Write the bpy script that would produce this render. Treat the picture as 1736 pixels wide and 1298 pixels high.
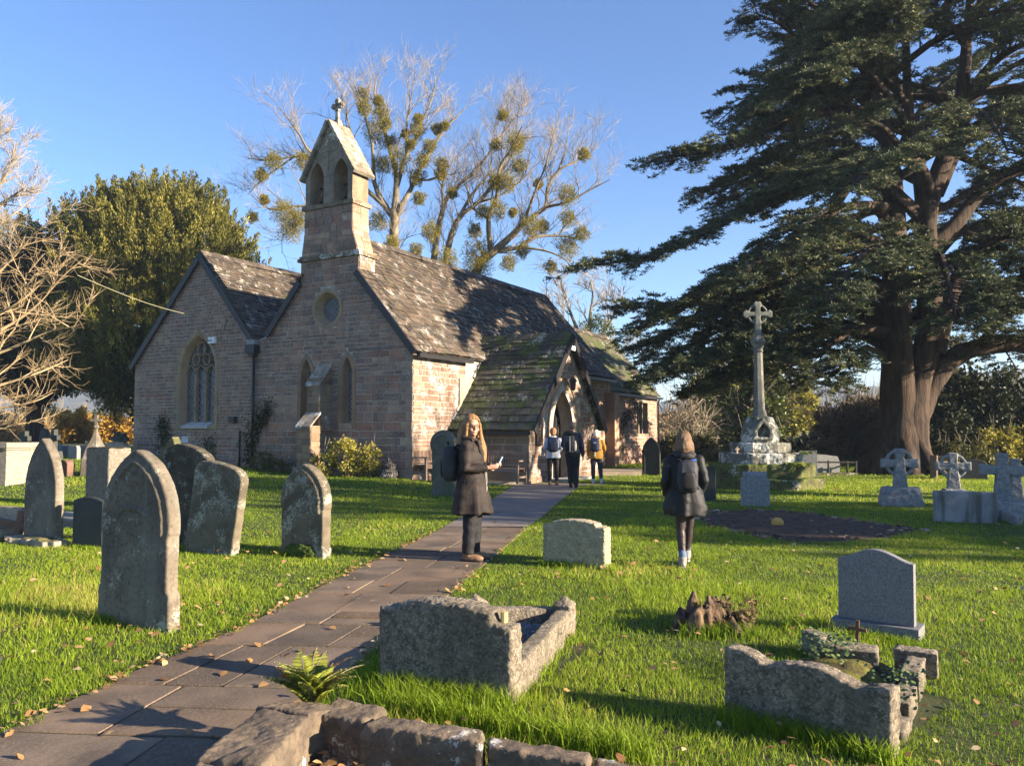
import bpy, bmesh, math, random
import numpy as np
from mathutils import Vector, Matrix, noise
from mathutils.geometry import tessellate_polygon

for _o in list(bpy.data.objects):
    bpy.data.objects.remove(_o)
SC = bpy.context.scene
COL = SC.collection
rad = math.radians

# ------------------------------------------------------------------ camera
FPX, W0, H0, HC = 1380.0, 1736.0, 1298.0, 1.55
PITCH = math.atan2(81.0, FPX)
cam_d = bpy.data.cameras.new('camera')
cam = bpy.data.objects.new('camera', cam_d)
COL.objects.link(cam)
cam_d.sensor_width = 36.0
cam_d.lens = FPX / W0 * 36.0
cam_d.clip_start = 0.05
cam_d.clip_end = 6000.0
cam.location = (0, 0, HC)
cam.rotation_euler = (math.pi / 2 + PITCH, 0, 0)
SC.camera = cam
# ------------------------------------------------------------------ light
SUN_AZ, SUN_EL = rad(-20.0), rad(17.0)      # azimuth measured from +X towards +Y
SUN_DIR = Vector((math.cos(SUN_EL) * math.cos(SUN_AZ), math.cos(SUN_EL) * math.sin(SUN_AZ), math.sin(SUN_EL)))
world = bpy.data.worlds.new("World")
SC.world = world
world.use_nodes = True
wn = world.node_tree
wn.nodes.clear()
w_out = wn.nodes.new('ShaderNodeOutputWorld')
w_bg = wn.nodes.new('ShaderNodeBackground')
w_sky = wn.nodes.new('ShaderNodeTexSky')
w_sky.sky_type = 'NISHITA'
w_sky.sun_disc = False
w_sky.sun_elevation = SUN_EL
w_sky.sun_rotation = math.pi / 2 - SUN_AZ
w_sky.altitude = 50
w_sky.air_density = 1.0
w_sky.dust_density = 0.0
w_sky.ozone_density = 4.5
w_bg.inputs['Strength'].default_value = 0.063
w_hs = wn.nodes.new('ShaderNodeHueSaturation')
w_hs.inputs['Saturation'].default_value = 1.06
w_hs.inputs['Hue'].default_value = 0.508
wn.links.new(w_sky.outputs[0], w_hs.inputs['Color'])
wn.links.new(w_hs.outputs[0], w_bg.inputs[0])
wn.links.new(w_bg.outputs[0], w_out.inputs[0])
sun_d = bpy.data.lights.new('sun', 'SUN')
sun_d.energy = 5.0
sun_d.angle = rad(0.5)
sun_d.color = (1.0, 0.83, 0.62)
sun = bpy.data.objects.new('sun', sun_d)
COL.objects.link(sun)
sun.location = (30, -10, 30)
sun.rotation_euler = SUN_DIR.to_track_quat('Z', 'Y').to_euler()
SC.view_settings.view_transform = 'Standard'
SC.view_settings.look = 'None'
SC.view_settings.gamma = 1.0
SC.view_settings.exposure = 2.1
SC.render.engine = 'CYCLES'
SC.cycles.max_bounces = 6
SC.cycles.transparent_max_bounces = 8
SC.cycles.sample_clamp_indirect = 4.0
SC.cycles.volume_bounces = 0

# ------------------------------------------------------------------ helpers
def smooth(t):
    t = max(0.0, min(1.0, t))
    return t * t * (3 - 2 * t)

def H(x, y):
    """height of the ground"""
    a = smooth((y - 15) / 8.0) * smooth((-1.0 - x) / 3.0) * 0.22
    b = smooth((y - 19) / 9.0) * smooth((-5.0 - x) / 8.0) * 0.38
    c = smooth((y - 34) / 30.0) * -0.5 * smooth((x - 2) / 6.0)
    return a + b + c

def ray(px, py):
    dx, dz = px - W0 / 2, H0 / 2 - py
    return Vector((dx, FPX * math.cos(PITCH) - dz * math.sin(PITCH), FPX * math.sin(PITCH) + dz * math.cos(PITCH)))

def P(px, py, d):
    """point seen at pixel px, py at forward distance d"""
    r = ray(px, py)
    return Vector((0, 0, HC)) + r * (d / r.y)

def G(px, py, z=None):
    """ground point seen at pixel (or at a fixed height z)"""
    r = ray(px, py)
    zz = z if z is not None else 0.0
    for _ in range(12 if z is None else 1):
        t = (zz - HC) / r.z
        p = Vector((0, 0, HC)) + r * t
        if z is None:
            zz = 0.5 * zz + 0.5 * H(p.x, p.y)
    return Vector((p.x, p.y, zz))

def PX(p):
    v = Vector(p) - Vector((0, 0, HC))
    dep = v.y * math.cos(PITCH) + v.z * math.sin(PITCH)
    up = -v.y * math.sin(PITCH) + v.z * math.cos(PITCH)
    return (W0 / 2 + FPX * v.x / dep, H0 / 2 - FPX * up / dep)

class MB:
    """collects faces for ONE mesh"""
    def __init__(s):
        s.v, s.f, s.c, s.m = [], [], [], []
        s.mi = 0
    def face(s, pts, col=(1, 1, 1)):
        b = len(s.v)
        s.v.extend([tuple(p) for p in pts])
        s.f.append(tuple(range(b, b + len(pts))))
        s.c.append(col); s.m.append(s.mi)
    def mesh(s, vs, fs, col=(1, 1, 1)):
        b = len(s.v)
        s.v.extend([tuple(p) for p in vs])
        for f in fs:
            s.f.append(tuple(b + i for i in f)); s.c.append(col); s.m.append(s.mi)
    def box(s, c, size, ax=None, col=(1, 1, 1), taper=1.0, base=False):
        """box centred at c (bottom centre when base) with axes ax = (X, Y, Z)"""
        X, Y, Z = ax if ax else (Vector((1, 0, 0)), Vector((0, 1, 0)), Vector((0, 0, 1)))
        c = Vector(c); a, b, h = size[0] / 2, size[1] / 2, size[2] / 2
        if base: c = c + Z * h
        vs = []
        for z, t in ((-h, 1.0), (h, taper)):
            for x, y in ((-a, -b), (a, -b), (a, b), (-a, b)):
                vs.append(c + X * x * t + Y * y * t + Z * z)
        s.mesh(vs, [(0, 3, 2, 1), (4, 5, 6, 7), (0, 1, 5, 4), (1, 2, 6, 5), (2, 3, 7, 6), (3, 0, 4, 7)], col)
    def tube(s, pts, rads, n=6, col=(1, 1, 1), caps=True, squash=None):
        pts = [Vector(p) for p in pts]
        if not hasattr(rads, '__len__'): rads = [rads] * len(pts)
        b = len(s.v); up = None
        for i, p in enumerate(pts):
            t = (pts[min(i + 1, len(pts) - 1)] - pts[max(i - 1, 0)])
            if t.length < 1e-9: t = Vector((0, 0, 1))
            t.normalize()
            if up is None:
                up = t.orthogonal().normalized()
            up = (up - t * up.dot(t))
            if up.length < 1e-6: up = t.orthogonal()
            up.normalize()
            w = t.cross(up)
            for k in range(n):
                a = 2 * math.pi * k / n
                q = p + (up * math.cos(a) + w * math.sin(a)) * rads[i]
                s.v.append(tuple(q))
        for i in range(len(pts) - 1):
            for k in range(n):
                k2 = (k + 1) % n
                s.f.append((b + i * n + k, b + i * n + k2, b + (i + 1) * n + k2, b + (i + 1) * n + k)); s.c.append(col); s.m.append(s.mi)
        if caps:
            s.f.append(tuple(b + k for k in reversed(range(n)))); s.c.append(col); s.m.append(s.mi)
            e = b + (len(pts) - 1) * n
            s.f.append(tuple(e + k for k in range(n))); s.c.append(col); s.m.append(s.mi)
    def loft(s, rings, col=(1, 1, 1), closed=True, caps=True):
        b = len(s.v); n = len(rings[0])
        for r in rings: s.v.extend([tuple(p) for p in r])
        for i in range(len(rings) - 1):
            for k in range(n if closed else n - 1):
                k2 = (k + 1) % n
                s.f.append((b + i * n + k, b + i * n + k2, b + (i + 1) * n + k2, b + (i + 1) * n + k)); s.c.append(col); s.m.append(s.mi)
        if caps:
            s.f.append(tuple(b + k for k in reversed(range(n)))); s.c.append(col); s.m.append(s.mi)
            e = b + (len(rings) - 1) * n
            s.f.append(tuple(e + k for k in range(n))); s.c.append(col); s.m.append(s.mi)
    def ell(s, c, r, ax=None, n=12, m=8, col=(1, 1, 1), fn=None):
        X, Y, Z = ax if ax else (Vector((1, 0, 0)), Vector((0, 1, 0)), Vector((0, 0, 1)))
        c = Vector(c); rings = []
        for j in range(1, m):
            th = math.pi * j / m
            ring = []
            for k in range(n):
                a = 2 * math.pi * k / n
                d = Vector((math.sin(th) * math.cos(a), math.sin(th) * math.sin(a), -math.cos(th)))
                q = fn(d) if fn else 1.0
                ring.append(c + X * d.x * r[0] * q + Y * d.y * r[1] * q + Z * d.z * r[2] * q)
            rings.append(ring)
        s.loft(rings, col)
    def prism(s, poly, fr, d0, d1, col=(1, 1, 1)):
        """2-D outline (u, z) in frame fr, extruded from depth d0 to d1 (outward)"""
        a = [fr(u, z, d0) for u, z in poly]; b = [fr(u, z, d1) for u, z in poly]
        tris = tessellate_polygon([[Vector((u, z, 0)) for u, z in poly]])
        s.mesh(a, [tuple(t) for t in tris], col); s.mesh(b, [tuple(t) for t in tris], col)
        n = len(poly)
        for i in range(n):
            j = (i + 1) % n
            s.face([a[i], a[j], b[j], b[i]], col)
    def build(s, name, mats, parent=None, smooth_=False, fix=True):
        me = bpy.data.meshes.new(name)
        me.from_pydata(s.v, [], s.f)
        if not isinstance(mats, (list, tuple)): mats = [mats]
        for m in mats: me.materials.append(m)
        if len(mats) > 1: me.polygons.foreach_set('material_index', s.m)
        at = me.color_attributes.new('Col', 'FLOAT_COLOR', 'CORNER')
        arr = np.ones((len(me.loops), 4), dtype=np.float32)
        cnt = np.array([len(f) for f in s.f]); cc = np.array(s.c, dtype=np.float32)
        arr[:, :3] = np.repeat(cc, cnt, axis=0)
        at.data.foreach_set('color', arr.ravel())
        if fix:
            bm = bmesh.new(); bm.from_mesh(me)
            bmesh.ops.recalc_face_normals(bm, faces=bm.faces)
            bm.to_mesh(me); bm.free()
        if smooth_:
            me.polygons.foreach_set('use_smooth', [True] * len(me.polygons))
        me.update()
        o = bpy.data.objects.new(name, me)
        COL.objects.link(o)
        if parent: o.parent = parent
        return o

def rel(o, parent):
    """parent keeping the mesh where it stands (mesh data is in world metres)"""
    o.parent = parent
    o.matrix_parent_inverse = Matrix.Translation(-parent.location) if parent.rotation_euler == Matrix().to_euler() else parent.matrix_basis.inverted()
    return o

def tag(o, label=None, cat=None, group=None, kind=None):
    if label: o['label'] = label
    if cat: o['category'] = cat
    if group: o['group'] = group
    if kind: o['kind'] = kind
    return o

def empty(name, loc, label, cat, group=None):
    o = bpy.data.objects.new(name, None)
    o.empty_display_size = 0.2
    o.location = loc
    COL.objects.link(o)
    return tag(o, label, cat, group)

def part(mb, name, mat, parent, smooth_=False, label=None, fix=True):
    """mesh in world metres, parented to an unrotated thing at its location"""
    o = mb.build(name, mat, None, smooth_, fix)
    loc = Vector(parent.location)
    p = parent.parent
    while p: loc = loc + Vector(p.location); p = p.parent
    if loc.length > 0:
        o.data.transform(Matrix.Translation(-loc))
    o.parent = parent
    if label: o['label'] = label
    return o

def remesh(o, voxel, sm=2, disp=None, smooth_=True):
    """union the pieces of a mesh into one continuous surface; disp(co, no) gives a displacement length"""
    md = o.modifiers.new('r', 'REMESH'); md.mode = 'VOXEL'; md.voxel_size = voxel; md.adaptivity = 0
    if sm:
        m2 = o.modifiers.new('s', 'SMOOTH'); m2.iterations = sm; m2.factor = 0.5
    dg = bpy.context.evaluated_depsgraph_get()
    dg.update()
    me = bpy.data.meshes.new_from_object(o.evaluated_get(dg))
    o.modifiers.clear()
    old = o.data
    mats = list(old.materials)
    o.data = me; me.name = old.name
    me.materials.clear()
    for m in mats: me.materials.append(m)
    bpy.data.meshes.remove(old)
    if disp:
        nv = len(me.vertices)
        co = np.empty(nv * 3); me.vertices.foreach_get('co', co); co = co.reshape(-1, 3)
        no = np.empty(nv * 3); me.vertices.foreach_get('normal', no); no = no.reshape(-1, 3)
        d = np.array([disp(Vector(c), Vector(n)) for c, n in zip(co, no)])
        co = co + no * d[:, None]
        me.vertices.foreach_set('co', co.ravel())
    me.polygons.foreach_set('use_smooth', [smooth_] * len(me.polygons))
    me.update()
    return o

def fbm(p, s, o=3):
    return noise.fractal(Vector(p) * s, 1.0, 2.0, o)

def npmesh(name, verts, faces_n, mat, attr=None, parent=None, smooth_=False):
    """fast mesh of many separate polygons: verts (N, k, 3), all with k corners"""
    n, k = verts.shape[0], verts.shape[1]
    me = bpy.data.meshes.new(name)
    me.vertices.add(n * k); me.loops.add(n * k); me.polygons.add(n)
    me.vertices.foreach_set('co', verts.astype(np.float32).ravel())
    me.loops.foreach_set('vertex_index', np.arange(n * k, dtype=np.int32))
    me.polygons.foreach_set('loop_start', np.arange(0, n * k, k, dtype=np.int32))
    me.polygons.foreach_set('loop_total', np.full(n, k, dtype=np.int32))
    me.update(calc_edges=True)
    if attr is not None:
        a = me.attributes.new('v', 'FLOAT', 'FACE'); a.data.foreach_set('value', attr.astype(np.float32))
    me.materials.append(mat)
    if smooth_: me.polygons.foreach_set('use_smooth', [True] * n)
    o = bpy.data.objects.new(name, me); COL.objects.link(o)
    if parent: o.parent = parent
    return o

# ------------------------------------------------------------------ materials
def nt_new(name):
    m = bpy.data.materials.new(name); m.use_nodes = True
    nt = m.node_tree; nt.nodes.clear()
    out = nt.nodes.new('ShaderNodeOutputMaterial')
    return m, nt, out

def rgba(c): return (c[0], c[1], c[2], 1.0)

def mat(name, c1, c2=None, scale=3.0, rough=0.9, bump=0.0, bscale=30.0, use_col=False, lichen=None, moss=None,
        fine=None, metallic=0.0, stretch=(1, 1, 1), spec=0.3, detail=6, coat=0.0, bdist=0.02, streak=None, gen=False):
    """c1/c2 blended by noise; use_col multiplies by the mesh colour; lichen = (colour, threshold, scale[, softness]);
       moss = (colour, amount, scale) lies on faces that look up; fine = (colour, scale, amount) speckle"""
    m, nt, out = nt_new(name)
    N = nt.nodes; L = nt.links
    b = N.new('ShaderNodeBsdfPrincipled'); L.new(b.outputs[0], out.inputs[0])
    b.inputs['Roughness'].default_value = rough
    b.inputs['Metallic'].default_value = metallic
    b.inputs['Specular IOR Level'].default_value = spec
    b.inputs['Coat Weight'].default_value = coat
    tc = N.new('ShaderNodeTexCoord')
    mp = N.new('ShaderNodeMapping'); mp.inputs['Scale'].default_value = stretch
    L.new(tc.outputs['Object'], mp.inputs[0])
    vec = mp.outputs[0]
    def tex_noise(sc, det=5, ro=0.6):
        n = N.new('ShaderNodeTexNoise'); n.inputs['Scale'].default_value = sc; n.inputs['Detail'].default_value = det
        n.inputs['Roughness'].default_value = ro
        L.new(vec, n.inputs['Vector']); return n.outputs['Fac']
    def mix(fac, a, bb, mode='MIX'):
        mx = N.new('ShaderNodeMix'); mx.data_type = 'RGBA'; mx.blend_type = mode
        if hasattr(fac, 'node'): L.new(fac, mx.inputs[0])
        else: mx.inputs[0].default_value = fac
        for s_, i in ((a, 6), (bb, 7)):
            if hasattr(s_, 'node'): L.new(s_, mx.inputs[i])
            else: mx.inputs[i].default_value = rgba(s_)
        return mx.outputs[2]
    def ramp(fac, lo, hi):
        r = N.new('ShaderNodeMapRange'); r.inputs[1].default_value = lo; r.inputs[2].default_value = hi
        r.interpolation_type = 'SMOOTHSTEP'
        L.new(fac, r.inputs[0]); return r.outputs[0]
    col = c1
    if c2 is not None:
        col = mix(ramp(tex_noise(scale, detail), 0.35, 0.65), c1, c2)
    if use_col:
        at = N.new('ShaderNodeAttribute'); at.attribute_name = 'Col'
        col = mix(1.0, col, at.outputs['Color'], 'MULTIPLY')
    if fine:
        col = mix(ramp(tex_noise(fine[1], 3, 0.7), 0.5, 0.62), col, mix(fine[2], col, fine[0]))
    if streak:
        mp2 = N.new('ShaderNodeMapping'); mp2.inputs['Scale'].default_value = (streak[1], streak[1], streak[1] * 0.12)
        L.new(tc.outputs['Object'], mp2.inputs[0])
        n2 = N.new('ShaderNodeTexNoise'); n2.inputs['Scale'].default_value = 1.0; n2.inputs['Detail'].default_value = 4
        L.new(mp2.outputs[0], n2.inputs['Vector'])
        col = mix(ramp(n2.outputs['Fac'], 0.5, 0.68), col, mix(streak[2], col, streak[0]))
    if moss:
        g = N.new('ShaderNodeNewGeometry'); sp = N.new('ShaderNodeSeparateXYZ'); L.new(g.outputs['Normal'], sp.inputs[0])
        up = ramp(sp.outputs['Z'], -0.1, 0.8)
        ad = N.new('ShaderNodeMath'); ad.operation = 'MULTIPLY_ADD'
        L.new(up, ad.inputs[0]); ad.inputs[1].default_value = moss[1]; L.new(tex_noise(moss[2], 5, 0.7), ad.inputs[2])
        col = mix(ramp(ad.outputs[0], 0.72, 0.85), col, moss[0])
    lf = None
    if lichen:
        soft = lichen[3] if len(lichen) > 3 else 0.04
        big = tex_noise(lichen[2] * 0.12, 2)
        sm_ = tex_noise(lichen[2], 6, 0.75)
        ad = N.new('ShaderNodeMath'); ad.operation = 'ADD'; L.new(big, ad.inputs[0]); L.new(sm_, ad.inputs[1])
        lf = ramp(ad.outputs[0], 2 * lichen[1], 2 * lichen[1] + soft)
        col = mix(lf, col, lichen[0])
    if hasattr(col, 'node'): L.new(col, b.inputs['Base Color'])
    else: b.inputs['Base Color'].default_value = rgba(col)
    if bump:
        bp = N.new('ShaderNodeBump'); bp.inputs['Strength'].default_value = bump; bp.inputs['Distance'].default_value = bdist
        L.new(tex_noise(bscale, 8, 0.7), bp.inputs['Height'])
        L.new(bp.outputs[0], b.inputs['Normal'])
    return m

def leafmat(name, c1, c2, trans=0.3, rough=0.6, scale=0.6, c3=None):
    m, nt, out = nt_new(name)
    N = nt.nodes; L = nt.links
    at = N.new('ShaderNodeAttribute'); at.attribute_name = 'v'
    cr = N.new('ShaderNodeValToRGB')
    cr.color_ramp.elements[0].color = rgba(c1); cr.color_ramp.elements[1].color = rgba(c2)
    if c3:
        cr.color_ramp.elements[1].position = 0.8
        e = cr.color_ramp.elements.new(0.97); e.color = rgba(c3)
    tc = N.new('ShaderNodeTexCoord'); nz = N.new('ShaderNodeTexNoise'); nz.inputs['Scale'].default_value = scale
    L.new(tc.outputs['Object'], nz.inputs['Vector'])
    ad = N.new('ShaderNodeMath'); ad.operation = 'MULTIPLY_ADD'; ad.use_clamp = True
    L.new(nz.outputs['Fac'], ad.inputs[0]); ad.inputs[1].default_value = 1.0
    sb = N.new('ShaderNodeMath'); sb.operation = 'SUBTRACT'; L.new(at.outputs['Fac'], sb.inputs[0]); sb.inputs[1].default_value = 0.5
    L.new(sb.outputs[0], ad.inputs[2])
    L.new(ad.outputs[0], cr.inputs[0])
    d = N.new('ShaderNodeBsdfPrincipled'); d.inputs['Roughness'].default_value = rough; d.inputs['Specular IOR Level'].default_value = 0.25
    t = N.new('ShaderNodeBsdfTranslucent'); mx = N.new('ShaderNodeMixShader'); mx.inputs[0].default_value = trans
    L.new(cr.outputs[0], d.inputs['Base Color']); L.new(cr.outputs[0], t.inputs['Color'])
    L.new(d.outputs[0], mx.inputs[1]); L.new(t.outputs[0], mx.inputs[2]); L.new(mx.outputs[0], out.inputs[0])
    return m
# ------------------------------------------------------------------ setting
M_soil = mat('soil', (0.045, 0.06, 0.018), (0.03, 0.045, 0.014), 1.2, 1.0, 0.6, 25, fine=((0.10, 0.07, 0.03), 40, 0.5))
M_grassblade = leafmat('grass_blade', (0.065, 0.135, 0.010), (0.285, 0.390, 0.022), 0.5, 0.5, 0.30, (0.42, 0.36, 0.10))
M_slab = mat('path_flag', (0.175, 0.125, 0.084), (0.100, 0.074, 0.052), 1.3, 0.7, 0.35, 22, use_col=True, fine=((0.24, 0.20, 0.16), 70, 0.5), lichen=((.24, .21, .17), .62, 9, .1), spec=0.2, bdist=0.012, streak=((.06, .05, .04), 2.2, .5))
M_joint = mat('path_joint', (0.028, 0.024, 0.015), (0.07, 0.056, 0.036), 3, 0.95, 0.5, 40)
M_tarmac = mat('path_tarmac', (0.19, 0.16, 0.14), (0.14, 0.12, 0.105), 3, 0.8, 0.4, 90, fine=((0.26, 0.22, 0.19), 120, 0.5))

# ground sheet: fine close to the camera, coarse to the horizon
gx = sorted(set([round(v, 3) for v in list(np.arange(-30, 40.1, 1.0)) + [s * 1.0 for s in (-1500, -900, -500, -250, -120, -70, -45, 55, 80, 140, 260, 500, 900, 1500)]]))
gy = sorted(set([round(v, 3) for v in list(np.arange(-12, 60.1, 1.0)) + [-1500, -500, -150, -50, -25, 75, 100, 150, 230, 360, 600, 1000, 1500, 2600]]))
mb = MB()
vs = [(x, y, H(x, y)) for y in gy for x in gx]
nx = len(gx)
mb.mesh(vs, [(j * nx + i, j * nx + i + 1, (j + 1) * nx + i + 1, (j + 1) * nx + i) for j in range(len(gy) - 1) for i in range(nx - 1)])
g = mb.build('ground', M_soil, None, True, fix=False)
tag(g, 'green churchyard ground running under the graves to the fields beyond', kind='structure')

# path edges from the photograph, laid on the ground plane
PATHL = [G(-700, 1480), (G(0, 1252)), G(215, 1146), G(400, 1072), G(560, 987), G(680, 930), G(745, 898), G(800, 868), G(850, 837), G(872, 823, 0)]
PATHR = [G(330, 1600), G(470, 1235), G(560, 1165), G(640, 1100), G(760, 1010), G(830, 950), G(880, 906), G(925, 872), G(962, 840), G(985, 823, 0)]
def resample(pts, ys):
    out = []
    for y in ys:
        for a, b in zip(pts[:-1], pts[1:]):
            if a.y <= y <= b.y or (b is pts[-1] and y > b.y) or (a is pts[0] and y < a.y):
                t = (y - a.y) / (b.y - a.y); out.append(a.x + (b.x - a.x) * t); break
    return out
def path_x(y):
    return resample(PATHL, [y])[0], resample(PATHR, [y])[0]
PATH_END = 22.6
TAR0 = 13.2
mb = MB()
ys = list(np.arange(0.6, TAR0 + 0.01, 0.4))
for a, b in zip(ys[:-1], ys[1:]):
    la, ra = path_x(a); lb, rb = path_x(b)
    mb.face([(la, a, 0.007), (ra, a, 0.007), (rb, b, 0.007), (lb, b, 0.007)])
o = mb.build('path_bed', M_joint, fix=False); tag(o, 'earthy joints between the flagstones of the path', kind='structure')
mb = MB()
ys = list(np.arange(TAR0, PATH_END, 0.47)) + [PATH_END, 24.5]
for a, b in zip(ys[:-1], ys[1:]):
    la, ra = path_x(a); lb, rb = path_x(b)
    if b > 23: lb -= 0.9; rb += 1.4
    mb.face([(la, a, 0.017), (ra, a, 0.017), (rb, b, 0.017), (lb, b, 0.017)])
o = mb.build('path_far_end', M_tarmac, fix=False); tag(o, 'smooth pale path running up to the porch', kind='structure')
# flagstones: rows, each split once or twice; the path is one surface
R = random.Random(5)
mb = MB(); y = 0.7
while y < TAR0:
    dy = R.uniform(0.45, 0.95)
    y2 = min(y + dy, TAR0)
    if TAR0 - y2 < 0.25: y2 = TAR0
    n = R.choice([2, 2, 2, 3])
    cuts = [0.0] + sorted([(k + 1) / n + R.uniform(-0.14, 0.14) for k in range(n - 1)]) + [1.0]
    sk = R.uniform(-0.03, 0.03)
    for c0, c1 in zip(cuts[:-1], cuts[1:]):
        g_ = 0.015
        sub = [(y, y2)] if R.random() < 0.75 else [(y, y + (y2 - y) * R.uniform(0.4, 0.6))]
        if len(sub) == 1 and sub[0][1] != y2: sub.append((sub[0][1], y2))
        for s0, s1 in sub:
            l0, r0 = path_x(s0); l1, r1 = path_x(s1)
            xa0 = l0 + (r0 - l0) * c0 + .007; xb0 = l0 + (r0 - l0) * c1 - .007
            xa1 = l1 + (r1 - l1) * c0 + .007; xb1 = l1 + (r1 - l1) * c1 - .007
            t = R.uniform(0.013, 0.020); e = 0.006
            # rows tilted a little, as laid: the joints run down to the right as the photo shows
            tilt = 0.25
            def q(x, yy, z): return (x + R.uniform(-e, e) * 0.6, yy + (x + 1.3) * -tilt * 0.35 + R.uniform(-e, e), z)
            v = [q(xa0, s0 + g_, t), q(xb0, s0 + g_, t + R.uniform(-.003, .003)), q(xb1, s1 - g_, t), q(xa1, s1 - g_, t + R.uniform(-.003, .003))]
            cx = sum(p[0] for p in v) / 4; cy = sum(p[1] for p in v) / 4
            top = [(p[0] + (cx - p[0]) * 0.012, p[1] + (cy - p[1]) * 0.012, p[2]) for p in v]
            low = [(p[0], p[1], 0.0) for p in v]
            k = R.uniform(0.68, 1.30); wv = R.uniform(-0.06, 0.06)
            mb.mesh(top + low, [(0, 1, 2, 3), (0, 4, 5, 1), (1, 5, 6, 2), (2, 6, 7, 3), (3, 7, 4, 0)], (k * (1 + wv), k, k * (1 - wv)))
    y = y2
o = mb.build('path', M_slab); tag(o, 'flagstone path with purple brown slabs leading to the church', kind='structure')
# ------------------------------------------------------------------ church
E = Vector((math.sin(rad(29.66)), math.cos(rad(29.66)), 0))      # along the nave, away
Nn = Vector((-E.y, E.x, 0))                                       # north, to the left
C0 = Vector((-2.84, 23.34, 0))
UP = Vector((0, 0, 1))
def frame(origin, udir, ndir):
    def f(u, z, out=0.0): return origin + udir * u + ndir * out + UP * z
    f.o, f.u, f.n = origin, udir, ndir
    return f
def pl(fr, px, py, out=0.0):
    r = ray(px, py); o = fr.o + fr.n * out; c = Vector((0, 0, HC))
    t = (o - c).dot(fr.n) / r.dot(fr.n)
    p = c + r * t
    return (p - o).dot(fr.u), p.z
WF = frame(C0, Nn, -E)            # west front; u runs to the left
SF = frame(C0, E, -Nn)            # south wall; u runs away
EAVE, SL = 4.0, 1.16
NW, NL = 6.36, 14.5               # nave width and length
RIDGE = EAVE + SL * NW / 2
VAL = 4.62                        # valley height
AU, AZ, AW = 9.05, 7.62, 12.5     # aisle ridge, aisle width

STONE = [(0.74, 0.54, 0.45), (0.62, 0.50, 0.44), (0.84, 0.68, 0.56), (0.55, 0.42, 0.38), (0.70, 0.62, 0.55), (0.78, 0.50, 0.38), (0.50, 0.46, 0.44), (0.86, 0.76, 0.62)]
QUOIN = [(0.98, 0.88, 0.74), (0.88, 0.80, 0.70), (1.0, 0.86, 0.68)]
M_stone = mat('rubble_stone', (0.42, 0.305, 0.235), (0.275, 0.20, 0.16), 2.2, 0.95, 0.9, 28, use_col=True, fine=((0.46, 0.43, 0.38), 38, 0.6), bdist=0.025,
              lichen=((0.45, 0.44, 0.40), 0.60, 9.0, 0.12), streak=((0.13, 0.12, 0.11), 1.6, 0.35))
M_wash = mat('limewashed_stone', (0.30, 0.232, 0.195), (0.205, 0.16, 0.135), 2.2, 0.95, 0.9, 30, use_col=True, bdist=0.025,
             lichen=((0.47, 0.43, 0.38), 0.508, 18.0, 0.16))
M_mortar = mat('mortar', (0.44, 0.385, 0.32), (0.30, 0.26, 0.215), 4, 1.0, 0.5, 40)
M_dress = mat('dressed_stone', (0.36, 0.29, 0.21), (0.26, 0.21, 0.155), 2.5, 0.9, 0.5, 40, use_col=True, fine=((0.22, 0.19, 0.16), 20, 0.5), bdist=0.015,
              streak=((0.20, 0.18, 0.15), 3.0, 0.5))
M_lichst = mat('lichened_stone', (0.30, 0.25, 0.19), (0.17, 0.145, 0.115), 3, 0.95, 0.8, 30, use_col=True, lichen=((0.50, 0.48, 0.42), 0.54, 14.0, 0.08), moss=((0.05, 0.06, 0.02), 0.14, 6))
M_slate = mat('stone_slate', (0.092, 0.072, 0.055), (0.048, 0.040, 0.033), 4.0, 0.85, 0.7, 40, use_col=True, lichen=((0.34, 0.32, 0.28), 0.555, 24, 0.10), moss=((0.055, 0.060, 0.02), 0.16, 1.6), bdist=0.012, spec=0.25)
M_moslate = mat('mossy_slate', (0.10, 0.088, 0.066), (0.056, 0.052, 0.038), 4.0, 0.9, 0.7, 40, use_col=True, lichen=((0.30, 0.30, 0.25), 0.57, 14, 0.08), moss=((0.065, 0.090, 0.018), 0.26, 1.8), bdist=0.012)
M_black = mat('black_paint', (0.018, 0.018, 0.020), None, rough=0.45)
M_iron = mat('wrought_iron', (0.025, 0.025, 0.027), (0.05, 0.04, 0.035), 20, 0.6, 0.3, 60)
M_glass = mat('leaded_glass', (0.05, 0.06, 0.08), (0.02, 0.024, 0.03), 9.0, 0.15, 0.5, 14, spec=0.8)
M_lead = mat('lead', (0.26, 0.27, 0.28), (0.16, 0.165, 0.17), 8, 0.6, 0.2, 40)
M_dark = mat('dark_interior', (0.012, 0.010, 0.009), None, rough=1.0)
M_white = mat('white_plastic', (0.75, 0.75, 0.73), None, rough=0.4)
M_wood = mat('weathered_wood', (0.27, 0.20, 0.15), (0.17, 0.125, 0.095), 6, 0.8, 0.6, 60, use_col=True, stretch=(1, 1, 6))

def ivals(poly, z):
    xs = []
    n = len(poly)
    for i in range(n):
        (x0, z0), (x1, z1) = poly[i], poly[(i + 1) % n]
        if (z0 <= z < z1) or (z1 <= z < z0):
            xs.append(x0 + (x1 - x0) * (z - z0) / (z1 - z0))
    xs.sort()
    return [(xs[i], xs[i + 1]) for i in range(0, len(xs) - 1, 2)]
def isect(A, B):
    out = []
    for a in A:
        for b in B:
            lo, hi = max(a[0], b[0]), min(a[1], b[1])
            if hi > lo: out.append((lo, hi))
    return out
def minus(A, b):
    out = []
    for a in A:
        if b[1] <= a[0] or b[0] >= a[1]: out.append(a); continue
        if b[0] > a[0]: out.append((a[0], b[0]))
        if b[1] < a[1]: out.append((b[1], a[1]))
    return out

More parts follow.
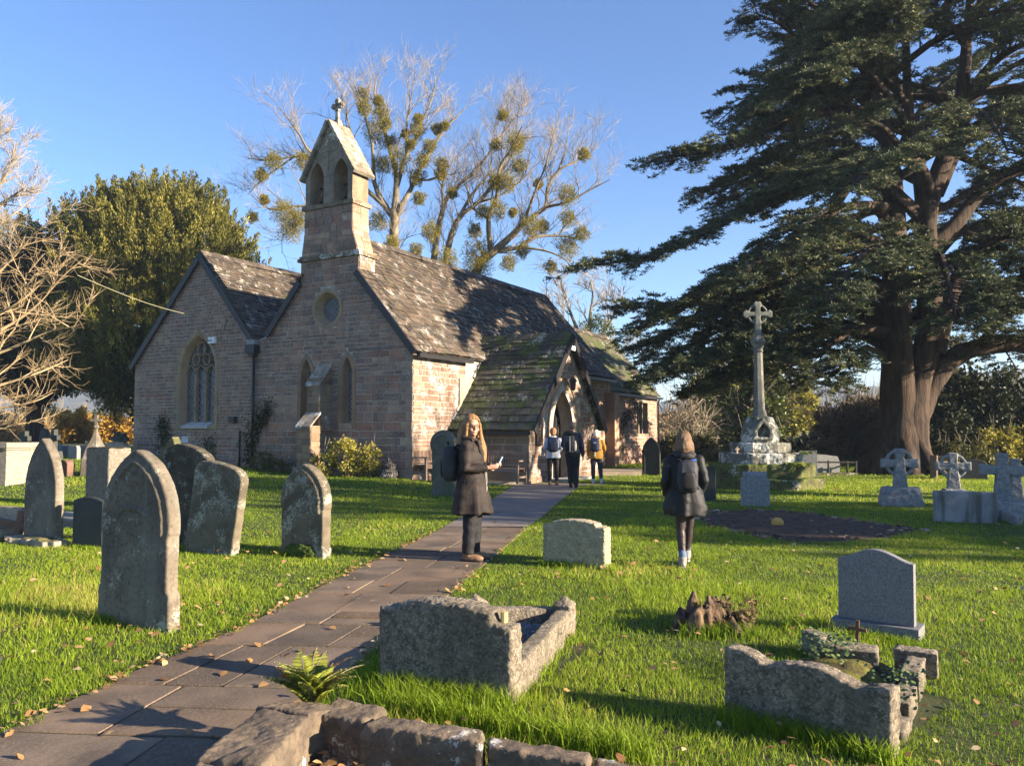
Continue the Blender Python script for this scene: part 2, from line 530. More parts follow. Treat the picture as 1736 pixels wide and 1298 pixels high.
def stones(mb, fr, poly, holes, seed, rh=(0.10, 0.21), ln=(0.16, 0.46), proud=0.012, out0=0.0, quoin=(0, 0), pal=STONE, base_z=None):
    R = random.Random(seed)
    z = min(p[1] for p in poly); top = max(p[1] for p in poly)
    umin, umax = min(p[0] for p in poly), max(p[0] for p in poly)
    row = 0
    while z < top - 0.04:
        h = R.uniform(*rh)
        # big blocks low on the wall
        if base_z and z < base_z: h *= 1.35
        if z + h > top: h = top - z
        A = [(umin - 1, umax + 1)]
        for t in (0.04, 0.5, 0.96): A = isect(A, ivals(poly, z + h * t))
        for ho in holes:
            for t in (0.02, 0.25, 0.5, 0.75, 0.98):
                for b in ivals(ho, z + h * t): A = minus(A, b)
        row += 1
        for lo, hi in A:
            if hi - lo < 0.05: continue
            u = lo
            while u < hi - 0.02:
                w = R.uniform(*ln) * (1.25 if h > 0.17 else 0.9)
                p_ = pal; q_ = False
                if quoin[0] and abs(u - umin) < 0.02: w = 0.42 if row % 2 else 0.25; q_ = True
                if hi - (u + w) < ln[0] * 0.7: w = hi - u
                if quoin[1] and abs(hi - umax) < 0.02:
                    qw = 0.42 if row % 2 else 0.25
                    if u + w >= hi - 0.01 and w > qw + 0.12: w = w - qw
                    elif u + w >= hi - 0.01: q_ = True
                    elif hi - (u + w) < qw: w = max(0.08, hi - u - qw)
                c = R.choice(QUOIN if q_ else p_); k = R.uniform(0.82, 1.15)
                c = tuple(min(1.0, x * k) for x in c)
                m = 0.009; j = 0.007
                def J(): return R.uniform(-j, j)
                a = [(u + m + J(), z + m + J()), (u + w - m + J(), z + m + J()), (u + w - m + J(), z + h - m + J()), (u + m + J(), z + h - m + J())]
                pr = out0 + proud * R.uniform(0.5, 1.6) * (1.2 if q_ else 1)
                e = 0.010
                cu, cz = u + w / 2, z + h / 2
                f_ = [fr(x + (e if x < cu else -e), y_ + (e if y_ < cz else -e), pr + R.uniform(-0.003, 0.003)) for x, y_ in a]
                b_ = [fr(x, y_, out0 - 0.002) for x, y_ in a]
                mb.mesh(f_ + b_, [(0, 1, 2, 3), (0, 4, 5, 1), (1, 5, 6, 2), (2, 6, 7, 3), (3, 7, 4, 0)], c)
                u += w
        z += h

def panel(mb, fr, poly, holes=(), out=0.0):
    """flat wall face with holes"""
    loops = [[Vector((u, z, 0)) for u, z in poly]] + [[Vector((u, z, 0)) for u, z in h] for h in holes]
    tris = tessellate_polygon(loops)
    vs = [fr(u, z, out) for L_ in [poly] + list(holes) for u, z in L_]
    mb.mesh(vs, [tuple(t) for t in tris])

def strips(mb, fr, poly, holes=(), dz=0.03):
    z = min(p[1] for p in poly); top = max(p[1] for p in poly); u0 = min(p[0] for p in poly) - 1; u1 = max(p[0] for p in poly) + 1
    while z < top - 1e-4:
        A = ivals(poly, z + dz * .5)
        for ho in holes:
            for b in ivals(ho, z + dz * .5): A = minus(A, b)
        for lo, hi in A: mb.face([fr(lo, z), fr(hi, z), fr(hi, z + dz), fr(lo, z + dz)])
        z += dz

def arch(cx, w, z0, zs, zt, o=0.0, n=8, sill=None):
    """pointed-arch outline: centre, width, sill, springing, apex; o grows it"""
    hw = w / 2 + o; top = zt + o * 1.25; z0_ = z0 - (o if sill is None else sill)
    hh = top - zs
    # arc through (hw, zs) and (0, top) with vertical tangent at the springing
    Rr = (hw * hw + hh * hh) / (2 * hw)
    pts = [(cx - hw, z0_), (cx + hw, z0_)]
    a1 = math.asin(min(1, hh / Rr))
    for k in range(n + 1):
        a = a1 * k / n
        pts.append((cx + hw - Rr + Rr * math.cos(a), zs + Rr * math.sin(a)))
    for k in range(n - 1, -1, -1):
        a = a1 * k / n
        pts.append((cx - hw + Rr - Rr * math.cos(a), zs + Rr * math.sin(a)))
    return pts
def circ(cx, cz, r, n=28):
    return [(cx + r * math.cos(2 * math.pi * k / n), cz + r * math.sin(2 * math.pi * k / n)) for k in range(n)]
def surround(mb, fr, steps, col=(1, 1, 1), joints=0, R=None):
    """steps: [(outline, depth)], joined as strips; joints colours voussoirs one by one"""
    for (a, da), (b, db) in zip(steps[:-1], steps[1:]):
        n = len(a)
        for i in range(n):
            j = (i + 1) % n
            c = col
            if R: c = tuple(x * (0.9 + 0.22 * ((i // 2 * 37) % 5) / 5) for x in col)
            mb.face([fr(*a[i], da), fr(*a[j], da), fr(*b[j], db), fr(*b[i], db)], c)

def slates(mb, o, udir, sdir, L0, Ls, seed, gauge=(0.27, 0.13), wd=(0.22, 0.42), thick=0.022, clip=None, mossy=False, warm=0.0):
    """stone slates laid in courses: o = bottom start, udir along, sdir up the slope"""
    R = random.Random(seed)
    nrm = udir.cross(sdir).normalized()
    if nrm.z < 0: nrm = -nrm
    s = 0.0
    while s < Ls:
        t = s / Ls; gg = gauge[0] + (gauge[1] - gauge[0]) * t
        gg = gg * R.uniform(0.93, 1.07)
        lo, hi = 0.0, L0
        if clip: lo, hi = clip(s)
        u = lo - R.uniform(0, 0.15)
        sag = 0
        while u < hi:
            w = R.uniform(*wd) * (1.1 - 0.35 * t)
            a, b = max(u, lo), min(u + w - 0.006, hi)
            if b - a > 0.04:
                dz = R.uniform(-0.004, 0.012); ds = R.uniform(-0.016, 0.016); tw = R.uniform(-0.006, 0.006)
                th = thick * R.uniform(0.7, 1.5)
                ln = min(gg * 1.35, Ls - s + 0.02)
                wob = 0.02 * math.sin(u * 1.1 + seed) + 0.015 * math.sin(s * 2.1 + u * 0.6)
                p00 = o + udir * a + sdir * (s + ds) + nrm * (0.03 + dz + wob)
                p10 = o + udir * b + sdir * (s + ds + tw) + nrm * (0.03 + dz + tw + wob)
                p11 = o + udir * b + sdir * (s + ln) + nrm * (0.002 + wob)
                p01 = o + udir * a + sdir * (s + ln) + nrm * (0.002 + wob)
                k = R.uniform(0.62, 1.45); r_ = R.uniform(-0.07, 0.09) + warm
                col = (k * (1 + r_), k, k * (1 - r_))
                vs = [p00, p10, p11, p01, p00 + nrm * th, p10 + nrm * th, p11 + nrm * th, p01 + nrm * th]
                mb.mesh(vs, [(4, 5, 6, 7), (0, 1, 5, 4), (1, 2, 6, 5), (3, 0, 4, 7)], col)
            u += w
        s += gg

church = empty('church', C0, 'old rubble stone church with stone slate roofs, gabled bellcote and south porch', 'church')
AEV = 4.0
# ---- west front: nave gable and aisle gable in one wall
ubr, ubl = 2.05, 4.42           # bellcote sides at the string course
zs_r = EAVE + SL * ubr; zs_l = EAVE + SL * (NW - ubl)
zstr = pl(WF, 605, 431)[1]
west_poly = [(0, -0.3), (AW, -0.3), (AW, AEV), (AU, AZ), (NW, VAL - 0.15), (NW - (VAL - EAVE) / SL, VAL), (ubl, zs_l), (ubl, zstr), (ubr, zstr), (ubr, zs_r), (0, EAVE)]
def cu(px, py): return pl(WF, px, py)
# lancets
uL1, _ = cu(519, 660); uL2, _ = cu(588, 660)
z_sill = cu(588, 716)[1]; z_ltop = cu(590, 603)[1]
lan = []
for uc in (uL1, uL2):
    lan.append((uc, 0.30, z_sill, z_ltop - 0.55, z_ltop - 0.10))
uR, zR = cu(555, 523)
uA, _ = cu(335, 640); zA0 = cu(335, 716)[1]; zA1 = cu(340, 568)[1]
wA = (cu(303, 690)[0] - cu(366, 690)[0])
print('west:', 'lancets', uL1, uL2, z_sill, z_ltop, 'round', uR, zR, 'aisle win', uA, zA0, zA1, wA, 'string', zstr)
HA = (uA, wA - 0.34, zA0, zA1 - 1.25, zA1 - 0.14)
holes_in = [arch(*l) for l in lan] + [circ(uR, zR, 0.42), arch(*HA)]
holes_out = [arch(*l, o=0.19) for l in lan] + [circ(uR, zR, 0.60), arch(*HA, o=0.24)]
mb = MB(); strips(mb, WF, west_poly, [arch(*l, o=0.05) for l in lan] + [circ(uR, zR, 0.5), arch(*HA, o=0.1)])
nave_poly = [(0, -0.3), (NW, -0.3), (NW, VAL - 0.15), (NW - (VAL - EAVE) / SL, VAL), (ubl, zs_l), (ubl, zstr), (ubr, zstr), (ubr, zs_r), (0, EAVE)]
aisle_poly = [(NW, -0.3), (AW, -0.3), (AW, AEV), (AU, AZ), (NW, VAL - 0.15)]
mb.mi = 1
stones(mb, WF, nave_poly, holes_out, 11, (0.11, 0.23), (0.18, 0.52), quoin=(1, 0), base_z=2.2)
stones(mb, WF, aisle_poly, holes_out, 12, (0.08, 0.15), (0.14, 0.40), quoin=(0, 1))
# returns and the remaining shell of the nave/aisle
part(mb, 'wall', [M_mortar, M_stone], church, label='shaded west wall of purplish rubble under two gables')
mb = MB()
NE = NL
mb.face([WF(AW, -0.3), WF(AW, AEV), C0 + Nn * AW + E * 11 + UP * AEV, C0 + Nn * AW + E * 11 - UP * 0.3])
# east ends
for (u0, u1, s_, ez, sl_, zb) in ((0.0, NW, NL, EAVE, SL, -0.3),):
    mb.face([C0 + Nn * u0 + E * s_ - UP * 0.3, C0 + Nn * u1 + E * s_ - UP * 0.3, C0 + Nn * u1 + E * s_ + UP * ez, C0 + Nn * NW / 2 + E * s_ + UP * RIDGE, C0 + Nn * u0 + E * s_ + UP * ez])
mb.face([C0 + Nn * NW + E * 11 - UP * 0.3, C0 + Nn * AW + E * 11 - UP * 0.3, C0 + Nn * AW + E * 11 + UP * AEV, C0 + Nn * AU + E * 11 + UP * AZ, C0 + Nn * NW + E * 11 + UP * VAL])
part(mb, 'wall', M_mortar, church, label='far side walls of nave and aisle')
# ---- south wall
PS0 = 2.06                         # porch west wall meets the nave here
PWID = 4.88
PD = 2.69
PEAV = 1.80
PRZ = 4.59
mb = MB()
def spoly(a, b, z0, z1): return [(a, z0), (b, z0), (b, z1), (a, z1)]
# window east of porch
uw, _ = pl(SF, 1001, 690); w_top = pl(SF, 1001, 645)[1]
swin = (uw, 0.95, 1.1, w_top - 1.0, w_top - 0.05)
print('south window u', uw, w_top)
panel(mb, SF, spoly(0, NL, -0.3, EAVE), [arch(*swin, o=0.08)])
mb.mi = 1
stones(mb, SF, spoly(0, PS0 + 0.7, -0.3, EAVE), [], 21, (0.10, 0.2), (0.16, 0.42), quoin=(1, 0), pal=[(0.9, 0.72, 0.62), (0.8, 0.62, 0.53), (0.95, 0.84, 0.74), (0.72, 0.54, 0.47), (0.85, 0.6, 0.48)])
part(mb, 'wall', [M_mortar, M_wash], church, label='sunlit south wall with patchy limewash beside the porch')
mb = MB()
stones(mb, SF, spoly(PS0 + 2.5, NL, -0.3, EAVE), [arch(*swin, o=0.2)], 22, (0.10, 0.2), (0.18, 0.45), quoin=(0, 1))
part(mb, 'wall', M_stone, church, label='south wall east of the porch in broken shade')
# ---- chancel
CH = NL; CL = 7.3; CS = 0.42; CEAV = 3.5; CRZ = 6.5
CF = frame(C0 + Nn * CS, E, -Nn)
uq0, zq0 = pl(CF, 1079, 735); uq1, zq1 = pl(CF, 1097, 683)
chw = [(uq0, zq0), (uq1, zq0), (uq1, zq1), (uq0, zq1)]
mb = MB(); panel(mb, CF, spoly(CH, CH + CL, -0.3, CEAV), [chw])
mb.mi = 1; stones(mb, CF, spoly(CH, CH + CL, -0.3, CEAV), [[(uq0 - 0.1, zq0 - .1), (uq1 + 0.1, zq0 - .1), (uq1 + .1, zq1 + .1), (uq0 - .1, zq1 + .1)]], 23, (0.14, 0.26), (0.25, 0.6), quoin=(0, 1), pal=[(0.86, 0.58, 0.44), (0.8, 0.5, 0.38), (0.7, 0.5, 0.42), (0.92, 0.7, 0.55)])
part(mb, 'wall', [M_mortar, M_stone], church, label='reddish chancel wall with a square headed window')
mb = MB()
a_, b_ = C0 + Nn * CS + E * (CH + CL), C0 + Nn * (NW - CS) + E * (CH + CL)
mb.face([a_ - UP * .3, b_ - UP * .3, b_ + UP * CEAV, (a_ + b_) / 2 + UP * CRZ, a_ + UP * CEAV])
mb.face([b_ - UP * .3, b_ + UP * CEAV, b_ + UP * CEAV - E * CL, b_ - UP * .3 - E * CL])
part(mb, 'wall', M_mortar, church, label='far walls of the chancel')
w_ = MB()
surround(w_, CF, [([(uq0 - .1, zq0 - .12), (uq1 + .1, zq0 - .12), (uq1 + .1, zq1 + .1), (uq0 - .1, zq1 + .1)], 0.03), (chw, 0.03), (chw, -0.22)], (0.8, 0.75, 0.7))
for k in range(1, 3):
    uu = uq0 + (uq1 - uq0) * k / 3
    w_.box(CF(uu, (zq0 + zq1) / 2, -0.12), (0.09, 0.12, zq1 - zq0), (E, -Nn, UP))
cw = part(w_, 'window', M_dress, church, label='square headed window with three lights')
g_ = MB(); g_.face([CF(u, z, -0.2) for u, z in chw]); part(g_, 'glass', M_glass, cw)

# ---- roofs
BD_ = 0.74
def slope(a, b): return (b - a).normalized(), (b - a).length
eo = 0.16                          # eaves overhang
def roof_s(origin_u, eave, ridge_u, ridge_z, s0, s1, seed, mat_, name, ov=eo, gauge=(0.27, 0.14), vo=0.10, clip=None, label=None, warm=0.0, wd=(0.22, 0.42), notch=None):
    k = (ridge_z - eave) / (ridge_u - origin_u)
    du = -ov if ridge_u > origin_u else ov
    a = C0 + Nn * (origin_u + du) + UP * (eave + k * du) + E * (s0 - vo)
    b = C0 + Nn * ridge_u + UP * ridge_z + E * (s0 - vo)
    sd, Ls = slope(a, b)
    m_ = MB()
    L_ = s1 - s0 + 2 * vo
    nrm = E.cross(sd).normalized()
    if nrm.z < 0: nrm = -nrm
    if not clip:
        if notch:
            sn = (notch - a.z) / sd.z; off = BD_ + vo
            m_.mesh([a, a + E * L_, b + E * L_, b + E * off, a + sd * sn + E * off, a + sd * sn], [(0, 1, 2, 3, 4, 5)], (0.5, 0.5, 0.5))
            clip = lambda s_: (off if s_ > sn else 0.0, L_)
        else:
            m_.mesh([a, a + E * L_, b + E * L_, b], [(0, 1, 2, 3)], (0.5, 0.5, 0.5))
    slates(m_, a + nrm * 0.01, E, sd, L_, Ls, seed, gauge, wd, clip=clip, warm=warm)
    return part(m_, 'roof', mat_, church, label=label)
roof_s(0, EAVE, NW / 2, RIDGE, 0, NL, 31, M_slate, 'roof', label='long lichened stone slate roof of the nave', warm=0.03, notch=EAVE + SL * 2.0)
roof_s(NW - (VAL - EAVE) / SL, VAL, NW / 2, RIDGE, 0, NL, 32, M_slate, 'roof', ov=0.0, label='north slope of the nave roof running down to the valley', notch=EAVE + SL * (NW - ubl))
roof_s(NW, VAL - 0.15, AU, AZ, 0, 11, 33, M_slate, 'roof', ov=0.0, gauge=(0.2, 0.12), label='dark slate slope of the aisle facing the valley')
roof_s(AW, AEV, AU, AZ, 0, 11, 34, M_slate, 'roof', label='north slope of the aisle roof')
roof_s(CS, CEAV, NW / 2, CRZ, NL, NL + CL, 35, M_moslate, 'roof', label='mossy slate roof of the chancel', warm=0.05)
roof_s(NW - CS, CEAV, NW / 2, CRZ, NL, NL + CL, 36, M_moslate, 'roof', label='north slope of the chancel roof')
# ridges
m_ = MB()
R = random.Random(3)
def ridge(m_, a, b, sz=0.34):
    d = (b - a).normalized(); L_ = (b - a).length; n = max(1, int(L_ / 0.45)); s = d.cross(UP).normalized()
    for i in range(n):
        p = a + d * (L_ * i / n); q = a + d * (L_ * (i + 1) / n - 0.012); dz = UP * R.uniform(-0.008, 0.012); k = R.uniform(0.7, 1.3)
        m_.mesh([p + s * sz / 2 - UP * 0.14 + dz, p + UP * 0.07 + dz, p - s * sz / 2 - UP * 0.14 + dz, q + s * sz / 2 - UP * 0.14 + dz, q + UP * 0.07 + dz, q - s * sz / 2 - UP * 0.14 + dz], [(0, 1, 4, 3), (1, 2, 5, 4), (0, 2, 1), (3, 4, 5)], (k, k, k))
rz = C0 + Nn * NW / 2
ridge(m_, rz + E * 0.6 + UP * (RIDGE + 0.08), rz + E * (NL + 0.1) + UP * (RIDGE + 0.08))
part(m_, 'ridge_tile', M_slate, church); m_ = MB()
ridge(m_, rz + E * (NL) + UP * (CRZ + 0.08), rz + E * (NL + CL + 0.1) + UP * (CRZ + 0.08))
ra = C0 + Nn * AU
part(m_, 'ridge_tile', M_slate, church); m_ = MB()
ridge(m_, ra + E * -0.12 + UP * (AZ + 0.08), ra + E * 11 + UP * (AZ + 0.08))
part(m_, 'ridge_tile', M_slate, church)
# bargeboards, black
def board(m_, a, b, ht=0.2, th=0.05, nrm=None, drop=0.04):
    d = (b - a).normalized(); s = nrm; w = s.cross(d).normalized()
    if w.z < 0: w = -w
    m_.box((a + b) / 2 - w * (ht / 2 - 0.05) + s * (th / 2), ((b - a).length, th, ht), (d, s, w))
def verge(u0, z0, u1, z1, s=-0.1, side=-1):
    m_ = MB(); a = C0 + Nn * u0 + E * s + UP * z0; b = C0 + Nn * u1 + E * s + UP * z1
    board(m_, a, b, nrm=E * side); part(m_, 'verge_board', M_black, church)
verge(-eo, EAVE - SL * eo, ubr, zs_r, -0.1)
verge(NW - (VAL - EAVE) / SL, VAL, ubl, zs_l, -0.1)
kA = (AZ - AEV) / (AW - AU)
verge(AW + eo, AEV - kA * eo, AU, AZ, -0.1)
verge(NW, VAL - 0.15, AU, AZ, -0.1)
verge(-eo, EAVE - SL * eo, NW / 2, RIDGE, NL + 0.1, 1)
# ---- gutters and downpipes
def tubepart(pts, r, name, m=M_black, parent=church, n=8):
    t_ = MB(); t_.tube(pts, r, n); return part(t_, name, m, parent, True)
def gutter(a, b, w=0.13):
    m_ = MB(); d = (b - a).normalized(); s = d.cross(UP).normalized()
    m_.box((a + b) / 2 - UP * 0.06, ((b - a).length, w, 0.11), (d, s, UP)); part(m_, 'gutter', M_black, church)
gz = EAVE - SL * eo - 0.03
gutter(SF(-0.05, gz, eo + 0.06), SF(PS0 + 0.75, gz, eo + 0.06))
m_ = MB(); m_.box(SF(PS0 / 2 + .3, EAVE - 0.12, 0.04), (PS0 + 0.9, 0.06, 0.20), (E, -Nn, UP)); part(m_, 'fascia', M_black, church)
gutter(SF(PWID + PS0 + 0.2, gz, eo + 0.06), SF(NL + .1, gz, eo + 0.06), 0.14)
gutter(CF(CH + 0.02, CEAV - 0.22, eo + 0.06), CF(CH + CL + .12, CEAV - 0.22, eo + 0.06), 0.14)
tubepart([CF(CH + CL - .1, CEAV - 0.22, eo + .05), CF(CH + CL - .1, CEAV - .5, 0.08), CF(CH + CL - .1, 0, 0.08)], 0.045, 'downpipe')
tubepart([WF(NW - 0.02, VAL - 0.55, 0.10), WF(NW - 0.02, 0.0, 0.10)], 0.05, 'downpipe')
m_ = MB(); m_.box(WF(NW + 0.0, VAL - 0.42, 0.16), (0.42, 0.24, 0.28), (Nn, -E, UP)); m_.box(WF(NW, VAL - 0.60, 0.14), (0.22, 0.18, 0.16), (Nn, -E, UP)); part(m_, 'rainwater_head', M_black, church)
m_ = MB(); m_.box(WF(NW + 0.0, VAL - 0.20, 0.12), (0.34, 0.26, 0.16), (Nn, -E, UP)); part(m_, 'lead_spout', M_lead, church)
tubepart([WF(NW + 0.62, 1.55, 0.05), WF(NW + 0.62, 0.1, 0.05)], 0.028, 'downpipe')

# ---- windows on the west front
def lattice(mb, fr, outline, out, step=0.11, w=0.008, ang=(0.95, -0.95)):
    us = [p[0] for p in outline]; zs = [p[1] for p in outline]
    L_ = (max(zs) - min(zs)) + (max(us) - min(us))
    cu_, cz_ = (max(us) + min(us)) / 2, (max(zs) + min(zs)) / 2
    for a in ang:
        d = (math.cos(a), math.sin(a)); n_ = (-d[1], d[0])
        k = -int(L_ / step)
        while k * step < L_:
            ox, oz = cu_ + n_[0] * k * step, cz_ + n_[1] * k * step
            run = None
            for i in range(int(2 * L_ / 0.03) + 1):
                t = -L_ + i * 0.03
                x, z = ox + d[0] * t, oz + d[1] * t
                ins = any(lo <= x <= hi for lo, hi in ivals(outline, z))
                if ins and run is None: run = (x, z)
                if (not ins or i == int(2 * L_ / 0.03)) and run is not None:
                    p, q = fr(run[0], run[1], out), fr(x, z, out)
                    if (q - p).length > 0.03: mb.tube([p, q], w, 4, caps=False)
                    run = None
            k += 1
R = random.Random(8)
for i, l in enumerate(lan):
    m_ = MB()
    O = [arch(*l, o=0.20), arch(*l, o=0.20), arch(*l, o=0.06), arch(*l, o=-0.0), arch(*l, o=-0.045)]
    surround(m_, WF, [(O[0], -0.01), (O[1], 0.022), (O[2], 0.022), (O[3], -0.16), (O[4], -0.20), (O[4], -0.25)], (0.82, 0.66, 0.52), R=R)
    m_.prism([(l[0] - 0.24, l[2] - 0.2), (l[0] + 0.24, l[2] - 0.2), (l[0] + 0.24, l[2] - 0.02), (l[0] - 0.24, l[2] - 0.02)], WF, -0.15, 0.06, (1, 1, 1))
    w_ = part(m_, 'window', M_dress, church, label='narrow pointed lancet window in the nave front')
    g_ = MB(); g_.face([WF(u, z, -0.22) for u, z in arch(*l)]); part(g_, 'glass', M_glass, w_)
    b_ = MB(); lattice(b_, WF, arch(*l, o=-0.03), -0.205, 0.09); part(b_, 'lattice', M_lead, w_)
m_ = MB()
surround(m_, WF, [(circ(uR, zR, 0.62), -0.01), (circ(uR, zR, 0.62), 0.025), (circ(uR, zR, 0.50), 0.025), (circ(uR, zR, 0.36), -0.22), (circ(uR, zR, 0.36), -0.27)], (0.95, 0.84, 0.66), R=R)
w_ = part(m_, 'window', M_dress, church, label='round window with lattice glass high in the nave gable')
g_ = MB(); g_.face([WF(u, z, -0.25) for u, z in circ(uR, zR, 0.37)]); part(g_, 'glass', M_glass, w_)
b_ = MB(); lattice(b_, WF, circ(uR, zR, 0.36), -0.235, 0.10, 0.012); part(b_, 'lattice', M_lead, w_)
# aisle window: three lights, tracery above
m_ = MB()
O = lambda q: arch(*HA, o=q)
surround(m_, WF, [(O(.26), -0.01), (O(.26), 0.03), (O(.21), 0.05), (O(.13), 0.03), (O(.10), 0.0), (O(0.0), -0.20), (O(0.0), -0.30)], (1.0, 0.86, 0.66), R=R)
# long and short blocks of the jambs
for k in range(9):
    z = HA[2] + 0.05 + k * 0.26
    for s_ in (-1, 1):
        if k % 2: m_.prism([(uA + s_ * (HA[1] / 2 + .2), z), (uA + s_ * (HA[1] / 2 + .40), z), (uA + s_ * (HA[1] / 2 + .40), z + .25), (uA + s_ * (HA[1] / 2 + .2), z + .25)], WF, -0.01, 0.018, (1, .88, .7))
aw = HA[1] / 2; zsp = HA[3]
def bar(m_, pts, w=0.05, d0=-0.28, d1=-0.13, col=(0.85, .75, .62)):
    for (u0, z0), (u1, z1) in zip(pts[:-1], pts[1:]):
        L_ = math.hypot(u1 - u0, z1 - z0)
        if L_ < 1e-6: continue
        nx_, nz_ = -(z1 - z0) / L_ * w / 2, (u1 - u0) / L_ * w / 2
        e0, e1 = (u1 - u0) / L_ * 0.01, (z1 - z0) / L_ * 0.01
        m_.prism([(u0 - e0 + nx_, z0 - e1 + nz_), (u0 - e0 - nx_, z0 - e1 - nz_), (u1 + e0 - nx_, z1 + e1 - nz_), (u1 + e0 + nx_, z1 + e1 + nz_)], WF, d0, d1, col)
lw = 2 * aw / 3
for s_ in (-1, 1): bar(m_, [(uA + s_ * lw / 2, HA[2] - .02), (uA + s_ * lw / 2, zsp + 0.15)], 0.075)
for c_ in (-lw, 0, lw):
    a_ = arch(uA + c_, lw, HA[2], zsp - 0.12, zsp + 0.22, n=5)
    bar(m_, a_[2:], 0.05)
for c_, cz, r in ((-lw * .52, zsp + .42, .17), (lw * .52, zsp + .42, .17), (0, zsp + .80, .20)):
    q = [(uA + c_ + r * math.cos(t * math.pi / 7), cz + r * 1.15 * math.sin(t * math.pi / 7)) for t in range(15)]
    bar(m_, q, 0.045)
w_ = part(m_, 'window', M_dress, church, label='large pointed window with three lights and tracery in the aisle gable')
g_ = MB(); g_.face([WF(u, z, -0.24) for u, z in arch(*HA)]); part(g_, 'glass', M_glass, w_)
b_ = MB(); lattice(b_, WF, arch(*HA, o=-0.02), -0.225, 0.12, 0.007); part(b_, 'lattice', M_lead, w_)
m_ = MB(); m_.mesh([WF(uA - .66, zA0 - .20, -.05), WF(uA + .66, zA0 - .20, -.05), WF(uA + .66, zA0 - .20, .11), WF(uA - .66, zA0 - .20, .11), WF(uA - .6, zA0 + .02, -.22), WF(uA + .6, zA0 + .02, -.22), WF(uA + .66, zA0 - .12, .11), WF(uA - .66, zA0 - .12, .11)],
                   [(0, 1, 2, 3), (3, 2, 6, 7), (7, 6, 5, 4), (0, 3, 7, 4), (1, 5, 6, 2)])
M_sill = mat('weathered_sill', (0.5, 0.49, 0.46), (0.36, 0.34, 0.31), 9, 0.95, 0.8, 40)
part(m_, 'window_sill', M_sill, church, label='pale weathered sill under the aisle window')
# south window
m_ = MB()
surround(m_, SF, [(arch(*swin, o=.2), -0.01), (arch(*swin, o=.2), 0.03), (arch(*swin, o=.08), 0.03), (arch(*swin), -0.2), (arch(*swin), -.26)], (.8, .72, .62))
m_.box(SF(uw, (swin[2] + swin[3]) / 2 + .2, -0.17), (0.08, 0.12, swin[3] - swin[2] + .4), (E, -Nn, UP))
w_ = part(m_, 'window', M_dress, church, label='pointed two light window just east of the porch')
g_ = MB(); g_.face([SF(u, z, -0.22) for u, z in arch(*swin)]); part(g_, 'glass', M_glass, w_)

# ---- buttress in the middle of the nave front
m_ = MB()
BF = frame(C0 + Nn * 3.32, Nn, -E)
def wedge(m_, fr, u0, u1, z0, z1, d0, d1, zb, col, tk=0.1):
    """sloping cap from wall depth d0 at z1 down to d1 at z0"""
    m_.mesh([fr(u0, z0, d1), fr(u1, z0, d1), fr(u1, z1, d0), fr(u0, z1, d0), fr(u0, z0 + tk, d1), fr(u1, z0 + tk, d1), fr(u1, z1 + tk, d0), fr(u0, z1 + tk, d0)],
            [(0, 1, 2, 3), (4, 5, 6, 7), (0, 1, 5, 4), (1, 2, 6, 5), (0, 3, 7, 4)], col)
bz1, bz2 = 2.85, 1.35
bh = 0.25
stn = MB()
m_.box(BF(0, 0.70, 0.45), (0.54, 0.90, 2.0), (Nn, -E, UP), (0.62, 0.55, 0.47))
for fr_, pw_, hh_, z_, sd_ in ((frame(C0 + Nn * (3.32 - .27) - E * .905, Nn, -E), .54, 1.68, 0.1, 1), (frame(C0 + Nn * (3.32 - .275) - E * .9, E, -Nn), .9, 1.68, .1, 2), (frame(C0 + Nn * (3.32 - .25) - E * .525, Nn, -E), .5, 2.95, 1.7, 3), (frame(C0 + Nn * (3.32 - .255) - E * .52, E, -Nn), .52, 2.95, 1.7, 4)):
    stones(m_, fr_, [(0, z_), (pw_, z_), (pw_, hh_), (0, hh_)], [], 70 + sd_, (.16, .26), (.22, .4), proud=.008, pal=[(.72, .64, .54), (.62, .52, .46), (.8, .68, .54), (.6, .5, .42)])
m_.box(BF(0, (bz2 + bz1) / 2 + .1, 0.26), (2 * bh, 0.52, bz1 - bz2 + .4), (Nn, -E, UP), (0.62, 0.54, 0.46))
m_.box(BF(0, 0.0, 0.50), (0.66, 1.04, 0.95), (Nn, -E, UP), (0.75, 0.68, 0.6))
m_.mesh([BF(-bh, bz1 + .1, .52), BF(bh, bz1 + .1, .52), BF(bh, bz1 + .1, 0), BF(-bh, bz1 + .1, 0), BF(-bh, bz1 + .72, 0), BF(bh, bz1 + .72, 0)], [(0, 1, 5, 4), (0, 4, 3), (1, 2, 5)], (.7, .55, .45))
bt = part(m_, 'buttress', M_dress, church, label='stepped stone buttress between the two lancets')
m_ = MB()
wedge(m_, BF, -bh - .04, bh + .04, bz1 + .04, bz1 + .74, -0.02, .58, 0, (1, 1, 1), 0.07)
part(m_, 'buttress_cap', M_lichst, bt); m_ = MB()
wedge(m_, BF, -.30, .30, bz2 + .28, bz2 + .72, 0.5, .97, 0, (1, 1, 1), 0.06)
m_.prism([(-.36, bz2 + .2), (.36, bz2 + .2), (.27, bz2 + .66), (-.27, bz2 + .66)], BF, 0.0, 0.5, (.8, .7, .6))
part(m_, 'buttress_cap', M_lichst, bt)
# ---- bellcote
bc = MB()
BD = 0.74
z0b = zstr
u517, zled = pl(WF, 517, 357); u598, _ = pl(WF, 598, 344)
print('bellcote', u517, u598, zled)
ur, ul = u598, u517
um = (ur + ul) / 2
def bprof(z):
    t = (z - z0b) / (zled - z0b)
    fl = 0.22 * (1 - smooth(t * 1.7)) if t < 1 else 0
    return ur - fl, ul + fl * 0.5
def bside(m_, z_lo, z_hi, seed, base=False):
    pass
SB = frame(C0, E, -Nn)
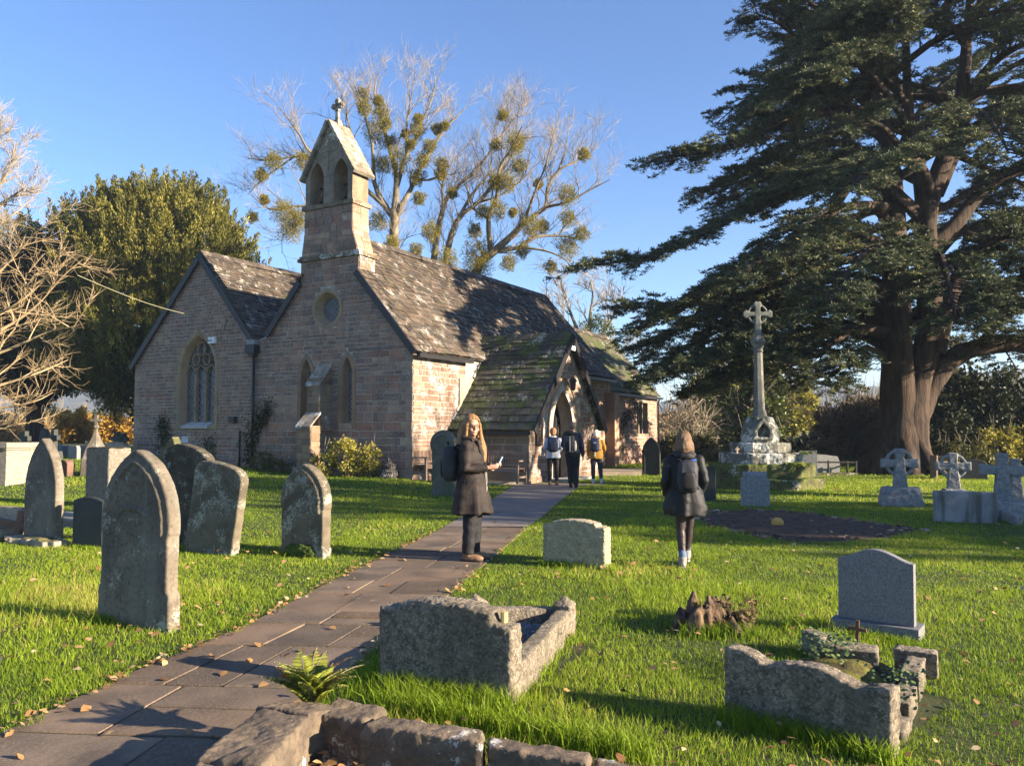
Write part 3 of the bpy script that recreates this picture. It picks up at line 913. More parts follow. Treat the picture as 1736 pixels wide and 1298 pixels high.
# body with courses on front, side and back
Rb = random.Random(77)
z = z0b
while z < zled - 0.02:
    h = min(Rb.uniform(0.16, 0.27), zled - z)
    a0, a1 = bprof(z); b0, b1 = bprof(z + h)
    def fr_front(u, zz, o_): return WF(u, zz, o_)
    u = a0
    while u < a1 - 0.01:
        w = Rb.uniform(0.22, 0.5)
        if a1 - (u + w) < 0.15: w = a1 - u
        f0 = (u - a0) / (a1 - a0); f1 = (u + w - a0) / (a1 - a0)
        c = Rb.choice(STONE + QUOIN[:1]); k = Rb.uniform(.85, 1.15); c = tuple(x * k for x in c)
        for dep in (0.0, -BD):
            sgn = 1 if dep == 0 else -1
            pr = dep + sgn * Rb.uniform(0.006, 0.02)
            g1 = 0.008
            q = [(u + g1, z + g1), (u + w - g1, z + g1), (b0 + (b1 - b0) * f1 - g1, z + h - g1), (b0 + (b1 - b0) * f0 + g1, z + h - g1)]
            bc.mesh([WF(x, y_, pr) for x, y_ in q] + [WF(x, y_, dep) for x, y_ in q], [(0, 1, 2, 3), (0, 4, 5, 1), (1, 5, 6, 2), (2, 6, 7, 3), (3, 7, 4, 0)], c)
        u += w
    for side in (0, 1):
        ua, ub = (a0, b0) if side == 0 else (a1, b1)
        sg = -1 if side == 0 else 1
        dsp = Rb.uniform(0.3, 0.5)
        for s0, s1 in ((0, dsp), (dsp, BD)):
            c = Rb.choice(STONE + QUOIN * 2); k = Rb.uniform(.9, 1.2); c = tuple(min(1.1, x * k) for x in c)
            pr = Rb.uniform(0.006, 0.02) * sg
            g1 = 0.008
            q = [(-s0 - g1, ua, z + g1), (-s1 + g1, ua, z + g1), (-s1 + g1, ub, z + h - g1), (-s0 - g1, ub, z + h - g1)]
            bc.mesh([WF(x + pr, zz, d) for d, x, zz in q] + [WF(x, zz, d) for d, x, zz in q], [(0, 1, 2, 3), (0, 4, 5, 1), (1, 5, 6, 2), (2, 6, 7, 3), (3, 7, 4, 0)], c)
    bc.mesh([WF(a0, z, 0), WF(a1, z, 0), WF(a1, z, -BD), WF(a0, z, -BD), WF(b0, z + h, 0), WF(b1, z + h, 0), WF(b1, z + h, -BD), WF(b0, z + h, -BD)],
            [(0, 1, 5, 4), (1, 2, 6, 5), (2, 3, 7, 6), (3, 0, 4, 7)], (.8, .78, .75))
    z += h
bell = part(bc, 'bellcote', M_stone, church, label='stone bellcote with two arches rising over the west gable')
# part of turret below the string (sits on the roof)
m_ = MB()
m_.mi = 0
lowp = [(ubr, zs_r - 0.5), (ubl, zs_l - 0.5), (ubl, zstr), (ubr, zstr)]
m_.box(C0 + Nn * (ubr + ubl) / 2 + E * (BD / 2 + .01) + UP * (zstr - .45), (ubl - ubr - 0.01, BD, 0.9), (Nn, E, UP), (.75, .62, .52))
sid = frame(C0 + Nn * ubr, -E, -Nn)
m_.mi = 1
stones(m_, sid, [(-BD, zs_r - 1.2), (0, zs_r - 1.2), (0, zstr), (-BD, zstr)], [], 41, (.15, .25), (.25, .45))
part(m_, 'bellcote_base', [M_mortar, M_lichst], church)
# string course, following the flare
m_ = MB()
cc = C0 + Nn * (ubr + ubl) / 2 + E * (BD / 2)
m_.box(cc + UP * (zstr + 0.02), (ubl - ubr + 0.16, BD + 0.18, 0.10), (Nn, E, UP), (.55, .5, .42))
m_.box(cc + UP * (zstr + 0.10), (ubl - ubr + 0.06, BD + 0.1, 0.09), (Nn, E, UP), (.8, .75, .65))
um2 = C0 + Nn * um + E * (BD / 2)
m_.box(um2 + UP * (zled + 0.03), (ul - ur + 0.14, BD + 0.14, 0.13), (Nn, E, UP), (.8, .75, .66))
part(m_, 'string_course', M_lichst, bell)
# belfry stage with two openings
zb0 = zled + 0.09
z_e = pl(WF, 598, 290)[1]
z_ap = pl(WF, 559, 212)[1]
z_at = pl(WF, 577, 268)[1]
z_at2 = z_at
ow = (ul - ur) * 0.285
oc = ((ul - ur) * 0.25)
opn = [arch(um - oc, ow, zb0 + 0.02, z_at - 0.52, z_at, sill=0), arch(um + oc, ow, zb0 + 0.02, z_at - 0.52, z_at, sill=0)]
bp = [(ur + .02, zb0), (ul - .02, zb0), (ul - .02, z_e), (um, z_ap), (ur + .02, z_e)]
m_ = MB()
panel(m_, WF, bp, opn, 0.0); panel(m_, WF, bp, opn, -BD)
for ho in opn:
    for i in range(len(ho)):
        j = (i + 1) % len(ho)
        m_.face([WF(*ho[i], 0), WF(*ho[j], 0), WF(*ho[j], -BD), WF(*ho[i], -BD)], (.95, .9, .8))
for i in range(len(bp)):
    j = (i + 1) % len(bp)
    m_.face([WF(*bp[i], 0), WF(*bp[j], 0), WF(*bp[j], -BD), WF(*bp[i], -BD)], (.9, .86, .76))
# arch mouldings and joints
for ho in opn:
    q = ho[2:]
    for (a, b) in zip(q[:-1], q[1:]):
        pass
R = random.Random(17)
for (a, b, c, d) in ((ur + .02, z_at - .42, um - oc - ow / 2, z_at - .41), (um - oc + ow / 2, z_at - .5, um + oc - ow / 2, z_at - .49), (um - .30, z_at + .28, um + .3, z_at + .285), (um - .01, z_at - .3, um + .01, z_at + .28)):
    m_.prism([(a, b), (c, b), (c, b + .014), (a, b + .014)] if c > a + .1 else [(a, b), (c, b), (c, d), (a, d)], WF, 0.0, 0.004, (.4, .36, .3))
part(m_, 'belfry', mat('belfry_stone', (0.28, 0.23, 0.17), (0.18, 0.15, 0.115), 3, 0.92, 0.7, 35, use_col=True, lichen=((0.55, 0.52, 0.42), 0.58, 9, 0.1), bdist=0.02), bell)
# belfry roof: two stone slopes with overhang
m_ = MB()
kb = (z_ap - z_e) / (um - ur)
for s_ in (-1, 1):
    ue = um + s_ * ((ul - ur) / 2 + 0.10); ze = z_ap + .10 - kb * ((ul - ur) / 2 + 0.10)
    for k in range(9):
        t0, t1 = k / 9, (k + 1) / 9
        kk = R.uniform(.8, 1.25)
        for (d0, d1) in ((0.12, -BD / 2), (-BD / 2 - 0.01, -BD - .12)):
            p = [(um + (ue - um) * t0, z_ap + .10 + (ze - z_ap - .10) * t0), (um + (ue - um) * t1, z_ap + .10 + (ze - z_ap - .10) * t1)]
            of = 0.02 * (k % 2)
            m_.mesh([WF(*p[0], d0), WF(*p[1], d0), WF(*p[1], d1), WF(*p[0], d1), WF(p[0][0] + s_ * .05, p[0][1] + .05 + .01, d0), WF(p[1][0] + s_ * .06, p[1][1] + .075, d0), WF(p[1][0] + s_ * .06, p[1][1] + .075, d1), WF(p[0][0] + s_ * .05, p[0][1] + .06, d1)],
                    [(0, 1, 5, 4), (4, 5, 6, 7), (1, 2, 6, 5), (3, 2, 6, 7), (0, 1, 2, 3)], (kk, kk, kk * .97))
part(m_, 'bellcote_roof', mat('lichen_slate', (0.26, 0.22, 0.17), (0.15, 0.13, 0.10), 4, 0.9, 0.8, 30, use_col=True, lichen=((0.44, 0.40, 0.31), 0.52, 9.0, 0.12)), bell)
# cross on the bellcote
m_ = MB()
cz = z_ap + 0.12
cp = C0 + Nn * um + E * (BD / 2)
m_.box(cp + UP * (cz + .05), (.26, .24, .2), (Nn, E, UP), taper=.7, base=False)
m_.box(cp + UP * (cz + .30), (.13, .11, .42), (Nn, E, UP), taper=.8)
hc_ = cp + UP * (cz + .62)
for a in range(4):
    d = Nn * math.cos(a * math.pi / 2) + UP * math.sin(a * math.pi / 2)
    pr_v = E.cross(d)
    m_.mesh([hc_ + pr_v * s1 * (0.05 if t == 0 else 0.085) + d * (0 if t == 0 else .19) + E * s2 * .055 for t in (0, 1) for s1, s2 in ((-1, -1), (1, -1), (1, 1), (-1, 1))],
            [(0, 3, 2, 1), (4, 5, 6, 7), (0, 1, 5, 4), (1, 2, 6, 5), (2, 3, 7, 6), (3, 0, 4, 7)])
    m_.ell(hc_ + d * .2, (.07, .05, .07), (Nn, E, UP), 8, 6)
o = part(m_, 'cross', M_lichst, bell)
# bells
for s_ in (-1, 1):
    m_ = MB()
    c_ = C0 + Nn * (um + s_ * oc) + E * (BD * 0.62) + UP * (zb0 + 0.18)
    prof = [(0.235, 0), (0.22, .03), (0.17, .10), (0.145, .2), (0.13, .30), (0.09, .36), (0.02, .38)]
    m_.loft([[c_ + Vector((r * math.cos(a * math.pi / 8), r * math.sin(a * math.pi / 8), z)) for a in range(16)] for r, z in prof])
    m_.box(c_ + UP * .43, (.10, .10, .1)); m_.tube([c_ + UP * .5 - Nn * .26, c_ + UP * .5 + Nn * .26], .035, 6)
    m_.box(c_ + UP * .62, (.08, .06, .2)); m_.ell(c_ - UP * .02, (.04, .04, .05), n=8, m=6)
    part(m_, 'bell', M_iron, bell, True)
# iron crosses on the gables
def ironcross(p, h=0.75, r=.13):
    m_ = MB(); m_.tube([p, p + UP * h], .014, 5)
    c_ = p + UP * (h - r - .05)
    m_.tube([c_ - Nn * r * 1.35, c_ + Nn * r * 1.35], .012, 5)
    m_.tube([c_ + Nn * r * math.cos(t * math.pi / 8) + UP * r * math.sin(t * math.pi / 8) for t in range(17)], .011, 5, caps=False)
    part(m_, 'gable_cross', M_iron, church)
ironcross(C0 + Nn * NW / 2 + E * (NL + .05) + UP * (RIDGE + .12), .95, .16)
ironcross(C0 + Nn * AU + E * .1 + UP * (AZ + .12), .75, .12)
# ---- fittings on the west front
def box_on(px, py, w, h, d, name, m, label=None, fr=WF, out=0.0):
    u, z = pl(fr, px, py, out); m_ = MB(); m_.box(fr(u, z, out + d / 2 + .01), (w, d, h), (fr.u, fr.n, UP)); return part(m_, name, m, church, label=label), u, z
ab, _, _ = box_on(362, 577, 0.33, 0.21, 0.09, 'alarm_box', M_white, 'white alarm box by the aisle window')
fl, fu, fz = box_on(398, 711, 0.26, 0.2, 0.16, 'floodlight', M_black, 'small black floodlight on the aisle wall')
sg, su, sz_ = box_on(313, 745, 0.36, 0.19, 0.015, 'sign_plate', M_white, 'small white notice plate low on the aisle wall')
def text(body, size, loc, xdir, ydir, m, parent, name='lettering', ext=0.002, align='CENTER'):
    cu_ = bpy.data.curves.new(name, 'FONT'); cu_.body = body; cu_.size = size; cu_.extrude = ext; cu_.align_x = align; cu_.align_y = 'CENTER'
    cu_.resolution_u = 2
    to = bpy.data.objects.new('tmp_text', cu_); COL.objects.link(to)
    dg = bpy.context.evaluated_depsgraph_get(); dg.update()
    me = bpy.data.meshes.new_from_object(to.evaluated_get(dg)); bpy.data.objects.remove(to); bpy.data.curves.remove(cu_)
    zd = xdir.cross(ydir).normalized()
    Mx = Matrix((xdir.normalized(), ydir.normalized(), zd)).transposed().to_4x4(); Mx.translation = loc
    pw = Vector(parent.location); p = parent.parent
    while p: pw = pw + Vector(p.location); p = p.parent
    me.transform(Matrix.Translation(-pw) @ Mx)
    me.materials.clear(); me.materials.append(m)
    o = bpy.data.objects.new(name, me); COL.objects.link(o); o.parent = parent
    return o
M_ink = mat('black_lettering', (0.01, 0.01, 0.01), None, rough=0.6)
M_gold = mat('gilt_lettering', (0.26, 0.22, 0.15), None, rough=0.5)
text('WSS', 0.12, WF(*pl(WF, 360, 578), 0.103), -Nn, UP, M_ink, ab)
text('■ Loosells', 0.075, WF(su, sz_ + .04, 0.028), -Nn, UP, M_ink, sg)
text('Churchyard entrance', 0.035, WF(su, sz_ - .04, 0.028), -Nn, UP, M_ink, sg)
tubepart([WF(*pl(WF, 385, 541), .02), WF(*pl(WF, 381, 560), .02), WF(*pl(WF, 392, 560), .02)], .012, 'cable')

# ---- porch
PC = C0 + E * PS0 - Nn * PD                   # front west corner
PWF = frame(PC, Nn, -E)                       # west wall of porch, u to the nave
PFF = frame(PC, E, -Nn)                       # front gable, u away
psl = (PRZ - PEAV) / (PWID / 2)
fpoly = [(0, -0.3), (PWID, -0.3), (PWID, PEAV), (PWID / 2, PRZ), (0, PEAV)]
uD, _ = pl(PFF, 951, 740)
uDl = pl(PFF, 932, 760)[0]; uDr = pl(PFF, 972, 760)[0]; zD = pl(PFF, 948, 672)[1]
dw = 1.46; uD = pl(PFF, 951, 680)[0]
print('porch door', uD, uDl, uDr, zD)
uD = 2.22
dA = (uD, dw, 0.0, 1.55, 2.82)
m_ = MB(); panel(m_, PFF, fpoly, [arch(*dA, sill=.1)], 0.0)
m_.mi = 1
stones(m_, PFF, fpoly, [arch(*dA, o=.34, sill=.1)], 51, (.12, .26), (.18, .45), quoin=(1, 1), pal=[(.9, .8, .7), (.85, .66, .55), (.98, .88, .78), (.75, .6, .52), (.9, .75, .65)])
# inner reveal etc
porch = part(m_, 'porch', [M_mortar, M_wash], church, label='gabled stone porch with pointed doorway and low slate roof')
m_ = MB()
surround(m_, PFF, [(arch(*dA, o=.40, sill=.1), -0.02), (arch(*dA, o=.40, sill=.1), 0.05), (arch(*dA, o=.335, sill=.1), 0.055), (arch(*dA, o=.32, sill=.1), 0.012), (arch(*dA, o=.2, sill=.1), 0.012), (arch(*dA, o=.14, sill=.1), -0.06), (arch(*dA, o=.10, sill=.1), -0.06), (arch(*dA, o=.05, sill=.1), -0.2), (arch(*dA, o=0.02, sill=.1), -0.22), (arch(*dA, o=-.06, sill=.1), -0.42)], (0.95, .86, .74))
part(m_, 'door_arch', M_dress, porch)
# side walls
m_ = MB()
wp = [(0, -.1), (PD, -.1), (PD, PEAV), (0, PEAV)]
panel(m_, PWF, wp); m_.mi = 1
stones(m_, PWF, wp, [], 52, (.14, .27), (.25, .6), proud=.008, pal=[(.66, .62, .56), (.58, .53, .48), (.76, .68, .58), (.72, .52, .44), (.6, .58, .56)], quoin=(1, 0))
part(m_, 'porch_wall', [M_mortar, M_dress], porch)
PEF = frame(PC + E * PWID, Nn, E)
m_ = MB(); panel(m_, PEF, wp); panel(m_, PEF, wp, out=-.4); panel(m_, PWF, wp, out=-.4); part(m_, 'porch_wall', M_mortar, porch)
m_ = MB(); m_.prism([(-.02, -.1), (PD, -.1), (PD, .32), (-.02, .32)], PWF, 0.0, 0.07); part(m_, 'plinth', M_dress, porch)
# roof of porch
def porch_roof(side):
    m_ = MB(); ov = .22; vo = .22
    ks = psl
    if side == 0:
        a = PC - E * ov + UP * (PEAV - ks * ov) + Nn * -vo; b = PC + E * PWID / 2 + UP * PRZ + Nn * -vo
    else:
        a = PC + E * (PWID + ov) + UP * (PEAV - ks * ov) + Nn * -vo; b = PC + E * PWID / 2 + UP * PRZ + Nn * -vo
    sd, Ls = slope(a, b)
    def clip(s):
        z = a.z + sd.z * s
        u = PD + vo + max(0.0, (z - EAVE) / SL) + (.25 if z > EAVE - .2 else 0.02)
        return 0.0, u
    nrm = Nn.cross(sd).normalized()
    if nrm.z < 0: nrm = -nrm
    z1 = PD + vo
    ztop = z1 + (PRZ - EAVE) / SL
    sE = (EAVE - a.z) / sd.z
    m_.mesh([a, a + Nn * z1, a + sd * sE + Nn * z1, b + Nn * ztop, b], [(0, 1, 2, 3, 4)], (.5, .5, .5))
    slates(m_, a + nrm * .01, Nn, sd, 0, Ls, 61 + side, (.30, .16), (.22, .42), clip=clip, mossy=True, thick=.026)
    return part(m_, 'porch_roof', M_moslate, porch)
porch_roof(0); porch_roof(1)
m_ = MB(); R = random.Random(4)
pr0 = PC + E * PWID / 2 + UP * (PRZ + .07) - Nn * .24
ridge(m_, pr0, pr0 + Nn * (PD + .7), .3); part(m_, 'ridge_tile', M_moslate, porch)
for s_ in (0, 1):
    m_ = MB()
    a = PC + (E * -.22 if s_ == 0 else E * (PWID + .22)) + UP * (PEAV - psl * .22) - Nn * .24
    b = PC + E * PWID / 2 + UP * PRZ - Nn * .24
    board(m_, a, b, .2, .05, nrm=-Nn); part(m_, 'verge_board', M_black, porch)
m_ = MB(); gv = PC - E * .28 + UP * (PEAV - psl * .22 - .02)
m_.box(gv + Nn * (PD / 2 - .1) - UP * .05, (PD + .2, .12, .1), (Nn, E, UP)); part(m_, 'gutter', M_black, porch)
tubepart([gv + Nn * (PD - .15) - UP * .08, gv + Nn * (PD - .1) - UP * .25 + E * .1, gv + Nn * (PD - .05) - UP * .4 + E * .2, gv + Nn * (PD - .05) - UP * 1.5 + E * .2], .035, 'downpipe', parent=porch)
# lead flashing where the porch roof meets the nave wall
m_ = MB()
for k in range(8):
    z = PEAV + (EAVE - PEAV) * k / 8; e_ = (z - PEAV) / psl
    p = SF(PS0 + e_, z + .12, .03)
    m_.box(p + UP * .06 + E * .06, (.30, .03, .16), ((E + UP * psl).normalized(), -Nn, (UP - E * psl).normalized() * 1))
part(m_, 'lead_flashing', M_lead, porch)
# notice board by the door
ub_, zb_ = pl(PFF, 912, 728)
m_ = MB()
m_.prism([(ub_ - .20, zb_ - .48), (ub_ + .20, zb_ - .48), (ub_ + .20, zb_ + .38), (ub_ + .1, zb_ + .44), (ub_ + .06, zb_ + .5), (ub_ - .06, zb_ + .5), (ub_ - .1, zb_ + .44), (ub_ - .20, zb_ + .38)], PFF, .02, .07)
nb = part(m_, 'notice_board', mat('dark_board', (0.02, 0.014, 0.012), None, rough=.4), porch, label='dark shaped notice board with pale lettering')
for k, (t_, s_) in enumerate((('The', .045), ('Church', .05), ('Services', .042), ('Sunday', .035), ('10 am', .035), ('6 pm', .035), ('All', .03), ('Welcome', .035))):
    text(t_, s_, PFF(ub_, zb_ + .33 - k * .105, .073), E, UP, M_gold, nb)
# lantern over the door
lp_u, lp_z = pl(PFF, 958, 652)
m_ = MB()
m_.tube([PFF(lp_u, lp_z - .25, .02), PFF(lp_u, lp_z - .3, .2), PFF(lp_u, lp_z - .22, .28)], .012, 5)
m_.loft([[PFF(lp_u + r * math.cos(a * math.pi / 3), lp_z + z, .28 + r * math.sin(a * math.pi / 3)) for a in range(6)] for r, z in ((.03, -.2), (.07, -.17), (.10, .08), (.15, .10), (.07, .19), (.02, .21), (.02, .27))])
lo = part(m_, 'lantern', M_iron, porch)
m_ = MB(); m_.box(PFF(PWID / 2, PRZ - .42, .26), (.26, .03, .14), (E, -Nn, UP)); part(m_, 'date_stone', M_white, porch)
# iron gate and dark inside
m_ = MB(); g_w = dw / 2 - .1
for k in range(13):
    uu = uD - g_w + k * 2 * g_w / 12
    hh = 1.55 + 1.2 * math.sqrt(max(0, 1 - (abs(uu - uD) / (dw / 2 + .05)) ** 2)) - .1
    m_.tube([PFF(uu, .05, -.5), PFF(uu, hh, -.5)], .012 if k % 6 else .022, 5)
for z in (.15, 1.0, 1.35): m_.tube([PFF(uD - g_w, z, -.5), PFF(uD + g_w, z, -.5)], .016, 5)
part(m_, 'gate', M_iron, porch)
m_ = MB(); m_.box(PC + E * PWID / 2 + Nn * PD * .5 - UP * .02, (PWID, PD, .1), (E, Nn, UP)); part(m_, 'porch_floor', M_dress, porch)
m_ = MB(); inw = frame(PC + Nn * (PD - .05), E, -Nn); panel(m_, inw, spoly(.3, PWID - .3, 0, 3.2)); part(m_, 'inner_wall', M_dress, porch)
m_ = MB(); m_.prism(arch(uD, 1.3, 0, 1.3, 2.2, sill=0), inw, 0.0, .06); part(m_, 'inner_door', mat('oak_door', (.05, .03, .02), (.03, .02, .015), 8, .7), porch)
m_ = MB(); m_.box(PFF(uD, .03, .25), (1.9, .6, .12), (E, -Nn, UP)); part(m_, 'doorstep', M_sill, porch)
# back wall piece right of the porch: buttress on the south side
m_ = MB(); m_.box(SF(pl(SF, 1030, 700)[0], 1.5, .22), (.5, .44, 3.4), (E, -Nn, UP), (.9, .7, .55)); part(m_, 'buttress', M_stone, church)
# ------------------------------------------------------------------ graves
M_gst = mat('grave_sandstone', (0.19, 0.158, 0.118), (0.115, 0.095, 0.070), 2.5, 0.9, 0.7, 30, lichen=((0.34, 0.33, 0.26), 0.565, 34, 0.1), fine=((0.05, 0.045, 0.04), 30, 0.5), bdist=0.012, streak=((0.19, 0.19, 0.155), 6, 0.5), moss=((0.20, 0.155, 0.045), 0.10, 5))
M_glich = mat('lichened_grave', (0.15, 0.125, 0.088), (0.085, 0.072, 0.05), 3, 0.92, 0.8, 30, lichen=((0.33, 0.33, 0.27), 0.505, 30.0, 0.22), bdist=0.015, moss=((0.22, 0.15, 0.04), 0.12, 5))
M_gran = mat('grey_granite', (0.20, 0.20, 0.205), (0.155, 0.155, 0.16), 60, 0.6, 0.3, 120, fine=((0.035, 0.035, 0.04), 150, 0.85), bdist=0.003, spec=0.4)
M_rough = mat('rough_granite', (0.235, 0.195, 0.145), (0.105, 0.088, 0.065), 22, 0.95, 1.0, 55, fine=((0.42, 0.37, 0.29), 55, 0.6), lichen=((0.075, 0.072, 0.048), 0.53, 6, 0.2), streak=((.09, .08, .055), 5, .5), bdist=0.02)
M_rock = mat('rock_faced_stone', (0.40, 0.34, 0.23), (0.30, 0.26, 0.17), 12, 0.9, 0.8, 45, fine=((0.15, 0.14, 0.08), 30, 0.5), bdist=0.015)
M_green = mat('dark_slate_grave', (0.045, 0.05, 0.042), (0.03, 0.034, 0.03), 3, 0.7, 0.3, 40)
M_cross = mat('cross_granite', (0.27, 0.27, 0.265), (0.17, 0.17, 0.165), 20, 0.85, 0.9, 60, fine=((0.10, 0.10, 0.10), 80, 0.5), bdist=0.012)
M_slabst = mat('streaked_slab', (0.24, 0.245, 0.25), (0.15, 0.155, 0.16), 3, 0.85, 0.4, 50, streak=((0.06, 0.065, 0.055), 7, 0.8), fine=((0.32, 0.33, 0.33), 60, 0.4), moss=((0.04, 0.045, 0.02), 0.10, 5))
M_monu = mat('monument_stone', (0.17, 0.165, 0.135), (0.10, 0.10, 0.08), 4, 0.9, 0.8, 30, lichen=((0.46, 0.46, 0.41), 0.500, 13.0, 0.10), moss=((0.045, 0.07, 0.012), 0.26, 5), bdist=0.02)
M_mossy = mat('mossy_step', (0.115, 0.125, 0.035), (0.065, 0.060, 0.028), 4, 0.95, 0.9, 25, lichen=((0.36, 0.36, 0.30), 0.585, 14.0, 0.08), moss=((0.085, 0.115, 0.012), 0.42, 5), bdist=0.025)
M_moss = mat('moss', (0.07, 0.11, 0.015), (0.04, 0.06, 0.01), 20, 1.0, 1.0, 60)
M_tomb = mat('chest_tomb', (0.36, 0.31, 0.24), (0.24, 0.21, 0.165), 10, 0.95, 0.7, 40, fine=((0.15, 0.14, 0.12), 50, 0.6), moss=((0.12, 0.11, 0.045), 0.3, 4))
M_redst = mat('red_sandstone', (0.20, 0.11, 0.08), (0.13, 0.08, 0.06), 5, 0.95, 0.5, 30)

def bxform(fn, z):   # piecewise linear
    for (a, b) in zip(fn[:-1], fn[1:]):
        if a[0] <= z <= b[0]:
            return a[1] + (b[1] - a[1]) * (z - a[0]) / max(1e-9, b[0] - a[0])
    return fn[-1][1]

def gothic(w, h, hs, sh=0.0, n=10, foot=0.0, fh=0.0):
    """pointed stone: width, height, height of springing; small shoulders sh; foot widening"""
    hw = w / 2
    L_ = [(hw + foot, -0.15), (hw + foot, fh)] if foot else [(hw, -0.15)]
    if foot: L_ += [(hw, fh + foot * 1.2)]
    L_ += [(hw, hs - .04)]
    if sh: L_ += [(hw + sh, hs - .02), (hw + sh, hs + .05)]
    w2 = hw + sh; hh = h - hs - (.05 if sh else 0); z0 = hs + (.05 if sh else 0)
    Rr = (w2 * w2 + hh * hh) / (2 * w2); a1 = math.asin(min(1, hh / Rr))
    for k in range(1, n + 1):
        a = a1 * k / n; L_.append((w2 - Rr + Rr * math.cos(a), z0 + Rr * math.sin(a)))
    left = [(-x, z) for x, z in reversed(L_[:-1])]
    return L_ + left
def roundtop(w, h, hs, n=12, p=1.0):
    hw = w / 2; L_ = [(hw, -0.15)]
    for k in range(n + 1):
        a = math.pi / 2 * k / n
        L_.append((hw * math.cos(a) ** p, hs + (h - hs) * math.sin(a)))
    return L_ + [(-x, z) for x, z in reversed(L_[:-1])]
def segment(w, h, sh_w, sh_h, rise, n=12):
    """shoulders of width sh_w at height sh_h, then a flat segmental top"""
    hw = w / 2; L_ = [(hw, -0.15), (hw, sh_h), (hw - sh_w, sh_h + .01), (hw - sh_w, h - rise)]
    q = hw - sh_w
    for k in range(1, n):
        x = q - 2 * q * k / n
        L_.append((x, h - rise + rise * (1 - (x / q) ** 2)))
    return L_ + [(-q, h - rise), (-q, sh_h + .01), (-hw, sh_h), (-hw, -0.15)]

def slab_mesh(mb, poly, th, bev=0.012):
    """upright slab in local coordinates: x = width, y = thickness, z up; with chamfered edges"""
    n = len(poly)
    cx = sum(p[0] for p in poly) / n; cz = sum(p[1] for p in poly) / n
    area = sum(poly[i][0] * poly[(i + 1) % n][1] - poly[(i + 1) % n][0] * poly[i][1] for i in range(n))
    sg = 1 if area > 0 else -1
    ins = []
    for i in range(n):
        p0, p1, p2 = poly[i - 1], poly[i], poly[(i + 1) % n]
        e1 = (p1[0] - p0[0], p1[1] - p0[1]); e2 = (p2[0] - p1[0], p2[1] - p1[1])
        l1 = math.hypot(*e1) or 1; l2 = math.hypot(*e2) or 1
        nx_ = -sg * (e1[1] / l1 + e2[1] / l2); nz_ = sg * (e1[0] / l1 + e2[0] / l2)
        q = math.hypot(nx_, nz_) or 1
        ins.append((p1[0] + nx_ / q * bev, p1[1] + nz_ / q * bev))
    rings = []
    for pts, y in ((ins, -th / 2), (poly, -th / 2 + bev), (poly, th / 2 - bev), (ins, th / 2)):
        rings.append([(x, y, z) for x, z in pts])
    b = len(mb.v)
    mb.loft(rings, caps=False)
    tris = tessellate_polygon([[Vector((x, z, 0)) for x, z in ins]])
    mb.mesh(rings[0], [tuple(t) for t in tris]); mb.mesh(rings[3], [tuple(t) for t in tris])

def place(o, p, face_az, lean=0.0, tilt=0.0):
    """face_az: direction of the face nearest us as an angle from -Y, positive turns it to the left (-X)"""
    o.location = p
    o.rotation_euler = (lean, tilt, -face_az)
    return o

FAZ = math.atan2(0.495, 0.869)          # the churchyard's common facing: as the west front
def stone_at(pxl, pxr, py, face=FAZ):
    """ground centre and width for a slab whose base runs from pxl to pxr at row py (row of the left end)"""
    a = G(pxl, py)
    r = ray(pxr, py); d = Vector((math.cos(face), -math.sin(face) * -1, 0))
    d = Vector((math.cos(-face), math.sin(-face), 0))
    # a + d*w lies on the ray through pxr (in plan)
    k = r.x / r.y
    w = (a.x - k * a.y) / (k * d.y - d.x)
    c = a + d * (w / 2)
    c.z = H(c.x, c.y)
    return c, abs(w)
def hgt(p, py):
    r = ray(W0 / 2, py); return HC + r.z * (p.y / r.y) - p.z

def headstone(name, label, poly, th, c, face, mat_, lean=0.0, tilt=0.0, group=None, bev=0.012, rough_=None, vox=0.016, extra=None, th_off=True):
    mb = MB(); slab_mesh(mb, poly, th, bev)
    if extra: extra(mb)
    o = mb.build(name, mat_)
    if rough_: remesh(o, vox, 1, rough_)
    tag(o, label, 'gravestone', group)
    back = Vector((math.sin(face), math.cos(face), 0)) * (th / 2)
    place(o, Vector(c) + back, face, lean, tilt)
    return o
def rimfn(poly, th, w=0.05, d=0.02):
    pass

GR = 'gravestones standing in the churchyard grass'
def weather(a=0.004, s=9, b=0.0, t=40):
    return lambda co, no: fbm(co, s) * a + (fbm(co + Vector((3, 1, 7)), t, 2) * b if b else 0)

# 1 large gothic stone by the path, front left
c, w = stone_at(163, 285, 1052)
h = hgt(c, 762)
print('stone1', c, w, h)
poly = gothic(w * 0.93, h, h * 0.55, 0.015, foot=0.03, fh=0.28)
def ex1(mb):
    # raised rim following the arch, a carved spray and a band
    q = gothic(w * 0.93, h, h * 0.55, 0.015); q = [p for p in q if p[1] > h * .3]
    for s0, y in ((0.86, -.055 - .012),):
        pts = [Vector((x * .80, y, (z - h * .5) * .86 + h * .5)) for x, z in q]
        mb.tube(pts, .014, 5)
    R = random.Random(2)
    for k in range(16):
        x = R.uniform(-.10, .12); z = h * .78 + R.uniform(-.09, .10) + .05
        mb.ell((x, -.058, z), (R.uniform(.012, .03), .02, R.uniform(.012, .035)), n=6, m=5)
    mb.tube([Vector((-.2, -.06, h * .62)), Vector((-.1, -.065, h * .67)), Vector((0, -.07, h * .665)), Vector((.1, -.065, h * .655)), Vector((.2, -.06, h * .60))], .016, 5)
headstone('gravestone', 'large tall pointed gravestone of weathered sandstone with a carved leaf spray, left of the path', poly, 0.115, c, FAZ, M_gst, rough_=weather(.005, 7, .002, 45), vox=0.012, extra=ex1, group=GR)
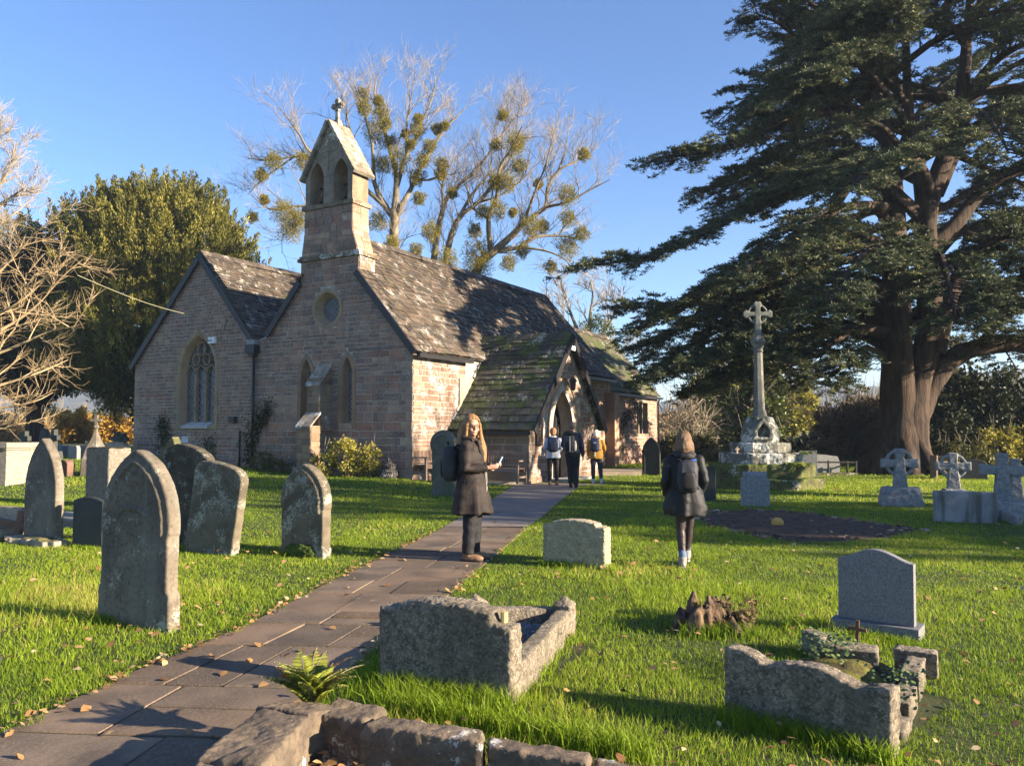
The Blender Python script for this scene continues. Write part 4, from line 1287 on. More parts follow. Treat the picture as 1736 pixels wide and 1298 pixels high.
# 2 pointed stone far left on rubble base
c, w = stone_at(38, 92, 918); h = hgt(c, 742)
poly = gothic(w, h, h * 0.5, 0.0)
headstone('gravestone', 'slender pointed gravestone with green streaks standing on broken rubble blocks beside the chest tomb', poly, 0.13, c, FAZ, M_gst, rough_=weather(.004), group=GR)
R = random.Random(6); mb = MB()
for k in range(9):
    x = -w * .62 + k * w * 1.35 / 8
    mb.box((x, R.uniform(-.12, -.04), R.uniform(.02, .05)), (.13, .22, R.uniform(.08, .15)), (Vector((1, .2 * R.random(), 0)).normalized(), Vector((0, 1, 0)), UP))
o = mb.build('rubble_footing', M_tomb); remesh(o, .02, 1, weather(.012, 12)); place(o, c, FAZ); tag(o, 'row of broken pale blocks at the foot of the slender pointed gravestone', 'rubble')
# 3 chest tomb at the left edge
pc = G(18, 820); pc.x -= .9
root = empty('chest_tomb', pc, 'buff stone chest tomb with a mossy lid, cut by the left edge of the picture', 'tomb')
root.rotation_euler = (0, 0, -FAZ * .5)
th_ = hgt(pc, 750)
mb = MB(); mb.box((0, .4, th_ * .42), (2.0, .9, th_ * .84)); mb.box((0, .4, .04), (2.2, 1.1, .14)); mb.box((0, .4, th_ * .86), (2.1, 1.0, .06))
o = mb.build('tomb_chest', M_tomb, root)
mb = MB(); mb.box((0, .4, th_ * .94), (2.2, 1.1, th_ * .12)); o = mb.build('tomb_lid', M_tomb, root)
# 4 fallen slab and leaning broken cross at the left edge
p4 = G(12, 912)
mb = MB(); mb.box((0, 0, .10), (1.3, .7, .16)); mb.box((-.1, -.1, .03), (1.5, .9, .1)); mb.box((-.1, .3, .24), (1.0, .16, .3))
o = mb.build('kerb_grave', M_tomb); remesh(o, .025, 1, weather(.01, 8)); place(o, p4 + Vector((-.3, .3, 0)), FAZ); tag(o, 'low broken kerbed grave slab at the left edge of the grass', 'grave')
mb = MB(); d = Vector((.8, 0, .35)).normalized(); n_ = Vector((-.35, 0, .8)).normalized()
mb.box((0, 0, 0), (.75, .09, .09), (d, Vector((0, 1, 0)), n_)); mb.box(d * .1, (.09, .088, .42), (d, Vector((0, 1, 0)), n_))
o = mb.build('fallen_cross', M_redst); place(o, P(22, 888, p4.y - .25), 0, 0, .6); tag(o, 'small dark stone cross lying tilted on the broken grave slab', 'cross')
mb = MB(); mb.box((0, 0, .05), (2.0, .16, .22)); mb.box((.0, .6, .05), (2.0, .16, .2))
o = mb.build('grave_kerb', M_gran); remesh(o, .03, 1, weather(.008, 8)); p_ = G(112, 893); place(o, p_, FAZ); tag(o, 'pale granite kerb lying low behind the slender pointed gravestone', 'grave kerb')
# 5 pillar-like headstone behind stone 1
c, w = stone_at(143, 182, 858); h = hgt(c, 758)
headstone('gravestone', 'square pillar of granite speckled stone with ivy stains behind the small dark gravestone', [(w / 2, -.1), (w / 2, h), (-w / 2, h), (-w / 2, -.1)], 0.5, c, FAZ, mat('speckled_pillar', (.24, .21, .165), (.16, .14, .11), 14, .95, .9, 40, moss=((.03, .028, .015), .45, 5), fine=((.10, .09, .07), 40, .7)), rough_=weather(.01, 8), vox=.03, group=GR)
# 6 small dark stone
c, w = stone_at(124, 170, 926); h = hgt(c, 842)
headstone('gravestone', 'small plain dark green gravestone with a shallow curved top, partly behind the large pointed one', segment(w * 1.1, h, .02, h * .93, .05), 0.07, c, FAZ, M_green, group=GR)
# 7 and 8 leaning pair
c, w = stone_at(268, 322, 922); h = hgt(c, 754)
w7 = w * 1.55
def ex7(mb):
    y = -.075
    h7 = h * 1.01
    pts = [Vector((x, y, h7 * .86 + .05 * math.sin(x * 16))) for x in np.linspace(-w7 * .4, w7 * .4, 18)]
    mb.tube(pts, .022, 6); mb.tube([p + Vector((0, .005, -.055)) for p in pts[2:-2]], .016, 5)
    mb.tube([Vector((-w7 * .42, y, h7 * .70)), Vector((w7 * .42, y, h7 * .70))], .014, 5)
headstone('gravestone', 'broad round topped gravestone with a carved wavy garland, leaning right behind its lichened neighbour', roundtop(w7, h * 1.01, h * .80, p=.75), 0.14, c + Vector((-.06, .12, 0)), FAZ, mat('dark_lichened_grave', (.085, .072, .048), (.045, .038, .028), 3, .92, .8, 30, lichen=((.36, .36, .30), .555, 34, .15), bdist=.015, moss=((.24, .16, .05), .16, 5)), tilt=.20, rough_=weather(.006), extra=ex7, group=GR)
c, w = stone_at(310, 392, 934); h = hgt(c, 782)
headstone('gravestone', 'leaning gravestone crusted with pale lichen, the front one of the tilted pair', roundtop(w * .98, h * 1.0, h * .86, p=.62), 0.13, c, FAZ, M_glich, tilt=.17, rough_=weather(.006), group=GR)
# 9 small tip behind
c = P(268, 800, 15.0); c.z = H(c.x, c.y)
headstone('gravestone', 'slanting top of a mossy gravestone poking up behind the garland carved one', gothic(.42, hgt(c, 736), hgt(c, 736) * .7), 0.15, c, FAZ, mat('mossy_grave', (.16, .14, .07), (.09, .09, .04), 6, .95, .8, 30), tilt=.25, group=GR)
# 10 gothic stone with shoulders near the path
c, w = stone_at(474, 548, 941); h = hgt(c, 786)
def ex10(mb):
    q = [p for p in gothic(w * .96, h, h * .52, .015) if p[1] > h * .12]
    mb.tube([Vector((x * .78, -.085, (z - h * .4) * .88 + h * .4)) for x, z in q], .016, 5)
    mb.ell((0, -.075, h * .80), (.06, .03, .05), n=8, m=6)
headstone('gravestone', 'pointed gravestone mottled with lichen, with a cushion of moss at its foot', gothic(w * .96, h, h * .55, .018, foot=.015, fh=.12), 0.15, c, FAZ, M_glich, rough_=weather(.006), extra=ex10, vox=.014, group=GR)
# moss cushion
mb = MB(); mb.ell((0, .0, .04), (w * .32, .045, .10), n=40, m=30, fn=lambda d: 1 + .28 * noise.noise(d * 3) + .14 * noise.noise(d * 12))
o = mb.build('moss_cushion', M_moss, None, True); place(o, c + Vector((-.02, -.02, .03)), FAZ); tag(o, 'green moss cushion at the foot of the mottled pointed gravestone', 'moss')
# 11 small one far left
c, w = stone_at(97, 112, 806); h = hgt(c, 779)
headstone('gravestone', 'tiny brown gravestone with a rounded top in the shaded grass beyond the slender one', roundtop(w * 1.2, h, h * .7), 0.22, c, FAZ, M_redst, group=GR)
# 13 round headed stone left of the woman
c, w = stone_at(730, 768, 840, FAZ); h = hgt(c, 729)
sp = []
hw = w / 2
sp = [(hw, -.15), (hw, .14), (hw * .92, .22), (hw * .92, h * .58), (hw * 1.0, h * .62)]
for k in range(13):
    a = -math.pi / 5 + (math.pi / 2 + math.pi / 5) * k / 12
    sp.append((hw * 1.12 * math.cos(a), h * .79 + h * .21 * math.sin(a)))
sp = sp + [(-x, z) for x, z in reversed(sp[:-1])]
def ex13(mb): mb.tube([Vector((hw * .7 * math.cos(t * .3142), -.085, h * .79 + hw * .7 * math.sin(t * .3142))) for t in range(21)], .018, 5, caps=False)
M_mg = mat('mossy_headstone', (0.13, 0.125, 0.10), (0.085, 0.085, 0.065), 3, 0.92, 0.7, 30, lichen=((0.42, 0.42, 0.36), 0.60, 8, 0.1), moss=((.055, .085, .02), .30, 5), streak=((.07, .09, .04), 6, .6))
headstone('gravestone', 'round headed gravestone greened with moss, just left of the standing woman', sp, 0.15, c, FAZ, M_mg, rough_=weather(.004), vox=.018, extra=ex13, group=GR)
# 15 rock faced stone right of the path
c, w = stone_at(921, 1026, 957); h = hgt(c, 881)
def rockd(co, no):
    v = abs(noise.noise(co * 26)) + .6 * abs(noise.noise(co * 48 + Vector((5, 5, 5))))
    return .022 * v * (1 if abs(no.y) > .5 else .5)
headstone('gravestone', 'low squat gravestone with a golden rock faced front, right of the path', segment(w, h, w * .14, h * .86, h * .07), 0.16, c, FAZ, M_rock, rough_=rockd, vox=.010, group=GR)
# 18 modern granite
fg = math.atan2(.796, .606) * .78
c, w = stone_at(1424, 1552, 1066, .62); h = hgt(c, 927)
root = empty('granite_gravestone', c, 'modern polished grey granite gravestone with a smooth ogee top on its own plinth', 'gravestone', GR)
root.rotation_euler = (0, .012, -.62)
hw = w / 2; tp = [(hw, .10), (hw, h - .10)]
for k in range(1, 20):
    x = hw - w * k / 20; tp.append((x, h - .10 + .085 * (0.5 + 0.5 * math.cos(math.pi * x / hw)) ** .8))
tp += [(-hw, h - .10), (-hw, .10)]
mb = MB(); slab_mesh(mb, tp, .085, .004); o = mb.build('granite_slab', M_gran, root)
mb = MB(); slab_mesh(mb, [(hw + .04, -.08), (hw + .04, .098), (-hw - .04, .098), (-hw - .04, -.08)], .26, .005); o = mb.build('granite_plinth', M_gran, root); o.location = (0, 0.02, 0)
# 20 small granite by the monument
c, w = stone_at(1256, 1305, 857, .25); h = hgt(c, 799)
c.y += 0
mb = MB(); slab_mesh(mb, [(w / 2, -.1), (w / 2, h * .8), (w / 2 - .03, h * .82), (-w / 2 + .03, h * .82), (-w / 2, h * .8), (-w / 2, -.1)], .20, .01)
mb.tube([Vector((-w / 2 + .05, 0, h * .86)), Vector((w / 2 - .05, 0, h * .86))], .10, 10)
o = mb.build('granite_tablet', M_cross); place(o, c, .25); tag(o, 'squat granite block with a scroll top in front of the stepped cross', 'gravestone', GR)
# 21 dark thin stone behind the walking woman
c, w = stone_at(1186, 1207, 848, .2); h = hgt(c, 790)
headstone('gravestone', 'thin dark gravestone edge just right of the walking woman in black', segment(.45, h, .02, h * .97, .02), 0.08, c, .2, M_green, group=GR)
# 25 dark pointed stone by the handrail, behind
c, w = stone_at(1092, 1116, 806, .35); h = hgt(c, 741)
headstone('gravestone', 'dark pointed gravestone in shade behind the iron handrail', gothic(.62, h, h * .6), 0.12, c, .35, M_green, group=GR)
# ---- kerbed grave in the foreground
def rough_fn(a=.010, s=22): return lambda co, no: a * (abs(noise.noise(co * s)) - .2) + .006 * noise.noise(co * 7) + .004 * noise.noise(co * 60)
fk = .34
a = G(640, 1168); b_ = G(868, 1203)
vk = (b_ - a); wk = vk.length; fk = math.atan2(-vk.y, vk.x)
hk = hgt((a + b_) / 2, 1018)
ck = (a + b_) / 2
print('kerb head', a, b_, wk, hk, fk)
KG = empty('kerbed_grave', ck, 'granite kerbed grave with a thick rough headstone, corner posts and grey chippings, in front centre', 'grave')
KG.rotation_euler = (0, 0, -fk)
# outline: left shoulder lower, segment rise, right step
pk = [(wk / 2, -.12), (wk / 2, hk * .80), (wk * .37, hk * .83), (wk * .35, hk * .93)]
for k in range(1, 12):
    x = wk * .35 - wk * .70 * k / 12
    pk.append((x, hk * (.93 + .07 * (1 - (x / (wk * .35)) ** 2))))
pk += [(-wk * .35, hk * .93), (-wk * .36, hk * .90), (-wk * .5, hk * .88), (-wk / 2, -.12)]
mb = MB(); slab_mesh(mb, pk, .15, .02); o = mb.build('headstone', M_rough, KG); remesh(o, .009, 1, rough_fn(.009)); o.location = (0, .075, 0)
GL = 1.45
def kbar(x0, y0, x1, y1, h0=.26, w_=.11):
    mb = MB(); d = Vector((x1 - x0, y1 - y0, 0)); L_ = d.length; d.normalize(); s = Vector((-d.y, d.x, 0))
    mb.box(((x0 + x1) / 2, (y0 + y1) / 2, h0 / 2 - .06), (L_, w_, h0 + .1), (d, s, UP))
    o = mb.build('kerb', M_rough, KG); remesh(o, .012, 1, rough_fn(.006)); return o
def loc_(p, root): return (Matrix.Translation(root.location) @ root.rotation_euler.to_matrix().to_4x4()).inverted() @ p
kr, kl = loc_(G(957, 1078), KG), loc_(G(806, 1075), KG)
kbar(wk / 2 - .06, .12, kr.x, kr.y, .22); kbar(-wk / 2 + .12, .12, kl.x, kl.y, .22); kbar(kl.x + .08, kl.y, kr.x - .08, kr.y, .22)
for x, gy_ in ((kl.x, kl.y), (kr.x, kr.y)):
    mb = MB(); mb.box((x, gy_, .09), (.14, .14, .30)); mb.mesh([(x - .075, gy_ - .075, .235), (x + .075, gy_ - .075, .235), (x + .075, gy_ + .075, .235), (x - .075, gy_ + .075, .235), (x, gy_, .315)], [(0, 1, 4), (1, 2, 4), (2, 3, 4), (3, 0, 4), (0, 1, 2, 3)])
    o = mb.build('corner_post', M_rough, KG); remesh(o, .010, 1, rough_fn(.005))
mb = MB(); mb.loft([[(-wk / 2 + .12, .1, z), (wk / 2 - .06, .1, z), (kr.x, kr.y, z), (kl.x, kl.y, z)] for z in (0, .10)]); o = mb.build('gravel_bed', M_cross, KG)
R = random.Random(9); mb = MB()
for k in range(2600):
    t__ = R.random(); x = (-wk / 2 + .17 + (kl.x + wk / 2 - .12) * t__) + (wk - .28 - (wk - .18 - (kr.x - kl.x)) * t__) * R.random(); y = .16 + (kl.y * .5 + kr.y * .5 - .22) * t__
    s = R.uniform(.008, .018); g_ = R.uniform(.5, 1.5)
    q = [Vector((R.uniform(-s, s), R.uniform(-s, s), R.uniform(-s, s))) for _ in range(3)]
    c_ = Vector((x, y, .105))
    mb.mesh([c_ + Vector((s, 0, 0)), c_ + Vector((-s * .5, s * .9, 0)), c_ + Vector((-s * .5, -s * .9, 0)), c_ + Vector((0, 0, s * 1.1)) + q[0] * .4], [(0, 1, 3), (1, 2, 3), (2, 0, 3)], (g_, g_, g_))
o = mb.build('chippings', mat('grey_chippings', (.26, .255, .26), (.12, .12, .13), 60, .8, use_col=True), KG); o['kind'] = 'stuff'
mb = MB(); mb.tube([Vector((wk * .41, .07, hk * .8)), Vector((wk * .41, .07, hk * .8 + .07))], .022, 10)
o = mb.build('vase', mat('brass', (.5, .36, .16), None, rough=.4), None); o.location = ck; o.rotation_euler = (0, 0, -fk); tag(o, 'short tan vase on the shoulder of the foreground granite headstone', 'vase')
# ---- broken kerbed grave to the right
a = G(1226, 1212); b_ = G(1512, 1290)
vk = (b_ - a); wk2 = vk.length; fk2 = math.atan2(-vk.y, vk.x); hk2 = hgt(a, 1097)
cb = (a + b_) / 2
print('right kerb', wk2, hk2, fk2)
BG = empty('ruined_grave', cb, 'collapsed granite kerbed grave with a wavy topped headstone, full of moss and cyclamen leaves', 'grave')
BG.rotation_euler = (0, 0.02, -fk2)
top = [(-.5, .98), (-.46, 1.0), (-.33, .97), (-.28, .90), (-.22, .86), (-.12, .93), (0.0, .98), (.10, .99), (.20, .93), (.28, .86), (.34, .84), (.40, .90), (.5, .93)]
pk = [(-wk2 / 2, -.15)] + [(x * wk2, z * hk2) for x, z in top] + [(wk2 / 2, -.15)]
mb = MB(); slab_mesh(mb, pk, .12, .012); o = mb.build('headstone', M_rough, BG); remesh(o, .009, 1, rough_fn(.011, 18)); o.location = (0, .06, 0)
def blk(cx, cy, cz, sx, sy, sz, rz, par=BG, m=M_rough, nm='kerb', tx=0):
    mb = MB(); mb.box((0, 0, 0), (sx, sy, sz)); o = mb.build(nm, m, par); remesh(o, .012, 1, rough_fn(.008)); o.location = (cx, cy, cz); o.rotation_euler = (tx, 0, rz); return o
for (qx, qy, qz, a1_, a2_, a3_, rz_, tx_) in ((1553, 1120, .12, .24, .12, .16, .25, 0), (1548, 1152, .07, .10, .34, .20, .22, 0), (1532, 1200, .04, .10, .30, .18, .2, .05), (1524, 1245, .0, .09, .26, .14, .2, 0), (1384, 1094, .06, .20, .11, .16, -.5, 0), (1452, 1122, .10, .26, .15, .20, .35, .1), (1400, 1108, .05, .12, .10, .14, .2, 0)):
    q_ = loc_(G(qx, qy, qz), BG); blk(q_.x, q_.y, qz, a1_, a2_, a3_, rz_, tx=tx_)
bc_ = loc_(G(1458, 1160, 0), BG)
mb = MB(); mb.ell((bc_.x - .10, bc_.y, .0), (.30, .40, .14), n=24, m=12, fn=lambda d: 1 + .18 * noise.noise(d * 5) + .08 * noise.noise(d * 14)); o = mb.build('moss_bed', mat('mossy_earth', (.17, .17, .03), (.06, .045, .02), 9, 1.0, 1.0, 40), BG, True)
R = random.Random(12); mb = MB()
for k in range(420):
    cq = R.choice(((1395, 1105), (1410, 1118), (1395, 1112), (1532, 1180), (1535, 1160), (1420, 1110))); cq = loc_(G(cq[0], cq[1], .15), BG); cx, cy = cq.x, cq.y
    p = Vector((cx + R.gauss(0, .08), cy + R.gauss(0, .08), .20 + R.uniform(-.05, .08)))
    s = R.uniform(.008, .015); n_ = Vector((R.uniform(-.6, .6), R.uniform(-1, .3), 1)).normalized(); u = n_.orthogonal().normalized(); v = n_.cross(u)
    k_ = R.uniform(.6, 1.4)
    mb.face([p + u * s * math.cos(t) + v * s * math.sin(t) for t in (0, 1.2, 2.4, 3.6, 4.8)], (k_, k_, k_))
mb.build('cyclamen_leaves', mat('cyclamen_leaf', (.13, .17, .06), (.05, .075, .025), 25, .5, use_col=True), BG, fix=False)
mb = MB(); mb.box((0, 0, .10), (.028, .022, .26)); mb.box((0, 0, .15), (.15, .024, .03))
o = mb.build('wooden_cross', mat('brown_wood', (.14, .08, .045), (.09, .05, .03), 20, .8)); pw = P(1453, 1100, G(1453, 1140).y); o.location = pw; o.location.z = .17; o.scale = (.72, .72, .72); o.rotation_euler = (0, .05, -.6); tag(o, 'little brown wooden cross stuck in the moss of the collapsed grave', 'cross')
# ---- far kerbed grave and chest right of the monument
p_ = G(1385, 800)
mb = MB(); mb.box((0, 0, .5), (.55, .14, 1.1)); o = mb.build('gravestone', M_cross); place(o, P(1370, 780, 27), .2); o.location.z = 0.0; o.scale = (1.0, 1, .85); tag(o, 'plain upright gravestone by the bushes, behind the railed chest tomb', 'gravestone', GR)
tb = G(1398, 806)
root = empty('railed_tomb', tb, 'low grey chest tomb behind a black iron rail, right of the stepped cross', 'tomb')
mb = MB(); mb.loft([[(x * s_, y, z) for x, z in ((-.75, 0), (-.75, .45), (-.55, .68), (.1, .72), (.55, .66), (.62, .45), (.62, 0))] for y, s_ in ((.2, 1), (1.0, 1))]); mb.build('tomb_chest', M_cross, root)
mb = MB()
for x in (-.7, .1, .75, 1.05): mb.tube([(x, -.1, 0), (x, -.1, .52)], .035, 6)
mb.tube([(-.8, -.1, .48), (1.1, -.1, .46)], .03, 6); mb.tube([(1.05, -.1, .46), (1.05, 1.0, .46)], .03, 6); mb.build('tomb_rail', M_iron, root)
mb = MB(); mb.box((.1, .3, .03), (2.0, 1.0, .14)); mb.build('tomb_base', M_mossy, root)

# ---- celtic crosses on the right
def celtic(name, label, px, pyb, pyt, pyfoot, wd, mat_, base=True, face=.42, ring=True, tilt=0.0, basew=.9, taper=True, th=.16):
    c = G(px, pyfoot); root = empty(name, c, label, 'cross', 'carved stone crosses at the right'); root.rotation_euler = (0, tilt, -face)
    h = hgt(c, pyt); hb = hgt(c, pyb)
    sh = h - hb
    mb = MB()
    cz = h - wd * .42
    hw0, hw1 = wd * .20, wd * .125
    slab_mesh(mb, [(hw0, hb), (hw1 * 1.02, cz - .02), (hw1 * .95, cz + wd * .18), (hw1 * 1.08, h), (-hw1 * 1.08, h), (-hw1 * .95, cz + wd * .18), (-hw1 * 1.02, cz - .02), (-hw0, hb)], th, .012)
    for s in (-1, 1):
        slab_mesh(mb, [(s * hw1 * .5, cz - wd * .10), (s * wd * .5, cz - wd * .135), (s * wd * .5, cz + wd * .135), (s * hw1 * .5, cz + wd * .10)], th - .006, .01)
    if ring:
        r0, r1 = wd * .315, wd * .40
        n = 32
        rings = []
        for y, e in ((-th * .36, 0), (th * .36, 0)):
            pass
        for k in range(n):
            a0, a1 = 2 * math.pi * k / n, 2 * math.pi * (k + 1) / n
            pts = [(r0 * math.cos(a0), r0 * math.sin(a0)), (r1 * math.cos(a0), r1 * math.sin(a0)), (r1 * math.cos(a1), r1 * math.sin(a1)), (r0 * math.cos(a1), r0 * math.sin(a1))]
            f = [(x, -th * .36, cz + z) for x, z in pts]; g = [(x, th * .36, cz + z) for x, z in pts]
            mb.mesh(f + g, [(0, 1, 2, 3), (4, 5, 6, 7), (1, 2, 6, 5), (0, 3, 7, 4), (0, 1, 5, 4), (2, 3, 7, 6)])
    o = mb.build('cross_shaft', mat_, root); remesh(o, .016, 1, rough_fn(.008, 20))
    mb = MB()
    if base:
        mb.box((0, 0, 0), (basew, basew * .75, hb + .12), taper=.80, base=False); mb.v = [(x, y, z + hb / 2 - .05) for x, y, z in mb.v]
        o = mb.build('cross_base', M_cross, root); remesh(o, .03, 1, rough_fn(.03, 9))
    return root
celtic('celtic_cross', 'grey wheel cross on a rough boulder base, the leftmost of the crosses under the cedar', 1527, 826, 760, 857, .72, M_cross, face=.30, basew=.86)
celtic('celtic_cross', 'grey wheel cross standing behind the wide streaked slab', 1617, 829, 767, 838, .78, M_cross, face=.30, basew=.6)
celtic('stone_cross', 'plain stone cross without a ring, leaning right on a rough base by the right edge', 1699, 850, 768, 878, .72, M_cross, ring=False, face=.3, tilt=.03, basew=.85)
celtic('stone_cross', 'smaller plain cross behind the leaning one, cut by the right edge', 1724, 850, 777, 866, .62, M_cross, ring=False, face=.3, basew=.7)
c, w = stone_at(1584, 1692, 884, .30); h = hgt(c, 832)
headstone('gravestone', 'wide low grey slab streaked by rain, in front of the second wheel cross', [(w / 2, -.1), (w / 2, h * .97), (w * .1, h), (-w / 2, h), (-w / 2, -.1)], 0.10, c, .30, M_slabst, rough_=weather(.003), vox=.02, group=GR)
o = None
mb = MB(); mb.box((.75, .5, .06), (.12, 1.3, .2)); mb.box((.72, 1.15, .1), (.3, .3, .24)); o = mb.build('grave_kerb', M_cross); remesh(o, .02, 1, weather(.008)); place(o, c, .30); tag(o, 'short kerb stones running back from the wide streaked slab', 'grave kerb')
# small dark ones right
for px, py, t, ww, lb in ((1650, 812, 778, .8, 'dark rounded gravestone in the shade between the wheel cross and the plain cross'), (1612, 800, 782, .6, 'tiny dark gravestone in the shade under the evergreen bush')):
    c, w = stone_at(px - 12, px + 14, py, .3); h = hgt(c, t)
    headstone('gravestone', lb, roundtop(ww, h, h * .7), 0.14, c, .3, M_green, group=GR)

# ---- stepped preaching cross
MC = G(1289, 800, 0); MC = Vector((P(1289, 800, 22.6).x, 22.6, 0))
MON = empty('churchyard_cross', MC, 'tall stone churchyard cross on a mossy octagonal stepped base with a niche', 'monument')
MON.rotation_euler = (0, 0, -.10)
R = random.Random(21)
def octo(r, z, n=8, ph=math.pi / 8): return [Vector((r * math.cos(2 * math.pi * k / n + ph), r * math.sin(2 * math.pi * k / n + ph), z)) for k in range(n)]
for (r, z0, z1, m_, nb, nm) in ((1.66, -.1, .30, M_mossy, 2, 'step'), (1.42, .30, .66, M_mossy, 2, 'step'), (1.14, .66, .95, M_monu, 2, 'step'), (.82, .95, 1.22, M_monu, 2, 'step')):
    mb = MB()
    o8 = octo(r, z0); c_ = Vector((0, 0, 0))
    mb.loft([octo(r - .06, z0), octo(r - .06, z1 - .012)])
    for k in range(8):
        a, b = o8[k], o8[(k + 1) % 8]
        for j in range(nb):
            p = a + (b - a) * (j / nb) ; q = a + (b - a) * ((j + 1) / nb)
            ia = p * .72; ib = q * .72
            h0 = z1 - z0
            sh = R.uniform(-.03, .03)
            def V(v, z): return Vector((v.x, v.y, z))
            pr_ = p * (1 + sh / r); qr_ = q * (1 + sh / r)
            g_ = (q - p).normalized() * .012
            mb.mesh([V(pr_ + g_, z0), V(qr_ - g_, z0), V(ib - g_, z0), V(ia + g_, z0), V(pr_ + g_, z1 - .0 + R.uniform(-.02, .02)), V(qr_ - g_, z1 + R.uniform(-.02, .02)), V(ib - g_, z1), V(ia + g_, z1)],
                    [(0, 1, 5, 4), (4, 5, 6, 7), (1, 2, 6, 5), (3, 0, 4, 7), (2, 3, 7, 6), (0, 3, 2, 1)])
    o = mb.build(nm, m_, MON); remesh(o, .022, 2, lambda co, no: .022 * noise.noise(co * 6) + .012 * noise.noise(co * 17))
# socket stone with gabled niche
mb = MB()
rings = []
for r, z in ((.50, 1.20), (.53, 1.36), (.50, 1.62), (.42, 1.80), (.36, 1.92), (.16, 1.96)):
    rings.append(octo(r, z, 8, math.pi / 8))
mb.loft(rings)
mb.loft([[(x, y, z) for x, z in ((-.27, 1.30), (.27, 1.30), (.27, 1.60), (0, 1.90), (-.27, 1.60))] for y in (-.52, -.2)])
o = mb.build('socket_stone', M_monu, MON); 
cut = MB(); cut.loft([[(x, y, z) for x, z in ((-.15, 1.38), (.15, 1.38), (.16, 1.56), (0, 1.76), (-.16, 1.56))] for y in (-.8, -.28)])
co_ = cut.build('cutter', M_monu)
remesh(o, .018, 1, None)
co_.parent = MON
bm_ = o.modifiers.new('b', 'BOOLEAN'); bm_.operation = 'DIFFERENCE'; bm_.object = co_; bm_.solver = 'EXACT'
dg = bpy.context.evaluated_depsgraph_get(); dg.update()
me = bpy.data.meshes.new_from_object(o.evaluated_get(dg)); o.modifiers.clear(); o.data = me; me.materials.clear(); me.materials.append(M_monu)
bpy.data.objects.remove(co_)
remesh(o, .018, 1, lambda co, no: .012 * noise.noise(co * 9) + .008 * noise.noise(co * 22))
mb = MB(); mb.box((0, -.27, 1.53), (.36, .02, .46)); mb.build('niche_back', mat('niche', (.16, .12, .08), None), MON)
mb = MB()
mb.loft([octo(.22, 1.92), octo(.19, 2.05), octo(.155, 2.15), octo(.115, 3.72), octo(.14, 3.76), octo(.115, 3.80), octo(.17, 3.95), octo(.21, 4.0), octo(.21, 4.06), octo(.14, 4.14), octo(.10, 4.22), octo(.10, 4.34), octo(.07, 4.36)])
o = mb.build('cross_shaft', mat('shaft_stone', (.17, .165, .14), (.12, .12, .10), 3, .9, .6, 30, lichen=((.36, .36, .33), .57, 8, .1)), MON)
mb = MB(); cz = 4.80; t_ = .09
slab_mesh(mb, [(.09, 4.30), (.07, cz), (.07, cz + .18), (.11, cz + .30), (.06, cz + .36), (0, cz + .34), (-.06, cz + .36), (-.11, cz + .30), (-.07, cz + .18), (-.07, cz), (-.09, 4.30)], t_ * 1.3, .012)
for s in (-1, 1): slab_mesh(mb, [(s * .03, cz - .06), (s * .25, cz - .06), (s * .32, cz - .12), (s * .40, cz - .06), (s * .40, cz + .06), (s * .32, cz + .12), (s * .25, cz + .06), (s * .03, cz + .06)], t_ * 1.2, .01)
mb.tube([Vector((.255 * math.cos(t * math.pi / 14), 0, cz + .255 * math.sin(t * math.pi / 14))) for t in range(29)], .035, 6, caps=False)
o = mb.build('cross_head', mat('cross_head_stone', (.20, .20, .17), (.13, .14, .11), 6, .9, .6, 40), MON); remesh(o, .014, 1, None)
# tiny cross left on a step
mb = MB(); mb.box((0, 0, .09), (.035, .03, .18)); mb.box((0, 0, .115), (.11, .032, .035)); o = mb.build('wooden_cross', mat('pale_wood', (.5, .36, .26), None)); pt = P(1250, 768, MC.y - 1.0); o.location = (pt.x, pt.y, .95); tag(o, 'tiny pale cross left on a step of the churchyard cross', 'cross')
# ---- far left graves, silhouettes in front of the golden hedge
for px, pyb, pyt, kind, lb in ((42, 762, 733, 'x', 'broad dark stone cross far left in front of the pale shrub'), (75, 765, 726, 's', 'tall dark gravestone top before the golden hedge, left of the narrow one'), (91, 770, 731, 'x', 'narrow dark cross before the left of the golden hedge'), (96, 772, 752, 's', 'blue grey gravestone low in front of the golden hedge'),
        (126, 768, 755, 's', 'short pale gravestone before the middle of the golden hedge'), (111, 768, 755, 's', 'small dim gravestone beside the short pale one by the hedge'), (148, 768, 754, 's', 'little gravestone left of the stone spire'), (198, 764, 734, 'x', 'dark cross near the church corner, left of its twin'), (209, 764, 736, 'x', 'dark cross nearest the church corner'), (196, 772, 748, 'r', 'rough greyish red stone behind the granite pillar')):
    c = P(px, pyb, 27.5 + (px % 7) * .4); c.z = H(c.x, c.y); h = hgt(c, pyt)
    if kind == 'x':
        mb = MB(); mb.box((0, 0, h / 2), (.18, .14, h + .1)); mb.box((0, 0, h * .78), (.5, .13, .16)); mb.box((0, 0, .12), (.55, .4, .3), taper=.8); o = mb.build('stone_cross', M_green); cat_ = 'cross'
    else:
        mb = MB(); slab_mesh(mb, gothic(.5 if kind == 's' else 1.2, h, h * .7) if kind == 's' else roundtop(1.4, h, h * .6), .14); o = mb.build('gravestone', {'r': M_tomb}.get(kind, M_green if 'dark' in lb else M_cross)); cat_ = 'gravestone'
    place(o, c, FAZ); tag(o, lb, cat_, 'distant graves before the golden hedge')
c = P(162, 768, 22.5); c.z = H(c.x, c.y); h = hgt(c, 703)
mb = MB(); mb.loft([[(r * math.cos(a * math.pi / 3), r * math.sin(a * math.pi / 3), z) for a in range(6)] for r, z in ((.42, 0), (.40, h * .25), (.28, h * .45), (.12, h * .62), (.05, h * .74), (.05, h * .8))])
